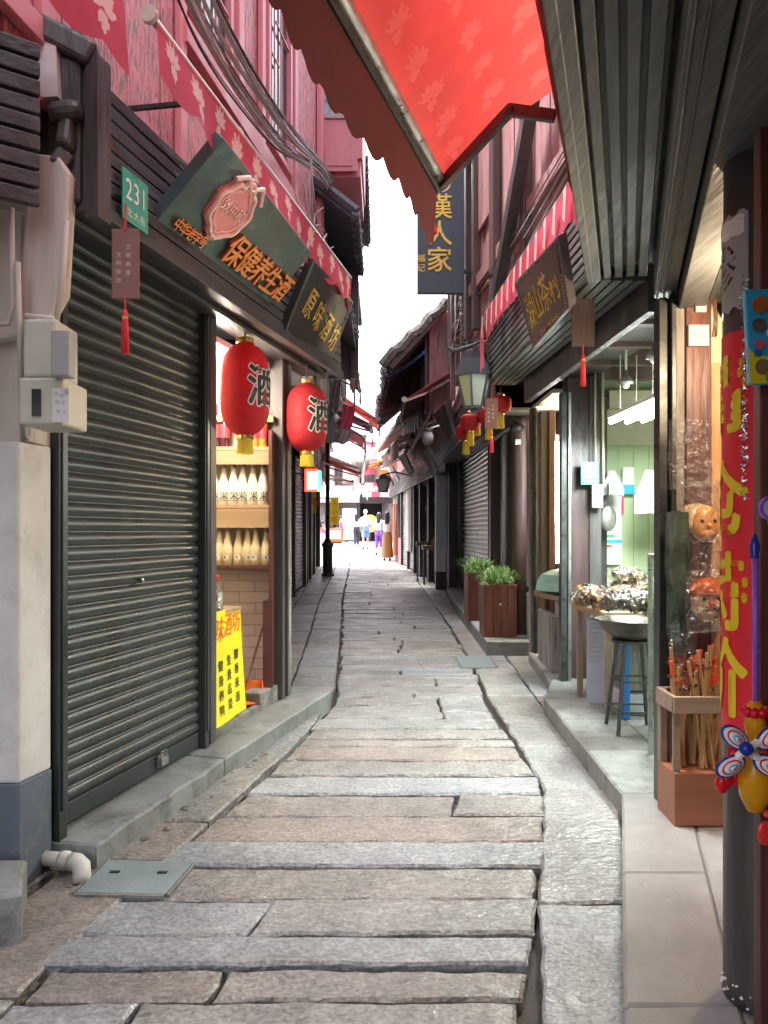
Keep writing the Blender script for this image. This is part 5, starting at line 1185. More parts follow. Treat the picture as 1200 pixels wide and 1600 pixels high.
# switches, cable on the masked wall
for (px0, px1, py0, py1, lab) in ((1075, 1107, 508, 541, 'square pale socket plate on the red-brown board'), (1086, 1103, 425, 488, 'narrow dusty switch plate near the top of the red-brown board')):
    a, b = P(px0, py1, YW - .03), P(px1, py0, YW - .03); t = thing('switch_plate', ((a.x + b.x) / 2, YW - .03, a.z), lab, 'switch')
    m = MB(); m.box(a.x, b.x, YW - .04, YW - .0205, a.z, b.z); m.build('plate', M['cream'], t, bev=.003)
    m = MB(); w = b.x - a.x; h = b.z - a.z
    for k in ((.35, .5), (.65, .5)) if h < w * 1.5 else ((.5, .2), (.5, .5), (.5, .8)): m.box(a.x + w * k[0] - .008, a.x + w * k[0] + .008, YW - .046, YW - .0405, a.z + h * k[1] - .010, a.z + h * k[1] + .010)
    m.build('rocker', M['peach'], t)
for k in range(4):
    m = MB(); pts = [P(1118 + random.uniform(-5, 5), 330 + 28 * i + random.uniform(-6, 6), YW - .035) for i in range(8)]; m.tube(pts, .004, 5); tag(m.build('loose_wire', M['redbrown'], smooth=True), 'thin brown wire tangled on the light plywood strip', 'wire', 'wires on the plywood strip')

T = thing('bare_bulb', (1.62, 3.0, 2.40), 'warm lit bulb hanging in the toy shop behind the round column', 'lamp')
m = MB(); m.ball((1.62, 3.0, 2.40), .035, (1, 1, 1.2)); m.build('bulb', mat('warm_lit_bulb', (1, .8, .5), .5, var=0, bump=0, emis=(1, .72, .42), es=12), T, smooth=True); m = MB(); m.tube([(1.62, 3.0, 2.44), (1.62, 3.0, 2.84)], .006, 6); m.build('cord', M['black'], T)
pl = bpy.data.lights.new('bulb_light', 'POINT'); pl.energy = 9; pl.color = (1, .74, .48); pl.shadow_soft_size = .05; po = bpy.data.objects.new('bulb_light', pl); COL.objects.link(po); po.location = (1.55, 2.9, 2.33)
# plastic film bags with masks
def filmbag(px0, px1, py0, py1, Y, label, mt='bag', seed=0, dep=.05):
    m = MB(); a, b = P(px0, py1, Y), P(px1, py0, Y)
    def f(s): 
        def g_(i, j):
            q = noise.noise_vector(Vector((i * 3.2, j * 5, seed)))
            e = math.sin(math.pi * min(1, max(0, i))) ** .5
            return Vector((lerp(a.x, b.x, i) + q.x * .012, Y + s * dep * e * (.6 + .4 * q.y) + q.z * .012, lerp(b.z, a.z, j) + q.x * .008))
        return g_
    m.grid(f(-1), 12, 18); m.grid(f(1), 12, 18)
    return tag(m.build('plastic_bag', M[mt], smooth=True), label, 'bag')
filmbag(1045, 1112, 655, 765, YW - .12, 'clear crinkled plastic bag hanging above the two masks', seed=3)
filmbag(1064, 1125, 752, 850, YW - .13, 'clear plastic bag drooping over the upper mask', seed=8)
filmbag(1042, 1078, 800, 1020, YW - .12, 'dark green plastic bag hanging left of the masks', 'darkbag', seed=12)
filmbag(1070, 1128, 890, 990, YW - .22, 'clear plastic wrapper round the orange-capped mask', seed=18, dep=.02)
filmbag(1048, 1088, 985, 1075, YW - .16, 'small clear plastic bag of trinkets hanging low by the stick crate', seed=22, dep=.03)
filmbag(1080, 1126, 845, 900, YW - .18, 'crumpled clear plastic wrap between the two masks', seed=25, dep=.04)
def mask(px, py, Y, r, label, capm, face, kind):
    c = P(px, py, Y); t = thing('toy_mask', c, label, 'mask')
    m = MB(); m.ball(c, r, (.82, .5, 1.0), 24, 16); m.ball(c + Vector((0, -r * .47, -r * .12)), r * .16, (1, 1, 1), 10, 8); m.ball(c + Vector((0, -r * .22, -r * .55)), r * .42, (1, .8, .8), 14, 10); m.build('face', M[face], t, smooth=True)
    for s in (-1, 1):
        m = MB(); m.ball(c + Vector((s * r * .32, -r * .42, r * .12)), r * .13, (1, .5, 1), 12, 8); m.build('eye', M['black'], t, smooth=True)
    m = MB(); m.ball(c + Vector((0, -r * .46, -r * .46)), r * .14, (1.2, .5, .6), 12, 8); m.build('mouth', M['red'], t, smooth=True)
    if kind == 'cap':
        m = MB(); m.lathe([(r * .86, .22 * r), (r * .93, .34 * r), (r * .88, .62 * r), (r * .60, .95 * r), (r * .2, 1.08 * r)], c, 22, None, 1, .68); m.build('cap', M[capm], t, smooth=True)
        m = MB()
        for s in (-1, 1): m.tube([c + Vector((s * .01, -r * .58, -r * .30)), c + Vector((s * r * .22, -r * .55, -r * .36)), c + Vector((s * r * .48, -r * .48, -r * .24))], [.006, .008, .002], 8)
        m.build('moustache', M['black'], t, smooth=True); m = MB(); m.ball(c + Vector((0, -r * .52, -r * .12)), r * .17, (1, 1, 1), 10, 8); m.build('nose', M['red'], t, smooth=True)
    else:
        m = MB(); m.lathe([(r * .90, -.5 * r), (r * .98, .0), (r * .95, .5 * r), (r * .6, 1.0 * r), (r * .1, 1.12 * r)], c + Vector((-.03, .03, 0)), 22, None, 1, .6); m.build('hood', M[capm], t, smooth=True)
mask(1102, 818, YW - .10, .085, 'orange-faced toy mask with a cream hood, upper one of the two on the wall', 'maskcream', 'maskface', 'hood')
mask(1106, 938, YW - .12, .098, 'toy mask with an orange cap and a black moustache, lower one on the wall', 'maskorange', 'maskcream', 'cap')

# crate of wooden sticks
CB = thing('stick_crate', P(1090, 1280, 3.5), 'wooden crate with a reddish solid base holding bamboo toy sticks at the shop corner', 'crate')
xa, xb, ya, yb = P(1049, 0, 3.5).x, P(1150, 0, 3.5).x, 3.46, 3.68; zb0 = gz(3.5) + .122
m = MB(); m.box(xa, xb, ya, yb, zb0, zb0 + .235); m.build('base_box', M['redcrate'], CB, bev=.004)
m = MB(); m.box(xa - .005, xb, ya - .01, ya + .012, zb0 + .50, zb0 + .575); m.box(xa - .005, xb, yb - .012, yb + .01, zb0 + .50, zb0 + .575); m.box(xa - .008, xa + .014, ya + .013, yb - .013, zb0 + .50, zb0 + .575); m.build('top_rail', M['cratewood'], CB, bev=.003)
for x, y_ in ((xa, ya), (xa, yb - .03), (xb - .03, ya)):
    m = MB(); m.box(x, x + .03, y_ + .013 if y_ == ya else y_ - .015, y_ + .03, zb0 + .236, zb0 + .57); m.build('corner_post', M['cratewood'], CB)
m = MB(); m.box(xa + .03, xb - .03, yb - .004, yb + .002, zb0 + .236, zb0 + .5); m.build('back_board', M['cratewood'], CB)
for k in range(26):
    x = random.uniform(xa + .03, xb - .04); y_ = random.uniform(ya + .03, yb - .04); top = Vector((x + random.uniform(-.07, .08), y_ + random.uniform(-.04, .03), zb0 + random.uniform(.58, .72)))
    t = thing('toy_sword', (x, y_, zb0 + .24), 'wooden toy stick standing in the crate at the shop corner', 'toy sword', 'wooden toy sticks in the crate')
    m = MB(); m.bar((x, y_, zb0 + .24), top, random.uniform(.014, .03), .008); m.build('blade', M['stick'], t, bev=.002)
    d = (top - Vector((x, y_, zb0 + .24))).normalized(); m = MB(); m.bar(top - Vector((.02, 0, 0)), top + Vector((.02, 0, 0)), .01, .012); m.build('guard', M['redbrown'] if k % 3 else M['red'], t)
    m = MB(); m.bar(top, top + d * .07, .014, .014); m.build('grip', M['stick'] if k % 2 else M['redtext'], t, bev=.003)
m = MB(); c_ = P(1092, 1060, 3.66); m.lathe([(.05, -.12), (.052, .02), (.045, .07), (.02, .095)], c_, 18, None, 1, .25); tag(m.build('wooden_paddle', M['ply'], smooth=True), 'round-topped light wooden paddle standing behind the toy sticks', 'paddle')

# ---- scarlet awning overhead
FA = Fr((-.117 - .316 * 1.9, .30), (.25, 3.36), 'R')
dirA = (Vector((.25, 3.36)) - Vector((-.117, 2.2))).normalized()
p1 = Vector((.25, 3.36)) + Vector((0, 0)); p0 = p1 - dirA * 3.6
FA = Fr(tuple(p0), tuple(p1), 'R')
awning('awning', FA, 0, 3.6, 3.32, 3.0, .0, M['redfab'], 'huge scarlet awning with pale flower print stretched overhead from the right building', vw=-.50, val=.30, flowers=3, print_=M['redflower'], arms=False, barr=.024, wave=.155, amp=.04, sag=-.03)
AW = [o for o in S.objects if o.get('label', '').startswith('huge scarlet')][0]
for ch in AW.children:
    if ch.name.startswith('valance'): ch.data.materials[0] = M['maroon']
m = MB(); el = P(797, 172, 3.05); m.bar(FA(3.57, .0, 2.975), el, .03, .045); m.bar(el, P(868, 182, 3.0), .03, .045); m.ball(el, .026); m.build('folding_arm', M['brownpost'], AW, bev=.004)
m = MB(); m.tube([FA(0, .012, 2.965), FA(3.6, .012, 2.965)], .012, 8); m.build('dark_rail', M['darkmetal'], AW)
# side flap near the fascia
t = thing('rain_flap', (.8, 2.8, 2.9), 'dark red cloth flap hanging between the scarlet awning and the slatted fascia', 'cloth')
m = MB()
def fl(i, j):
    y_ = lerp(1.2, 3.45, i); x = lerp(RX(y_) - .035, RX(y_) - .16 + .05 * i, j); z = lerp(2.86 if y_ < 3.3 else 2.9, 3.30, j) ; return Vector((x + .008 * math.sin(i * 30), y_, z + .012 * math.sin(i * 21 + j * 3)))
m.grid(fl, 30, 5); m.build('flap_cloth', M['maroon'], t, smooth=True)
m = MB(); m.tube([fl(i / 30, 0) for i in range(31)], .004, 5); m.build('hem_cord', M['redfab'], t)

# ---- R2: snack shops
F2 = Fr((1.45, 3.95), (1.60, 8.05), 'R')
R2 = thing('snack_shop', F2(2, -.5, .1), 'timber snack shop with green lined interior and two open counters on the right', 'shop building')
FO = Fr((1.055, 3.97), (.93, 6.8), 'R')      # outer edge of its overhang
m = MB()
for k in range(5):
    a0, a1 = .0 + k * .058, .0 + k * .045
    w0, w1 = .046, .034
    m.hexa([Vector((*FO(0, -a0 - w0, 0)[:2], 2.775)), Vector((*FO(FO.L, -a1 - w1, 0)[:2], 2.775)), Vector((*FO(FO.L, -a1, 0)[:2], 2.775)), Vector((*FO(0, -a0, 0)[:2], 2.775)),
            Vector((*FO(0, -a0 - w0, 0)[:2], 2.81)), Vector((*FO(FO.L, -a1 - w1, 0)[:2], 2.81)), Vector((*FO(FO.L, -a1, 0)[:2], 2.81)), Vector((*FO(0, -a0, 0)[:2], 2.81))])
m.build('soffit', M['soffitwood'], R2, bev=.003)
m = MB(); slats(m, FO, .02, FO.L, .022, 2.79, 3.24, 9, lean=0, t=.02, gap=.016); m.build('fascia', M['soffitwood'], R2, bev=.002)
m = MB(); m.box(-.0, FO.L, -.34, -.29, 2.62, 2.83, FO); m.box(0, FO.L, -.9, -.0, 2.835, 2.86, FO); m.build('lintel', M['blackpost'], R2, bev=.004)
# posts
def post(px0, px1, Y0, Y1, zt, mt, par, lift=.1, name='post'):
    m = MB(); a, b = P(px0, 0, Y0).x, P(px1, 0, Y0).x; m.box(a, b, Y0, Y1, gz(Y0) + lift, zt); return m.build(name, M[mt], par, bev=.005)
post(877, 886, 6.5, 6.6, 2.66, 'darkmetal', R2); post(888, 893, 6.52, 6.6, 2.66, 'steel', R2)
post(887, 921, 6.62, 6.8, 2.8, 'darkbrown', R2); post(921, 940, 6.6, 6.78, 2.8, 'blackpost', R2)
post(829, 834, 7.95, 8.05, 2.75, 'paleboard', R2, 0); post(834, 839, 7.9, 8.0, 2.75, 'darkmetal', R2, 0)
post(845, 858, 8.1, 8.3, 2.75, 'brownpost', R2, .0); post(858, 868, 8.05, 8.2, 2.75, 'redbrown', R2)
# shop 3 room (green)
YG = 7.3
m = MB(); n = 16
for i in range(n): m.box(lerp(1.9, 4.2, i / n) + .002, lerp(1.9, 4.2, (i + 1) / n) - .002, YG, YG + .03, .2, 2.6)
m.box(1.8, 4.2, YG + .031, YG + .06, .2, 3.2); gw = m.build('green_wall', M['greenwall'], R2)
m = MB(); m.box(1.9, 4.2, YG - .012, YG - .001, 2.0, 2.03); m.build('wall_batten', M['greenwall'], gw)
m = MB(); m.box(1.70, 2.0, YG - .3, YG + .03, .2, 2.7); m.build('side_panel', M['blackpost'], R2)
m = MB(); m.box(4.2, 4.26, 3.8, YG + .06, .2, 3.0); m.build('back_wall', M['greenwall'], R2)
m = MB(); m.box(1.5, 4.26, 3.84, 3.9, .2, 3.0); m.build('partition', M['greenwall'], R2)
m = MB(); m.box(1.45, 4.26, 3.92, YG, 2.92, 2.98); 
for k in range(5): m.box(1.45, 4.2, 4.3 + k * .6, 4.36 + k * .6, 2.80, 2.918)
m.build('ceiling', M['brownpost'], R2)
m = MB(); m.box(2.05, 4.2, YG - .20, YG - .02, 2.62, 2.78); m.box(2.05, 4.2, YG - .04, YG - .02, 2.3, 2.62); m.build('shelf_beam', M['creamwall'], R2)
# rear room of shop 2
m = MB(); m.box(1.62, 3.2, 9.2, 9.26, .1, 2.8); m.build('warm_wall', M['ply'], R2)
m = MB(); m.box(3.2, 3.26, 7.35, 9.2, .1, 2.8); m.build('back_wall', M['creamwall'], R2)
m = MB(); m.box(1.6, 3.2, 7.4, 9.2, 2.81, 2.85); m.build('ceiling', M['white'], R2)
m = MB(); m.box(1.5, 1.56, 6.85, 7.6, .2, .75); m.build('low_panel', M['greywall'], R2)
# upper wall of R2
FW = Fr((1.16, 3.7), (.80, 7.25), 'R')
m = MB(); u = 0
while u < FW.L: m.box(u, min(FW.L, u + .17) - .004, -.08, random.uniform(-.006, .008), 3.26, 6.4, FW); u += .17
m.build('upper_wall', M['pinkwood'], R2)
for u, w in ((.5, .12), (1.55, .10), (2.4, .14), (3.1, .1), (3.42, .12)):
    m = MB(); m.box(u, u + w, .01, .07, 3.26, 6.4, FW); m.build('upper_post', M['brownpost'], R2, bev=.005)
m = MB(); m.box(.3, 3.4, .012, .05, 3.62, 3.72, FW); m.box(2.55, 3.1, .01, .03, 4.1, 5.7, FW); m.build('rail', M['pinkwood'], R2)
m = MB(); roof(m, FW, -.1, FW.L + .15, -3.2, .42, 7.6, 6.35); m.build('roof', M['tile'], R2)
m = MB(); m.box(-.1, 12, -3.4, -3.3, -.2, 7.5, FW); m.box(-.1, FW.L, -3.3, -.10, 3.20, 3.25, FW); m.box(FW.L - .05, FW.L, -3.3, -.09, 3.26, 6.8, FW); m.build('rear_wall', M['greywall'], R2)
m = MB(); m.bar(FW(2.2, .10, 3.2), FW(.8, .12, 4.6), .08, .10); m.build('brace', M['blackpost'], R2)
# striped valance on R2
FV = Fr((.92, 3.66), (.80, 6.1), 'R')
t = thing('awning', FV(1.2, 0, 3.2), 'rolled-in red and white striped awning valance running above the plaque on the right', 'awning')
m = MB(); valance(m, FV, 0, FV.L, .015, 3.19, .20, stripes=.085, n=58, wave=.17, amp=.02, sway=.015)
m.m = [0] * len(m.m); m.build('valance', [M['pinkfab']], t, smooth=True)
m = MB()
for k in range(13):
    u = .1 + k * .19; 
    for off in (.038, -.01): m.add([FV(u, off, 3.17), FV(u + .05, off, 3.165), FV(u + .07, off, 3.03), FV(u + .03, off, 3.0)], [(0, 1, 2, 3)])
m.build('white_print', M['pinkflower'], t)
m = MB(); m.tube([FV(-.02, 0, 3.2), FV(FV.L, 0, 3.2)], .014, 8); m.build('front_bar', M['alu'], t)
m = MB(); m.grid(lambda i, j: FV(FV.L + .0 + i * .05, .02 + .02 * i, 3.1 - .34 * j + .03 * math.sin(i * 4)) , 3, 6); m.build('loose_end', M['pinkfab'], t, smooth=True)
m = MB(); m.grid(lambda i, j: FV(-.02 - i * .04, .03 - .06 * i, 3.22 - .30 * j + .05 * i), 3, 6); m.build('loose_end', M['pinkfab'], t, smooth=True)
# plaque sign on the right
cs = [Vector((1.07, 5.80, 2.83)), Vector((1.13, 4.68, 2.87)), Vector((1.02, 4.58, 3.30)), Vector((.93, 5.70, 3.32))]
cs = [P(832, 545, 5.0), P(889, 480, 4.2), P(872, 368, 3.86), P(803, 442, 4.72)]
t, ce, rx, ry, n, Lq, Hq = signboard('sign_board', [cs[0], cs[1], cs[2], cs[3]], 'mauve-brown plaque with thin gold characters and studded border on the right fascia', face='brownsign', th=.05)
m = MB(); m.text('湖山茶村', ce + n * .003, rx, ry, Hq * .52, .003, step=Lq * .20, shear=-.05, width=.7, bold=-.002); m.text('TEA HOUSE', ce + n * .003 - ry * Hq * .38, rx, ry, .035, .002, step=.04); m.build('characters', M['gold'], t)
m = MB()
for i in range(4):
    a, b = cs[i].lerp(ce, .1), cs[(i + 1) % 4].lerp(ce, .1)
    for k in range(18): m.ball(a.lerp(b, k / 18) + n * .002, .008, (1, 1, 1), 6, 4)
m.build('border_studs', M['brownpost'], t)
# hanging wooden tags
woodtag(4.3, 893, 929, 449, 541, 'dark brown blank wooden tag with red tassel hanging at the corner of the slatted soffit', 603, 440, letters=False, mt='darkbrown')
woodtag(6.6, 758, 778, 622, 670, 'small reddish wooden tag with gold writing hanging beside the street lantern', 707, 600)
# lamp bracket + big lantern street lamp
SLm = thing('street_lantern', P(740, 640, 6.7), 'slate-grey six-sided street lantern hanging from an iron arm on the right', 'street lamp')
cx, cyy = P(741, 0, 6.7).x, 6.7; z1, z2, z3, z4 = P(0, 637, 6.7).z, P(0, 588, 6.7).z, P(0, 566, 6.7).z, P(0, 552, 6.7).z
m = MB(); n6 = 6; rot = Matrix.Rotation(R(12), 3, 'Z')
m.lathe([(.175, z2 - .005), (.18, z2), (.12, z3 + .02), (.11, z4), (.03, z4 + .012)], (cx, cyy, 0), n6, rot); m.build('hood', M['lampmetal'], SLm)
m = MB(); 
for k in range(6):
    a = math.pi / 3 * k + R(12); m.bar((cx + math.cos(a) * .15, cyy + math.sin(a) * .15, z2), (cx + math.cos(a) * .085, cyy + math.sin(a) * .085, z1), .016, .016)
m.lathe([(.09, z1 - .01), (.09, z1 + .012)], (cx, cyy, 0), n6, rot); m.lathe([(.02, z1 - .05), (.035, z1 - .03), (.02, z1 - .01)], (cx, cyy, 0), 12); m.build('cage', M['lampmetal'], SLm)
for k in range(6):
    a0, a1 = math.pi / 3 * k + R(12), math.pi / 3 * (k + 1) + R(12); m = MB()
    q = lambda a, r_, z: Vector((cx + math.cos(a) * r_, cyy + math.sin(a) * r_, z))
    m.add([q(a0, .080, z1), q(a1, .080, z1), q(a1, .146, z2), q(a0, .146, z2)], [(0, 1, 2, 3)]); m.build('glass_pane', M['frostgreen'] if k == 3 else M['frost'], SLm)
m = MB(); m.tube([(cx, cyy, z4), (cx, cyy, z4 + .07)], .015, 8); zz = z4 + .07
m.tube([P(700, 545, 6.7) , P(712, 548, 6.7), (cx, cyy, zz), P(775, 520, 6.9), P(800, 510, 7.1)], .018, 8); m.tube([P(700, 545, 6.7), P(698, 535, 6.7), P(705, 531, 6.7), P(712, 536, 6.7)], .010, 8); m.build('iron_arm', M['lampmetal'], SLm, smooth=True)
# small red lanterns in a bunch
for k, (px, py, Y, lab) in enumerate(((728, 675, 7.6, 'small round red lantern, lowest and leftmost of the bunch under the street lantern'), (735, 660, 7.4, 'small round red lantern in the middle left of the bunch under the street lantern'), (745, 645, 7.5, 'small round red lantern directly behind the street lantern foot'), (764, 650, 7.3, 'small round red lantern behind the small reddish tag'), (782, 632, 7.2, 'small round red lantern, rightmost of the bunch beside the post'))):
    c_ = P(px, py, Y); lantern('small_lantern', c_, .10, .165, lab, group='small red lanterns by the street lamp', fr_len=.12, seg=20, rope=c_ + Vector((.03, .05, .55)))
# vertical hanging sign
VS = thing('hanging_sign', P(688, 458, 7.0), 'tall slate-blue hanging sign with gold characters, edge of the right building against the sky', 'sign')
a, b = P(652, 458, 7.0), P(725, 150, 7.0)
m = MB(); m.box(a.x, b.x, 7.0, 7.06, a.z, b.z); m.build('board', M['slate'], VS, bev=.006)
m = MB(); 
for ch, py in (('漢', 322), ('人', 364), ('家', 405)): m.text(ch, P(687, py, 6.995), (1, 0, 0), (0, 0, 1), .235, .004, bold=.012)
m.text('福记', P(658, 411, 6.995), (1, 0, 0), (0, 0, 1), .075, .002, vertical=True, step=.085, bold=.01); m.build('characters', M['gold'], VS)
m = MB(); m.bar((b.x - .01, 7.03, a.z + .2), (.86, 7.03, a.z + .2), .03, .03); m.bar((b.x - .01, 7.03, a.z + 1.2), (.86, 7.03, a.z + 1.2), .03, .03); m.build('bracket', M['darkmetal'], VS)
# red paper cone (tassel) seen under the scallops
t = thing('red_cone_flag', P(675, 375, 4.2), 'small bright red cone ornament hanging under the awning scallops before the blue sign', 'ornament')
m = MB(); m.lathe([(.002, .10), (.012, .05), (.032, -.02), (.030, -.022)], P(675, 358, 4.2), 14); m.build('cone', M['tassel'], t, smooth=True); m = MB(); m.tube([P(675, 340, 4.2), P(673, 250, 4.2)], .002, 4); m.build('string', M['cabledark'], t)

# ---- shop 3 contents: tubes, lamps, posters, bags
for k, (x, y_, z) in enumerate(((1.74, 5.35, 2.33), (1.86, 5.35, 2.33), (1.98, 5.35, 2.34), (1.80, 4.6, 2.44))):
    t = thing('tube_light', (x, y_, z), ['lit fluorescent tube, leftmost of the three hanging side by side in the green shop', 'lit fluorescent tube in the middle of the three in the green shop', 'lit fluorescent tube, rightmost of the three in the green shop', 'single lit fluorescent tube hung higher above the three in the green shop'][k], 'tube light', 'fluorescent tubes in the green shop')
    d = Vector((-.02, .60, -.0)) * (1 if k < 3 else .5); m = MB(); m.tube([Vector((x, y_, z)) - d * .95, Vector((x, y_, z)) + d * .95], .018, 10); m.build('tube', M['tubelight'], t, smooth=True)
    m = MB(); m.bar(Vector((x, y_, z + .04)) - d, Vector((x, y_, z + .04)) + d, .04, .03); m.build('batten', M['white'], t)
    m = MB(); m.tube([(x, y_ - .4, z + .05), (x, y_ - .4, 2.8)], .004, 6); m.tube([(x, y_ + .4, z + .05), (x, y_ + .4, 2.8)], .004, 6); m.build('cord', M['cream'], t)
al_ = bpy.data.lights.new('tube_glow', 'AREA'); al_.shape = 'RECTANGLE'; al_.size = .4; al_.size_y = 1.1; al_.energy = 20; al_.color = (.90, 1, .95)
ao = bpy.data.objects.new('tube_glow', al_); COL.objects.link(ao); ao.location = (1.98, 5.4, 2.28)
for (px, py, Y, lab) in ((978, 600, 5.6, 'small white bell-shaped hanging lamp in the green shop'), (1022, 560, 5.0, 'caged dark hanging lamp near the steel post in the green shop')):
    c_ = P(px, py, Y); t = thing('pendant_lamp', c_, lab, 'lamp')
    m = MB(); m.lathe([(.055, 0), (.05, .02), (.03, .045), (.015, .07), (.012, .10)], c_, 16); m.build('shade', M['steel'], t, smooth=True); m = MB(); m.tube([c_ + Vector((0, 0, .09)), (c_.x, c_.y, 2.8)], .009, 6); m.build('cord', M['cream'], t); m = MB(); m.ball(c_ + Vector((0, 0, -.005)), .028); m.build('bulb', M['white'], t, smooth=True)
def card(name, px0, px1, py0, py1, Y, mt, label, cat, th=.006):
    a, b = P(px0, py1, Y), P(px1, py0, Y); t = thing(name, ((a.x + b.x) / 2, Y, a.z), label, cat); m = MB(); m.box(a.x, b.x, Y, Y + th, a.z, b.z); m.build('sheet', M[mt], t); return t, a, b
t, a, b = card('wall_poster', 940, 971, 770, 882, 7.24, 'white2', 'white poster with green, blue and orange bars on the green boarded wall', 'poster')
m = MB(); w = b.x - a.x; h = b.z - a.z; m.box(a.x, a.x + w * .65, 7.236, 7.2395, a.z + h * .38, a.z + h * .42); m.build('green_bar', M['greencard'], t); m = MB(); m.box(a.x, b.x, 7.236, 7.2395, a.z + h * .30, a.z + h * .345); m.build('blue_bar', M['skyblue'], t); m = MB(); m.box(a.x, a.x + w * .5, 7.236, 7.2395, a.z + h * .24, a.z + h * .275); m.build('orange_bar', M['orangefab'], t)
m = MB(); m.box(b.x + .002, b.x + .02, 7.23, 7.24, a.z + h * .7, b.z + .1); m.build('pink_strip', M['pinkcloth'], t)
t, a, b = card('wall_poster', 973, 991, 730, 772, 7.2, 'white2', 'small white and turquoise card hanging on the green boarded wall', 'poster'); m = MB(); m.box(a.x, b.x, 7.195, 7.199, a.z, lerp(a.z, b.z, .35)); m.build('turquoise_bar', M['skyblue'], t)
t, a, b = card('payment_sign', 908, 935, 722, 757, 6.5, 'skyblue', 'bright blue payment card with a white panel hanging on the dark post', 'sign', .01)
m = MB(); w = b.x - a.x; h = b.z - a.z; m.box(a.x + w * .2, a.x + w * .8, 6.496, 6.4995, a.z + h * .28, a.z + h * .80); m.build('white_panel', M['white2'], t); m = MB(); m.text('扫码支付', ((a.x + b.x) / 2, 6.497, a.z + h * .12), (1, 0, 0), (0, 0, 1), .024, .001, step=.027); m.build('lettering', M['white2'], t); m = MB(); m.tube([((a.x + b.x) / 2, 6.5, b.z), ((a.x + b.x) / 2, 6.52, b.z + .12), P(922, 655, 6.55)], .004, 6); m.build('chain', M['steel'], t)
t, a, b = card('socket_box', 926, 942, 757, 793, 6.5, 'cream', 'cream double socket box on the dark post below the blue card', 'socket', .05)
m = MB()
for k in (.25, .72):
    for s in (.35, .6): m.box(lerp(a.x, b.x, s), lerp(a.x, b.x, s) + .008, 6.496, 6.499, lerp(a.z, b.z, k), lerp(a.z, b.z, k) + .014)
m.build('socket_holes', M['black'], t)
pp = [((930, 660), (931, 740)), ((942, 640), (943, 760))]
for k, (q, r_) in enumerate(pp):
    m = MB(); m.tube([P(q[0], q[1] - 80, 6.55), P(*q, 6.55), P(*r_, 6.55)], .008 if k == 0 else .011, 6); tag(m.build('wall_conduit', M['creamwall'], smooth=True), ['thin pale conduit on the dark post left of the green shop', 'thicker pale conduit on the dark post edge of the green shop'][k], 'pipe')
def carrier(px, py, Y, w, h, label, seed):
    c_ = P(px, py, Y); m = MB()
    def f(s):
        def g_(i, j):
            q = noise.noise_vector(Vector((i * 3, j * 3, seed))); k = .35 + .65 * math.sin(min(1, j * 1.1) * math.pi / 2)
            return c_ + Vector(((i - .5) * w * k + q.x * .02, s * .06 * math.sin(math.pi * i) * k + q.y * .02, -h * j + q.z * .015))
        return g_
    m.grid(f(-1), 10, 12); m.grid(f(1), 10, 12); tag(m.build('carrier_bag', M['bagmat'], smooth=True), label, 'bag')
carrier(957, 735, 6.9, .20, .22, 'white carrier bag bunch hanging left on the green wall', 2); carrier(1016, 735, 6.6, .26, .36, 'large white carrier bag hanging by the steel post in the green shop', 5)
t = thing('hanging_ladle', P(950, 830, 6.8), 'grey pan-shaped scoop hanging below the carrier bags on the green wall', 'scoop')
m = MB(); c_ = P(950, 810, 6.8); m.ball(c_, .10, (.75, .3, 1.15), 18, 12); m.build('pan', M['steel'], t, smooth=True); m = MB(); m.tube([c_ + Vector((0, 0, .09)), c_ + Vector((0, 0, .3))], .01, 8); m.build('handle', M['darkmetal'], t)
# counter of shop 3
C3 = thing('snack_counter', (1.7, 5.8, .2), 'wooden snack counter loaded with bags of crackers in the green shop', 'counter')
zt = .90
cpoly = [P(893, 0, 6.05).x, 6.05], [P(943, 0, 5.35).x, 5.35], [2.5, 5.35], [2.6, 6.1]
m = MB(); m.prism([(p[0], p[1], zt) for p in cpoly], (0, 0, .045)); m.build('counter_top', M['shelfwood'], C3, bev=.005)
for (x, y_) in ((1.50, 5.98), (1.56, 5.42), (2.4, 5.4), (2.5, 6.0)):
    m = MB(); m.box(x - .02, x + .02, y_ - .02, y_ + .02, gz(5.5) + .115, zt); m.build('leg', M['cratewood'], C3)
t, a, b = card('standing_poster', 917, 958, 965, 1112, 5.75, 'lilac', 'pale lilac poster with faded print leaning under the snack counter', 'poster')
m = MB()
for k in range(9): z = lerp(a.z, b.z, .93 - .05 * k); m.box(a.x + .02, lerp(a.x, b.x, random.uniform(.4, .6)), 5.745, 5.749, z, z + .012)
m.build('print_lines', M['greycloth'], t); m = MB(); m.box(lerp(a.x, b.x, .62), lerp(a.x, b.x, .8), 5.745, 5.749, a.z + .3, b.z - .04); m.build('pink_column', M['peach'], t)
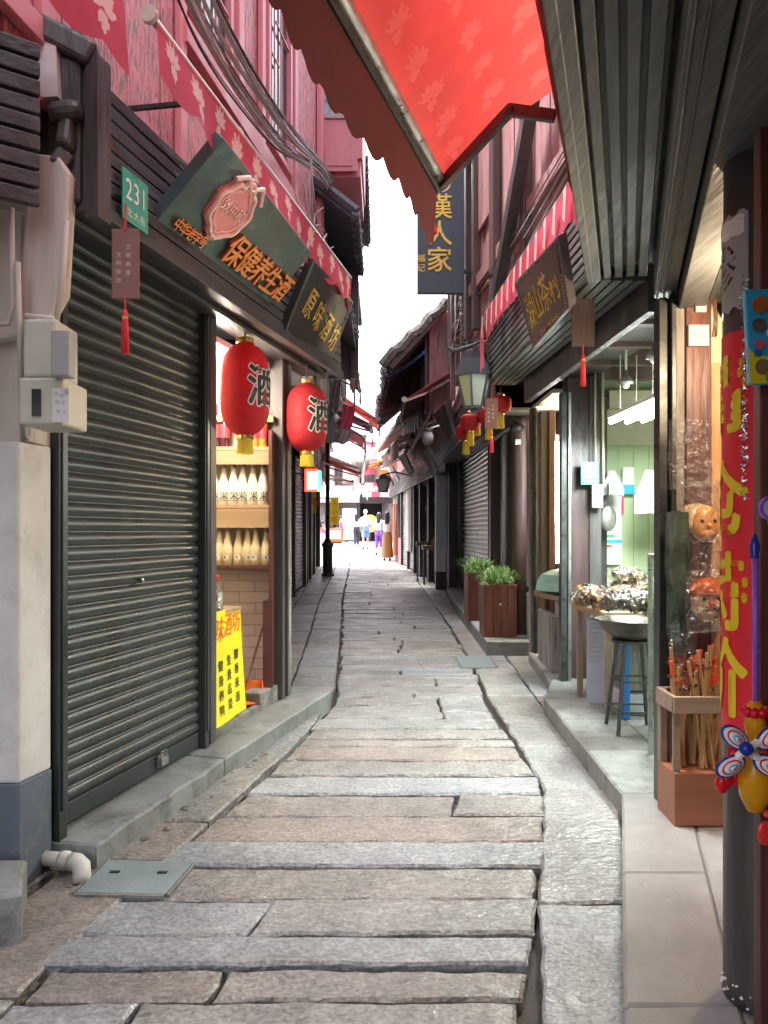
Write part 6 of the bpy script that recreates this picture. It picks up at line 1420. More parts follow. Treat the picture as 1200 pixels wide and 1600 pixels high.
# wok on a stool with bags
WK = thing('wok', P(985, 965, 5.0), 'big blackened wok heaped with bags of crisps on a tall stool', 'wok')
wx, wy, wz = P(990, 0, 5.0).x, 5.0, P(0, 968, 5.0).z
m = MB(); m.lathe([(.03, -.135), (.12, -.12), (.19, -.07), (.235, 0), (.245, .004), (.228, -.004), (.18, -.06), (.10, -.105), (.01, -.115)], (wx, wy, wz), 28); m.build('bowl', M['wok'], WK, smooth=True)
m = MB()
for s in (-1, 1): m.tube([(wx + s * .235, wy - .04, wz), (wx + s * .28, wy - .03, wz + .01), (wx + s * .28, wy + .03, wz + .01), (wx + s * .235, wy + .04, wz)], .007, 6)
m.build('ring_handle', M['wok'], WK)
ST_ = thing('tall_stool', (wx, wy, gz(5) + .12), 'tall dark metal stool frame carrying the wok', 'stool')
zz = wz - .13
for (x, y_) in ((P(947, 0, 5.18).x, 5.18), (P(963, 0, 4.92).x, 4.88), (wx + .12, 4.88), (wx + .14, 5.16)):
    m = MB(); m.tube([(x, y_, gz(5) + .118), (wx + (x - wx) * .55, wy + (y_ - wy) * .55, zz)], .013, 8); m.build('leg', M['darkmetal'], ST_)
for z, s in ((.55, .78), (.36, .88)):
    m = MB(); c4 = [(P(947, 0, 5.18).x, 5.18), (P(963, 0, 4.92).x, 4.88), (wx + .12, 4.88), (wx + .14, 5.16)]; pts = [(wx + (x - wx) * s, wy + (y_ - wy) * s, z) for x, y_ in c4]; m.tube(pts + [pts[0]], .007, 6); m.build('stretcher', M['darkmetal'], ST_)
m = MB(); m.lathe([(.14, zz - .01), (.14, zz + .004)], (wx, wy, 0), 20); m.build('seat_ring', M['darkmetal'], ST_)
def snackbag(c_, r, kind, k):
    m = MB(); c_ = Vector(c_)
    for _ in range(30):
        d = Vector((random.gauss(0, 1), random.gauss(0, 1), random.gauss(0, 1))).normalized() * random.uniform(.4, .95); p = c_ + Vector((d.x * 1.15, d.y, d.z * .58)) * r
        a = Vector((random.gauss(0, 1), random.gauss(0, 1), random.gauss(0, 1))).normalized(); b = a.cross(Vector((random.gauss(0, 1), random.gauss(0, 1), random.gauss(0, 1)))).normalized(); q = random.uniform(.022, .046)
        m.add([p - a * q, p - b * q * .7 + a.cross(b) * q * .3, p + a * q, p + b * q * .7 + a.cross(b) * q * .3, p + a.cross(b) * q * -.25], [(0, 1, 4), (1, 2, 4), (2, 3, 4), (3, 0, 4)])
    o = m.build('snack_bag', M['bagbrown'] if kind else M['bagwhite'], smooth=False); 
    lab = ('bag of brown crackers heaped on the snack counter', 'bag of pale crisps heaped in the wok', 'clear bag of dried snacks piled behind the crackers')[k]
    tag(o, lab, 'snack bag', ('bags of crackers on the counter', 'bags of crisps in the wok', 'snack bags at the back')[k])
    f = MB(); f.ball(c_, r, (1.3, 1.1, .62), 14, 10, .13); tri = f.build('film', M['bag'], None, smooth=True); tri.parent = o; tri.location = (0, 0, 0); off = c_ - o.location
    for v, w in zip(tri.data.vertices, f.v): v.co = w - o.location
for i in range(16): yy = lerp(5.42, 6.0, random.random()); snackbag((yy * .2465 + .04 + .34 * random.random() ** 1.4, yy, zt + .08 + random.random() * .09), random.uniform(.07, .10), 1, 0)
for i in range(18): a = random.random() * 6.28; q = random.random() ** .5 * .19; snackbag((wx + math.cos(a) * q, wy + math.sin(a) * q, wz + .045 + (.19 - q) * .6 + random.random() * .04), random.uniform(.06, .085), 0, 1)
for i in range(14): snackbag((lerp(1.66, 2.45, random.random()), lerp(5.75, 6.15, random.random()), zt + .12 + random.random() * .16), random.uniform(.08, .12), i % 2, 2)
# blue stool, box under counter
t = thing('blue_stool', (1.72, 5.3, .2), 'bright blue plastic stool frame under the snack counter behind the wok stool', 'stool')
for x in (1.62, 1.92):
    m = MB(); m.box(x, x + .045, 5.28, 5.33, gz(5.3) + .118, .78); m.build('leg', M['blue'], t, bev=.004)
m = MB(); m.box(1.62, 1.965, 5.26, 5.5, .78, .82); m.build('seat', M['blue'], t, bev=.006)
t = thing('storage_box', (1.9, 5.6, .2), 'dark brown storage box on a white tray under the counter', 'box')
m = MB(); m.box(1.70, 2.3, 5.45, 5.8, .38, .84); m.build('box_body', M['greywall'], t, bev=.01); m = MB(); m.box(1.66, 2.34, 5.40, 5.84, gz(5.5) + .118, .37); m.build('tray', M['lilac'], t, bev=.01)
# framed glass door panel
GD = thing('glazed_door', P(1027, 1140, 4.45), 'open framed glass door leaf standing at the edge of the green shop', 'glass door')
a, b = P(1015, 1132, 4.55), P(1040, 867, 4.2); FD = Fr((a.x, 4.55), (P(1039, 0, 4.12).x, 4.12), 'R'); z0_, z1_ = .36, 1.37
m = MB(); w = .022; L_ = FD.L; m.box(0, L_, -.012, .012, z0_, z0_ + w, FD); m.box(0, L_, -.012, .012, z1_ - w, z1_, FD); m.box(0, w, -.012, .012, z0_ + w, z1_ - w, FD); m.box(L_ - w, L_, -.012, .012, z0_ + w, z1_ - w, FD); m.build('frame', M['steel'], GD, bev=.002)
m = MB(); m.box(w, L_ - w, -.003, .003, z0_ + w, z1_ - w, FD); m.build('pane', M['clear'], GD)
m = MB(); m.box(.02, .05, -.012, .012, gz(4.5) + .118, z0_ - .001, FD); m.box(L_ - .05, L_ - .02, -.012, .012, gz(4.2) + .118, z0_ - .001, FD); m.build('foot', M['steel'], GD)
# shop 2 counter
C2 = thing('stall_counter', (1.6, 7.2, .2), 'small wooden stall counter with a pink swirl panel left of the dark post', 'counter')
ca = [(P(834, 0, 7.75).x, 7.75), (P(881, 0, 6.95).x, 6.95), (2.3, 6.95), (2.3, 7.75)]
m = MB(); m.prism([(p[0], p[1], .86) for p in ca], (0, 0, .05)); m.build('counter_top', M['shelfwood'], C2, bev=.005)
m = MB(); m.prism([(p[0] + .03, p[1], .92) for p in ca], (0, 0, .02)); m.build('tray', M['wok'], C2)
m = MB(); m.box(P(868, 0, 7.3).x + 0, P(868, 0, 7.3).x + .5, 7.3, 7.32, .25, .85); m.build('panel', M['white2'], C2); 
m = MB(); x0 = P(868, 0, 7.3).x; pts = [(x0 + .05 + .04 * math.sin(k * .9), 7.292, .30 + .06 * k) for k in range(9)]; m.tube(pts, .022, 8); m.build('pink_swirl', M['pinkcloth'], C2, smooth=True)
for (x, y_) in ((1.54, 7.7), (1.62, 7.02), (2.2, 7.0)): m = MB(); m.box(x, x + .04, y_ - .02, y_ + .02, gz(7.2) + .1, .858); m.build('leg', M['cratewood'], C2)
t = thing('food_cover', (1.75, 7.35, .94), 'mint green ribbed plastic food cover on the stall counter', 'food cover')
m = MB(); pr = [(.30, 0), (.305, .01), (.29, .08), (.24, .15), (.14, .19), (.02, .20)]
m.lathe(pr, (1.71, 7.40, .942), 40, None, .88, .95); m.v = [Vector((v.x, v.y, v.z)) for v in m.v]; m.build('dome', M['mint'], t, smooth=False); m = MB(); m.tube([(1.67, 7.40, 1.135), (1.68, 7.40, 1.17), (1.74, 7.40, 1.17), (1.75, 7.40, 1.135)], .008, 8); m.build('handle', M['white'], t, smooth=True)
# warm lights in shop 2
t = thing('tube_light', (1.74, 8.3, 2.5), 'upright lit tube glowing in the narrow second shop', 'tube light'); m = MB(); m.tube([P(871, 690, 8.4), P(873, 880, 8.4)], .03, 10); m.build('tube', M['tubelight'], t, smooth=True); m = MB(); q = P(871, 685, 8.4); m.ball(q, .04); m.build('end_cap', M['white'], t)
pl = bpy.data.lights.new('stall_light', 'POINT'); pl.energy = 16; pl.color = (1, .78, .5); pl.shadow_soft_size = .1; po = bpy.data.objects.new('stall_light', pl); COL.objects.link(po); po.location = (2.2, 8.3, 2.5)

# ---- R2b: brown panels, column and the olive shutter
F3 = Fr((1.60, 8.3), (1.52, 15.0), 'R')
R3 = thing('shuttered_house', F3(3, -.5, .2), 'brown timber house with an olive rolling shutter behind the planters on the right', 'house')
m = MB(); m.box(P(766, 0, 10.2).x, P(783, 0, 10.2).x, 10.2, 10.3, .2, 3.0); m.build('panel', M['brownpost'], R3, bev=.005)
m = MB(); m.box(P(784, 0, 9.6).x, P(800, 0, 9.6).x, 9.6, 9.7, .2, 3.0); m.build('panel', M['blackpost'], R3, bev=.005)
m = MB(); x = P(813, 0, 8.9).x; m.lathe([(.10, 0), (.10, 2.5), (.11, 2.52), (.12, 2.62)], (x, 8.9, gz(9)), 20); m.build('round_post', M['brownpost'], R3, smooth=True)
m = MB(); m.tube([(P(826, 0, 8.5).x, 8.5, .9), (P(826, 0, 8.5).x, 8.5, 2.7)], .022, 10); m.build('pale_pipe', M['paleboard'], R3)
m = MB()
for k in range(12): m.box(P(824, 0, 8.5).x, P(831, 0, 8.5).x, 8.5, 8.54, .18 + k * .055, .225 + k * .055)
m.build('brick_strip', M['greywall'], R3)
FS3 = Fr((P(766, 0, 11.1).x, 11.1), (P(722, 0, 14.9).x, 14.9), 'R')
m = shutter_mesh(FS3, .06, FS3.L - .05, gz(12) + .16, 3.0, 0, pitch=.075); m.build('rolling_shutter', M['shutter2'], R3, smooth=True)
for u in (0, FS3.L - .05): m = MB(); m.box(u, u + .055, -.05, .03, gz(12), 3.05, FS3); m.build('shutter_guide', M['darkmetal'], R3)
m = MB(); m.bar((P(806, 0, 8.8).x, 8.8, 2.75), (1.0, 9.4, 2.42), .10, .10); m.build('brace', M['blackpost'], R3, bev=.01)
m = MB(); slats(m, F3, .1, 6.7, .45, 2.8, 3.35, 8, t=.02, gap=.016); m.box(.1, 6.7, -.3, .42, 2.80, 2.83, F3); m.build('fascia', M['soffitwood'], R3)
FU3 = Fr((.86, 7.3), (1.02, 12.0), 'R')
m = MB(); u = 0
while u < FU3.L: m.box(u, u + .18, -.06, random.uniform(-.005, .006), 3.3, 5.6, FU3); u += .184
m.box(-.02, .05, -1.5, -.07, 3.0, 5.6, FU3); m.build('upper_wall', M['pinkwood'], R3)
for u in (.2, 1.2, 2.3, 3.4, 4.4): m = MB(); m.box(u, u + .09, .008, .06, 3.3, 5.6, FU3); m.build('upper_post', M['brownpost'], R3)
window(FU3, 1.35, 2.25, 3.9, 5.3, .01, R3, M['brownpost'], M['darkpane']); window(FU3, 2.45, 3.35, 3.9, 5.3, .01, R3, M['brownpost'], M['darkpane'])
m = MB(); m.box(0, 8, -3, -.07, 3.16, 3.20, FU3); m.build('upper_floor', M['greywall'], R3)
m = MB(); roof(m, FU3, 0, FU3.L, -2, .12, 6.5, 5.6); m.build('roof', M['tile'], R3)
m = MB(); m.box(1.9, 2.0, 8.4, 15, .1, 3.0); m.build('inner_wall', M['darkin'], R3)
m = MB(); m.box(.45, 8.1 - 7.4, -.02, .04, 3.0, 3.0, F3) if False else None
# planters
def planter(x0, x1, y0, y1, z0, z1, label, n, seed):
    random.seed(seed); t = thing('planter_box', ((x0 + x1) / 2, (y0 + y1) / 2, z0), label, 'planter', 'planter boxes on the plinth')
    m = MB(); k = 4
    for i in range(k): m.box(lerp(x0, x1, i / k) + .002, lerp(x0, x1, (i + 1) / k) - .002, y0, y0 + .022, z0 + .0, z1)
    m.build('front_boards', M['planter'], t, bev=.003)
    m = MB(); m.box(x0 - .022, x0 - .002, y0, y1, z0, z1); m.box(x1 + .002, x1 + .022, y0, y1, z0, z1); m.box(x0, x1, y1 - .02, y1, z0, z1); m.build('side_boards', M['planter'], t, bev=.003)
    m = MB(); m.box(x0 - .03, x1 + .03, y0 - .012, y0 + .03, z1 + .002, z1 + .022); m.box(x0 - .03, x0 + .012, y0 + .032, y1, z1 + .002, z1 + .022); m.box(x1 - .012, x1 + .03, y0 + .032, y1, z1 + .002, z1 + .022); m.build('rim', M['planter'], t)
    m = MB(); m.lathe([(.014, 0), (.016, .004)], ((x0 + x1) / 2, y0 - .002, lerp(z0, z1, .66)), 12, Matrix.Rotation(R(90), 3, 'X')); m.build('knot', M['peach'], t)
    m = MB(); m.box(x0, x1, y0 + .025, y1 - .022, z1 - .08, z1 - .04); m.build('soil', M['soil'], t)
    p = thing('fern', ((x0 + x1) / 2, (y0 + y1) / 2, z1 - .04), ('bushy pale green spider plant in the ' + label.split(',')[0]), 'plant', 'plants in the planter boxes')
    for part, cnt, mt in (('leaves', n, 'leaf'), ('pale_leaves', n // 2, 'leaf2')):
        m = MB()
        for q in range(cnt):
            b = Vector((random.uniform(x0 + .03, x1 - .03), random.uniform(y0 + .04, y1 - .04), z1 - .05)); an = random.uniform(0, 6.28); L_ = random.uniform(.12, .30); out = Vector((math.cos(an), math.sin(an), 0)) * L_ * random.uniform(.2, .95); hgt = L_ * random.uniform(.4, 1.0)
            w = Vector((-math.sin(an), math.cos(an), 0)) * random.uniform(.004, .010)
            p1, p2, p3 = b + out * .35 + Vector((0, 0, hgt * .75)), b + out * .75 + Vector((0, 0, hgt)), b + out * 1.15 + Vector((0, 0, hgt * .72))
            m.add([b - w * .6, b + w * .6, p1 + w, p1 - w, p2 + w * .8, p2 - w * .8, p3], [(0, 1, 2, 3), (3, 2, 4, 5), (5, 4, 6)])
            for s in range(5):
                c0 = p1.lerp(p2, random.random()) + Vector((random.gauss(0, .012), random.gauss(0, .012), random.gauss(0, .012))); d = Vector((random.gauss(0, 1), random.gauss(0, 1), random.gauss(0, .6))).normalized() * .022; e = d.cross(Vector((random.random(), random.random(), 1))).normalized() * .006
                m.add([c0, c0 + d * .5 + e, c0 + d, c0 + d * .5 - e], [(0, 1, 2, 3)])
        m.build(part, M[mt], p)
    random.seed(seed + 50)
yq = 8.62
planter(P(758, 0, yq).x + .01, P(804, 0, yq).x, yq, yq + .42, gz(yq) + .15, P(0, 917, yq).z, 'nearer planter box, red-brown boards on the grey plinth', 260, 31)
yq = 10.0
planter(P(734, 0, yq).x, P(768, 0, yq).x + .05, yq, yq + .5, gz(yq) + .15, P(0, 898, yq).z, 'farther planter box, dark boards half hidden by the nearer one', 240, 32)

# ---- R4, R5: houses to the bend
F4 = Fr((1.30, 15.05), (.92, 19.0), 'R'); F5 = Fr((.92, 19.0), (.30, 27.2), 'R')
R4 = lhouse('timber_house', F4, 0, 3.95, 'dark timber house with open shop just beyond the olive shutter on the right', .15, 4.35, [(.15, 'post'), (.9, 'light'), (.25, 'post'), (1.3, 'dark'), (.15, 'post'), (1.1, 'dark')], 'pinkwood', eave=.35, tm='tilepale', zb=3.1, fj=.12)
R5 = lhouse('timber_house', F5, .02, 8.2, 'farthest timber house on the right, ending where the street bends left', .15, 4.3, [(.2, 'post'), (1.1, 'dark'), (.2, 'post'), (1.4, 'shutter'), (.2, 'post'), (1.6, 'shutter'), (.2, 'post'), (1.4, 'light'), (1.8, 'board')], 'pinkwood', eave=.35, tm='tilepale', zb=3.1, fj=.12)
# blue-grey pillar
PL = thing('square_pillar', (P(689, 0, 15.9).x, 15.9, gz(15.9)), 'pale blue-grey square pillar with dark foot and flared timber cap on the right', 'pillar')
x = P(689, 0, 15.9).x
m = MB(); m.box(x - .115, x + .115, 15.8, 16.03, gz(16) + .36, 2.55 + .1); m.build('shaft', M['bluegrey'], PL, bev=.01); m = MB(); m.box(x - .118, x + .118, 15.797, 16.033, gz(16), gz(16) + .358); m.build('foot', M['darkmetal'], PL); m = MB(); m.box(x - .2, x + .2, 15.75, 16.1, 2.651, 2.72); m.bar((x + .1, 15.9, 2.75), (x + .5, 15.6, 3.1), .12, .12); m.build('cap', M['paleboard'], PL, bev=.01)
# protruding old roof with shaggy edge
OR = thing('old_roof_house', (.6, 13, 3), 'old upper storey with a shaggy worn roof verge jutting over the street on the right', 'house')
m = MB()
e0, e1, r0, r1 = Vector((.06, 11.9, 4.10)), Vector((-.22, 20.2, 4.25)), Vector((.95, 11.9, 4.95)), Vector((1.1, 20.2, 5.3))
m.hexa([e0 - Vector((0, 0, .06)), e1 - Vector((0, 0, .06)), r1 - Vector((0, 0, .06)), r0 - Vector((0, 0, .06)), e0, e1, r1, r0])
for k in range(36):
    t_ = k / 35; a, b = e0.lerp(e1, t_), r0.lerp(r1, t_); m.tube([a + Vector((random.uniform(-.06, .03), 0, .02)), a.lerp(b, .5) + Vector((0, 0, .03)), b + Vector((0, 0, .03))], .075, 6)
m.tube([e0.lerp(r0, t_ / 10) + Vector((0, -.05, .03 + .03 * math.sin(t_ * 2))) for t_ in range(-1, 11)], .08, 7)
m.build('roof', M['tilepale'], OR)
m = MB()
for k in range(420):
    t_ = random.random(); b = e0.lerp(r0, t_) + Vector((0, random.uniform(-.12, .05), random.uniform(-.03, .08))); d = Vector((random.gauss(-.04, .05), random.gauss(-.03, .03), random.gauss(-.06, .05))); w = Vector((.006, 0, .004)); m.add([b - w, b + w, b + d], [(0, 1, 2)])
for k in range(500):
    t_ = random.random() ** 1.3; b = e0.lerp(e1, t_) + Vector((random.uniform(-.06, .05), 0, random.uniform(-.02, .09))); d = Vector((random.gauss(-.05, .05), random.gauss(0, .05), random.gauss(-.05, .05))); w = Vector((0, .008, .004)); m.add([b - w, b + w, b + d], [(0, 1, 2)])
m.build('thatch_fringe', M['tilepale'], OR)
m = MB(); FOR = Fr((.70, 12.1), (.55, 20.0), 'R'); u = 0
while u < 7.8: m.box(u, u + .22, -.06, random.uniform(-.005, .005), 3.35, 4.75 if u < 1 else 4.7, FOR); u += .225
m.box(0, .06, -1.2, -.065, 3.2, 4.9, FOR); m.build('upper_wall', M['pinkwood'], OR)
for k in range(9): m = MB(); m.box(.1 + k * .9, .2 + k * .9, .01, .06, 3.35, 4.7, FOR); m.build('upper_post', M['brownpost'], OR)
m = MB()
for k in range(22): t_ = k / 21; m.bar(e0.lerp(e1, t_) - Vector((-.05, 0, .10)), r0.lerp(r1, t_) - Vector((.1, 0, .16)), .06, .07)
m.build('rafters', M['brownpost'], OR)
# tilted gilt boards, far right
for (c4, face, lab) in (
    ([P(703, 692, 11.3), P(709, 680, 10.8), P(694, 630, 10.7), P(676, 648, 11.2)], 'brownsign', 'large bare mauve-grey board tilted above the blue-grey pillar on the right'),
    ([P(677, 745, 14.9), P(683, 738, 14.3), P(668, 700, 14.2), P(656, 710, 14.8)], 'paleboard', 'pale gilt board tilted over the dark open shop on the right'),
    ([P(640, 745, 18.6), P(645, 738, 18.0), P(632, 710, 17.9), P(623, 716, 18.5)], 'paleboard', 'narrow gilt board tilted second in the far right row'),
    ([P(621, 755, 22.6), P(623, 750, 22.0), P(612, 728, 21.9), P(608, 732, 22.5)], 'greycloth', 'narrow grey board tilted third in the far right row'),
    ([P(612, 762, 24.6), P(614, 758, 24.0), P(605, 738, 23.9), P(602, 741, 24.5)], 'brownsign', 'small dark board, last in the far right row')):
    signboard('sign_board', c4, lab, face=face, th=.05)
# far right awnings
FQ = Fr((1.12, 11.5), (1.10, 16), 'R')
awning('awning', FQ, 0, 2.4, 3.86, 3.44, .82, M['maroon'], 'big dark maroon awning with a round white bar end behind the street lantern', vw=.15, val=.10, group=AG, barr=.028)
awning('awning', F4, .4, 2.2, 3.85, 3.35, .95, M['faded'], 'faded mauve ragged awning, first beyond the maroon one on the right', vw=.2, val=.4, group=AG, barr=.03, sag=.06)
awning('awning', F4, 2.5, 3.9, 3.75, 3.3, .95, M['faded'], 'faded mauve ragged awning, second beyond the maroon one on the right', vw=.2, val=.35, group=AG, barr=.03, sag=.06)
awning('awning', F5, .8, 2.8, 3.65, 3.2, .95, M['faded'], 'faded ragged awning, third beyond the maroon one on the right', vw=.2, val=.35, group=AG, barr=.03)
awning('awning', F5, 5.2, 7.2, 3.9, 3.55, 1.1, M['orangefab'], 'orange awning at the far right just before the bend', vw=.2, val=.3, group=AG, barr=.03)
awning('awning', F5, 7.3, 8.1, 3.1, 2.85, .9, M['whitefab'], 'white awning at the corner where the right side ends', vw=.2, val=.3, group=AG, barr=.03)
# far street lantern
t = thing('wall_lantern', P(600, 770, 20), 'small black wall lantern with pale glass far down the right side', 'street lamp'); c_ = P(599, 768, 20); 
m = MB(); m.lathe([(.22, .31), (.10, .42), (.02, .46)], c_, 6); m.lathe([(.13, -.02), (.13, 0)], c_, 6); m.tube([c_ + Vector((0, 0, .44)), c_ + Vector((.3, 0, .5)), c_ + Vector((1.0, .2, .35))], .02, 6); m.build('hood', M['darkmetal'], t); m = MB(); m.lathe([(.12, 0), (.2, .305)], c_, 6); m.build('glass_pane', M['white2'], t)
# security camera
t = thing('security_camera', P(665, 683, 14.5), 'white security camera housing under the far right eaves', 'camera'); c_ = P(668, 684, 14.5); m = MB(); m.ball(c_, .10, (1.1, 1, 1.5), 14, 10); m.build('housing', M['white'], t, smooth=True); m = MB(); m.lathe([(.11, .13), (.08, .18)], c_, 14); m.build('cap', M['darkmetal'], t); m = MB(); m.tube([c_ + Vector((0, 0, .15)), c_ + Vector((.4, .1, .3))], .02, 6); m.build('arm', M['steel'], t)
# goods hanging in the dark open shop on the far right
random.seed(77)
for k in range(12):
    Y = random.uniform(16.6, 18.4); px = lerp(654, 678, (18.6 - Y) / 2); c_ = P(px + 2, random.uniform(770, 850), Y); m = MB(); m.ball(c_ + Vector((.2, 0, 0)), random.uniform(.08, .14), (1.2, .8, 1), 9, 6, .2)
    tag(m.build('hanging_parcel', M[random.choice(['bagwhite', 'greywall', 'paleboard', 'bagbrown'])]), 'bundled parcel hanging in the dark open shop past the blue-grey pillar', 'parcel', 'parcels hanging in the dark shop')
for (Y, off, h, lab) in ((17.0, .02, .75, 'dark stool with goods outside the open shop past the blue-grey pillar'), (18.0, .02, .8, 'second dark stand outside the open shop past the blue-grey pillar')):
    p = F4(F4.uy(Y, .1), .12, gz(Y)); t = thing('goods_stand', p, lab, 'stand'); m = MB()
    for sx in (-.12, .12):
        for sy in (-.15, .15): m.box(p.x + sx - .015, p.x + sx + .015, p.y + sy - .015, p.y + sy + .015, p.z, p.z + h)
    m.build('frame', M['darkmetal'], t); m = MB(); m.box(p.x - .16, p.x + .16, p.y - .2, p.y + .2, p.z + h + .002, p.z + h + .10); m.build('tray', M['cratewood'], t, bev=.01)
# white screen and orange panel
m = MB(); m.box(3.0 - 2.6, 1.0 - .4, 0, 0.02, 0, 0) if False else None
p = F5(1.55, .06, 0); m = MB(); m.box(1.62, 2.9, .05, .08, gz(20) + .55, 2.75, F5); tag(m.build('white_blind', M['whitefab']), 'white hanging blind on the far right house before the parcels shop', 'blind')
m = MB(); m.box(6.4, 6.9, .06, .1, gz(25) + .2, 2.4, F5); tag(m.build('orange_panel', M['orangefab']), 'tall orange cloth panel on the far right house behind the brown skirt', 'cloth')

# ---- cables crossing on the right and the blue rope
def sagline(a, b, s, r, label, mt='cabledark', grp=None, n=12):
    a, b = Vector(a), Vector(b); m = MB(); m.tube([a.lerp(b, i / n) + Vector((0, 0, -s * math.sin(math.pi * i / n))) for i in range(n + 1)], r, 5); return tag(m.build('cable', M[mt], smooth=True), label, 'cable', grp)
for k in range(2): sagline(P(596, 588 + k * 4, 12.5), P(664, 548 + k * 3, 12), .05, .008, 'blue rope pair stretched under the shaggy roof', 'bluerope', 'blue ropes under the shaggy roof')
for k in range(7): sagline(P(893 + k * 2, 215 + k * 5, 4.0), P(700 + k * 6, 520 - k * 9, 8.5), .05 + .03 * k, .004, 'thin cable running down the upper right wall', 'cable' if k % 2 else 'cabledark', 'cables on the upper right wall')
for k in range(10): sagline(P(732 + k * 3, 455 + random.uniform(0, 40), 7.4), P(722 + k * 5, 560 + random.uniform(-20, 20), 7.6), random.uniform(-.05, .05), .005, 'tangled cable hanging behind the street lantern arm', 'cable' if k % 2 else 'cabledark', 'tangle of cables behind the street lantern')
for k in range(5): sagline(P(575, 640 + k * 9, 15 + k), P(640, 600 + k * 14, 14 + k), .25, .007, 'thin cable crossing the street under the far awnings', 'cabledark', 'cables crossing the far street')
# wooden lattice scrap & white blinds at (735,480)
m = MB()
for k in range(16): m.bar(P(712 + (k % 2) * 6, 455 + k * 6, 7.45), P(727 + (k % 2) * 4, 459 + k * 6, 7.45), .012, .012)
tag(m.build('bamboo_blind', M['paleboard']), 'narrow bleached bamboo blind hanging below the slate-blue sign', 'blind')
# copper wire gutter etc: wall boxes left column above planter
t = thing('wall_camera', P(804, 665, 8.7), 'small dark round fitting at the top of the brown round post', 'fitting'); m = MB(); c_ = P(808, 668, 8.75); m.ball(c_, .06, (1.4, 1, .8), 12, 8); m.build('housing', M['darkmetal'], t, smooth=True); m = MB(); m.box(c_.x - .03, c_.x + .03, 8.68, 8.69, c_.z - .20, c_.z - .14); m.build('white_tag', M['white2'], t)

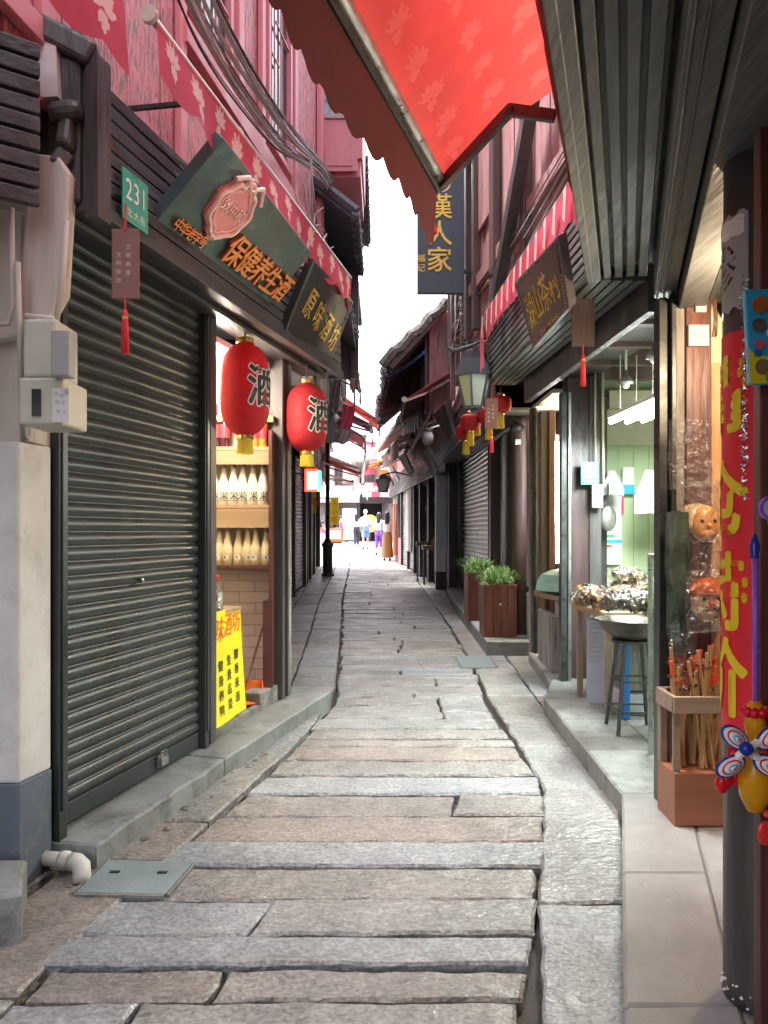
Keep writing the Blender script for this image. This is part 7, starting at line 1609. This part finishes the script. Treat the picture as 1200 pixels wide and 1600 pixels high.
# ============================================================ PEOPLE
def person(px, py, h, face, label, top, legs, kind='trousers', hair='hair', stride=.16, arms=(0, 0), skirt=None, long_hair=False, cap=None, sleeve=.62):
    g_ = GP(px, py); Y = g_.y; t = thing('person', g_, label, 'person', None)
    rot = Matrix.Rotation(face, 3, 'Z')
    def W(x, y_, z): return g_ + rot @ Vector((x * h, y_ * h, z * h))
    # skeleton, x = sideways, -y = the way the figure faces
    V = []; Ed = []; Rr = []
    def v(p, r): V.append(p); Rr.append(r * h); return len(V) - 1
    def e(a, b): Ed.append((a, b)); return b
    pel = v((0, 0, .52), .058); wa = e(pel, v((0, 0, .61), .052)); ch_ = e(wa, v((0, .005, .72), .062)); up = e(ch_, v((0, .005, .79), .050)); nk = e(up, v((0, -.002, .855), .024)); 
    hd0 = e(nk, v((0, -.008, .895), .036)); hd1 = e(hd0, v((0, -.010, .94), .045)); e(hd1, v((0, -.006, .975), .030)); e(hd0, v((0, -.052, .905), .008))
    for s, st, ar in ((-1, stride, arms[0]), (1, -stride, arms[1])):
        hp = e(pel, v((s * .050, 0, .49), .050)); kn = e(hp, v((s * .052, -st * .55 - .02, .275), .030)); an = e(kn, v((s * .052, -st * .5 + (.05 if st < 0 else .0), .045 if st > 0 else .06), .018)); e(an, v((s * .055, -st * .5 - .075 + (.03 if st < 0 else 0), .018), .014))
        sh_ = e(up, v((s * .105, .004, .785), .030)); el = e(sh_, v((s * .130, -ar * .08 + .01, .63), .022)); wr = e(el, v((s * .130, -ar * .22 - .03, .50 + ar * .12), .014)); pm = e(wr, v((s * .130, -ar * .26 - .035, .465 + ar * .14), .013))
        for f in range(4):
            k1 = e(pm, v((s * (.130), -ar * .29 - .050 + f * .009, .445 + ar * .14), .0045)); e(k1, v((s * .126, -ar * .29 - .048 + f * .009, .425 + ar * .14 - (.004 if f in (0, 3) else 0)), .004))
        e(wr, v((s * .122, -ar * .26 - .06, .465 + ar * .13), .005))
    me = bpy.data.meshes.new('body'); me.from_pydata([W(*p) - g_ for p in V], Ed, []); o = bpy.data.objects.new('body', me); COL.objects.link(o); o.parent = t
    me.materials.append(M['skin']); sk = o.modifiers.new('skin', 'SKIN'); sk.use_smooth_shade = True
    for i, r in enumerate(Rr): me.skin_vertices[0].data[i].radius = (r, r); me.skin_vertices[0].data[i].use_root = (i == 0)
    ss = o.modifiers.new('sub', 'SUBSURF'); ss.levels = 1; ss.render_levels = 1
    def ring(m, secs, n=16, mt=None):
        vs = []; fs = []
        for (x, y_, z, rx_, ry_) in secs:
            for k in range(n): a = 2 * math.pi * k / n; vs.append(W(x + math.cos(a) * rx_, y_ + math.sin(a) * ry_, z + .004 * math.sin(3 * a)))
        for i in range(len(secs) - 1):
            for k in range(n): fs.append((i * n + k, i * n + (k + 1) % n, (i + 1) * n + (k + 1) % n, (i + 1) * n + k))
        m.add(vs, fs)
    m = MB(); ring(m, [(0, 0, .50, .092, .068), (0, 0, .58, .080, .060), (0, .003, .70, .098, .070), (0, .005, .78, .112, .060), (0, .002, .815, .070, .045), (0, 0, .845, .034, .032)])
    for s, ar in ((-1, arms[0]), (1, arms[1])): ring(m, [(s * .09, .004, .80, .035, .042), (s * .118, .004, .75, .038, .040), (s * .13, .008 - ar * .05, .68, .034, .036), (s * .135, .008 - ar * .09, sleeve, .032, .034)], 10)
    m.build('top', M[top], t, smooth=True)
    m = MB()
    if skirt: ring(m, [(0, 0, .60, .078, .058), (0, 0, .52, .095, .075), (0, 0, .30, .110, .090), (0, 0, skirt, .125, .105)], 22); m.build('skirt', M[legs], t, smooth=True)
    else:
        lo = {'trousers': .06, 'shorts': .30, 'cropped': .18}[kind]
        ring(m, [(0, 0, .60, .080, .060), (0, 0, .50, .095, .072), (0, 0, .465, .092, .070)])
        for s, st in ((-1, stride), (1, -stride)): 
            yl = lambda z: (-st * .55 - .02) * (.49 - z) / .215 if z > .275 else -st * .53 + (.05 if st < 0 else 0) * (.275 - z) / .23
            ring(m, [(s * .05, yl(z) if z < .49 else 0, z, lerp(.036, .054, min(1, z / .5)), lerp(.038, .060, min(1, z / .5))) for z in ([.49, .40, .30] + ([lo] if lo < .28 else []))], 12)
        m.build(kind, M[legs], t, smooth=True)
    m = MB(); c_ = W(0, .008, .952); vs = []
    m.ball((0, 0, 0), .056 * h, (.92, 1.02, .95), 16, 12); m.v = [c_ + rot @ (Vector((v_.x, v_.y if v_.y > -.03 * h or v_.z > .02 * h else -.02 * h, v_.z))) for v_ in m.v]
    if long_hair: ring(m, [(0, .03, .95, .056, .045), (0, .045, .86, .055, .035), (0, .05, .76, .050, .025), (0, .05, .72, .02, .012)], 12)
    m.build('hair', M[hair] if not cap else M[cap], t, smooth=True)
    for s in (-1, 1):
        m = MB(); m.ball(W(s * .018, -.052, .925), .0065 * h); m.build('eye', M['black'], t)
    m = MB(); m.ball(W(0, -.052, .893), .010 * h, (1.3, .5, .4)); m.build('mouth', M['redlabel'], t)
    for s, st in ((-1, stride), (1, -stride)):
        m = MB(); yy = -st * .5 + (.05 if st < 0 else 0); ring(m, [(s * .054, yy - .03, -.0, .026, .062), (s * .054, yy - .03, .02, .026, .060), (s * .054, yy - .015, .045, .020, .03)], 12); m.build('shoe', M['darkcloth'] if top != 'pinkcloth' else M['white'], t, smooth=True)
    return t
person(605, 876, 1.63, R(175), 'woman with black hair, pale striped blouse and long brown skirt standing on the right', 'palecloth', 'olive', skirt=.06, stride=.03, long_hair=True, arms=(.4, .3))
person(592.5, 867, 1.62, R(160), 'person in white top and purple cropped trousers beside the woman in the brown skirt', 'whitecloth', 'purple', 'cropped', stride=.05, long_hair=True, arms=(.5, .2))
person(571, 858, 1.76, R(180), 'man walking away in a white shirt, pale cap and denim shorts', 'whitecloth', 'denim', 'shorts', cap='whitecloth', stride=.18)
person(557, 853, 1.60, R(185), 'person in pale top and black trousers walking left of the man in denim shorts', 'palecloth', 'darkcloth', 'trousers', stride=.12, long_hair=True)
person(533, 848, 1.50, R(100), 'child in a bright pink dress by the stalls at the far left', 'pinkcloth', 'pinkcloth', skirt=.28, stride=.06, arms=(.3, .3))
person(504, 860, 1.28, R(-160), 'small child in a pink top standing left of the lamp post', 'pinkcloth', 'palecloth', 'trousers', stride=.03)
person(494, 869, 1.74, R(60), 'person in dark clothes standing in the left doorways', 'darkcloth', 'darkcloth', 'trousers', stride=.03, arms=(.6, .5))
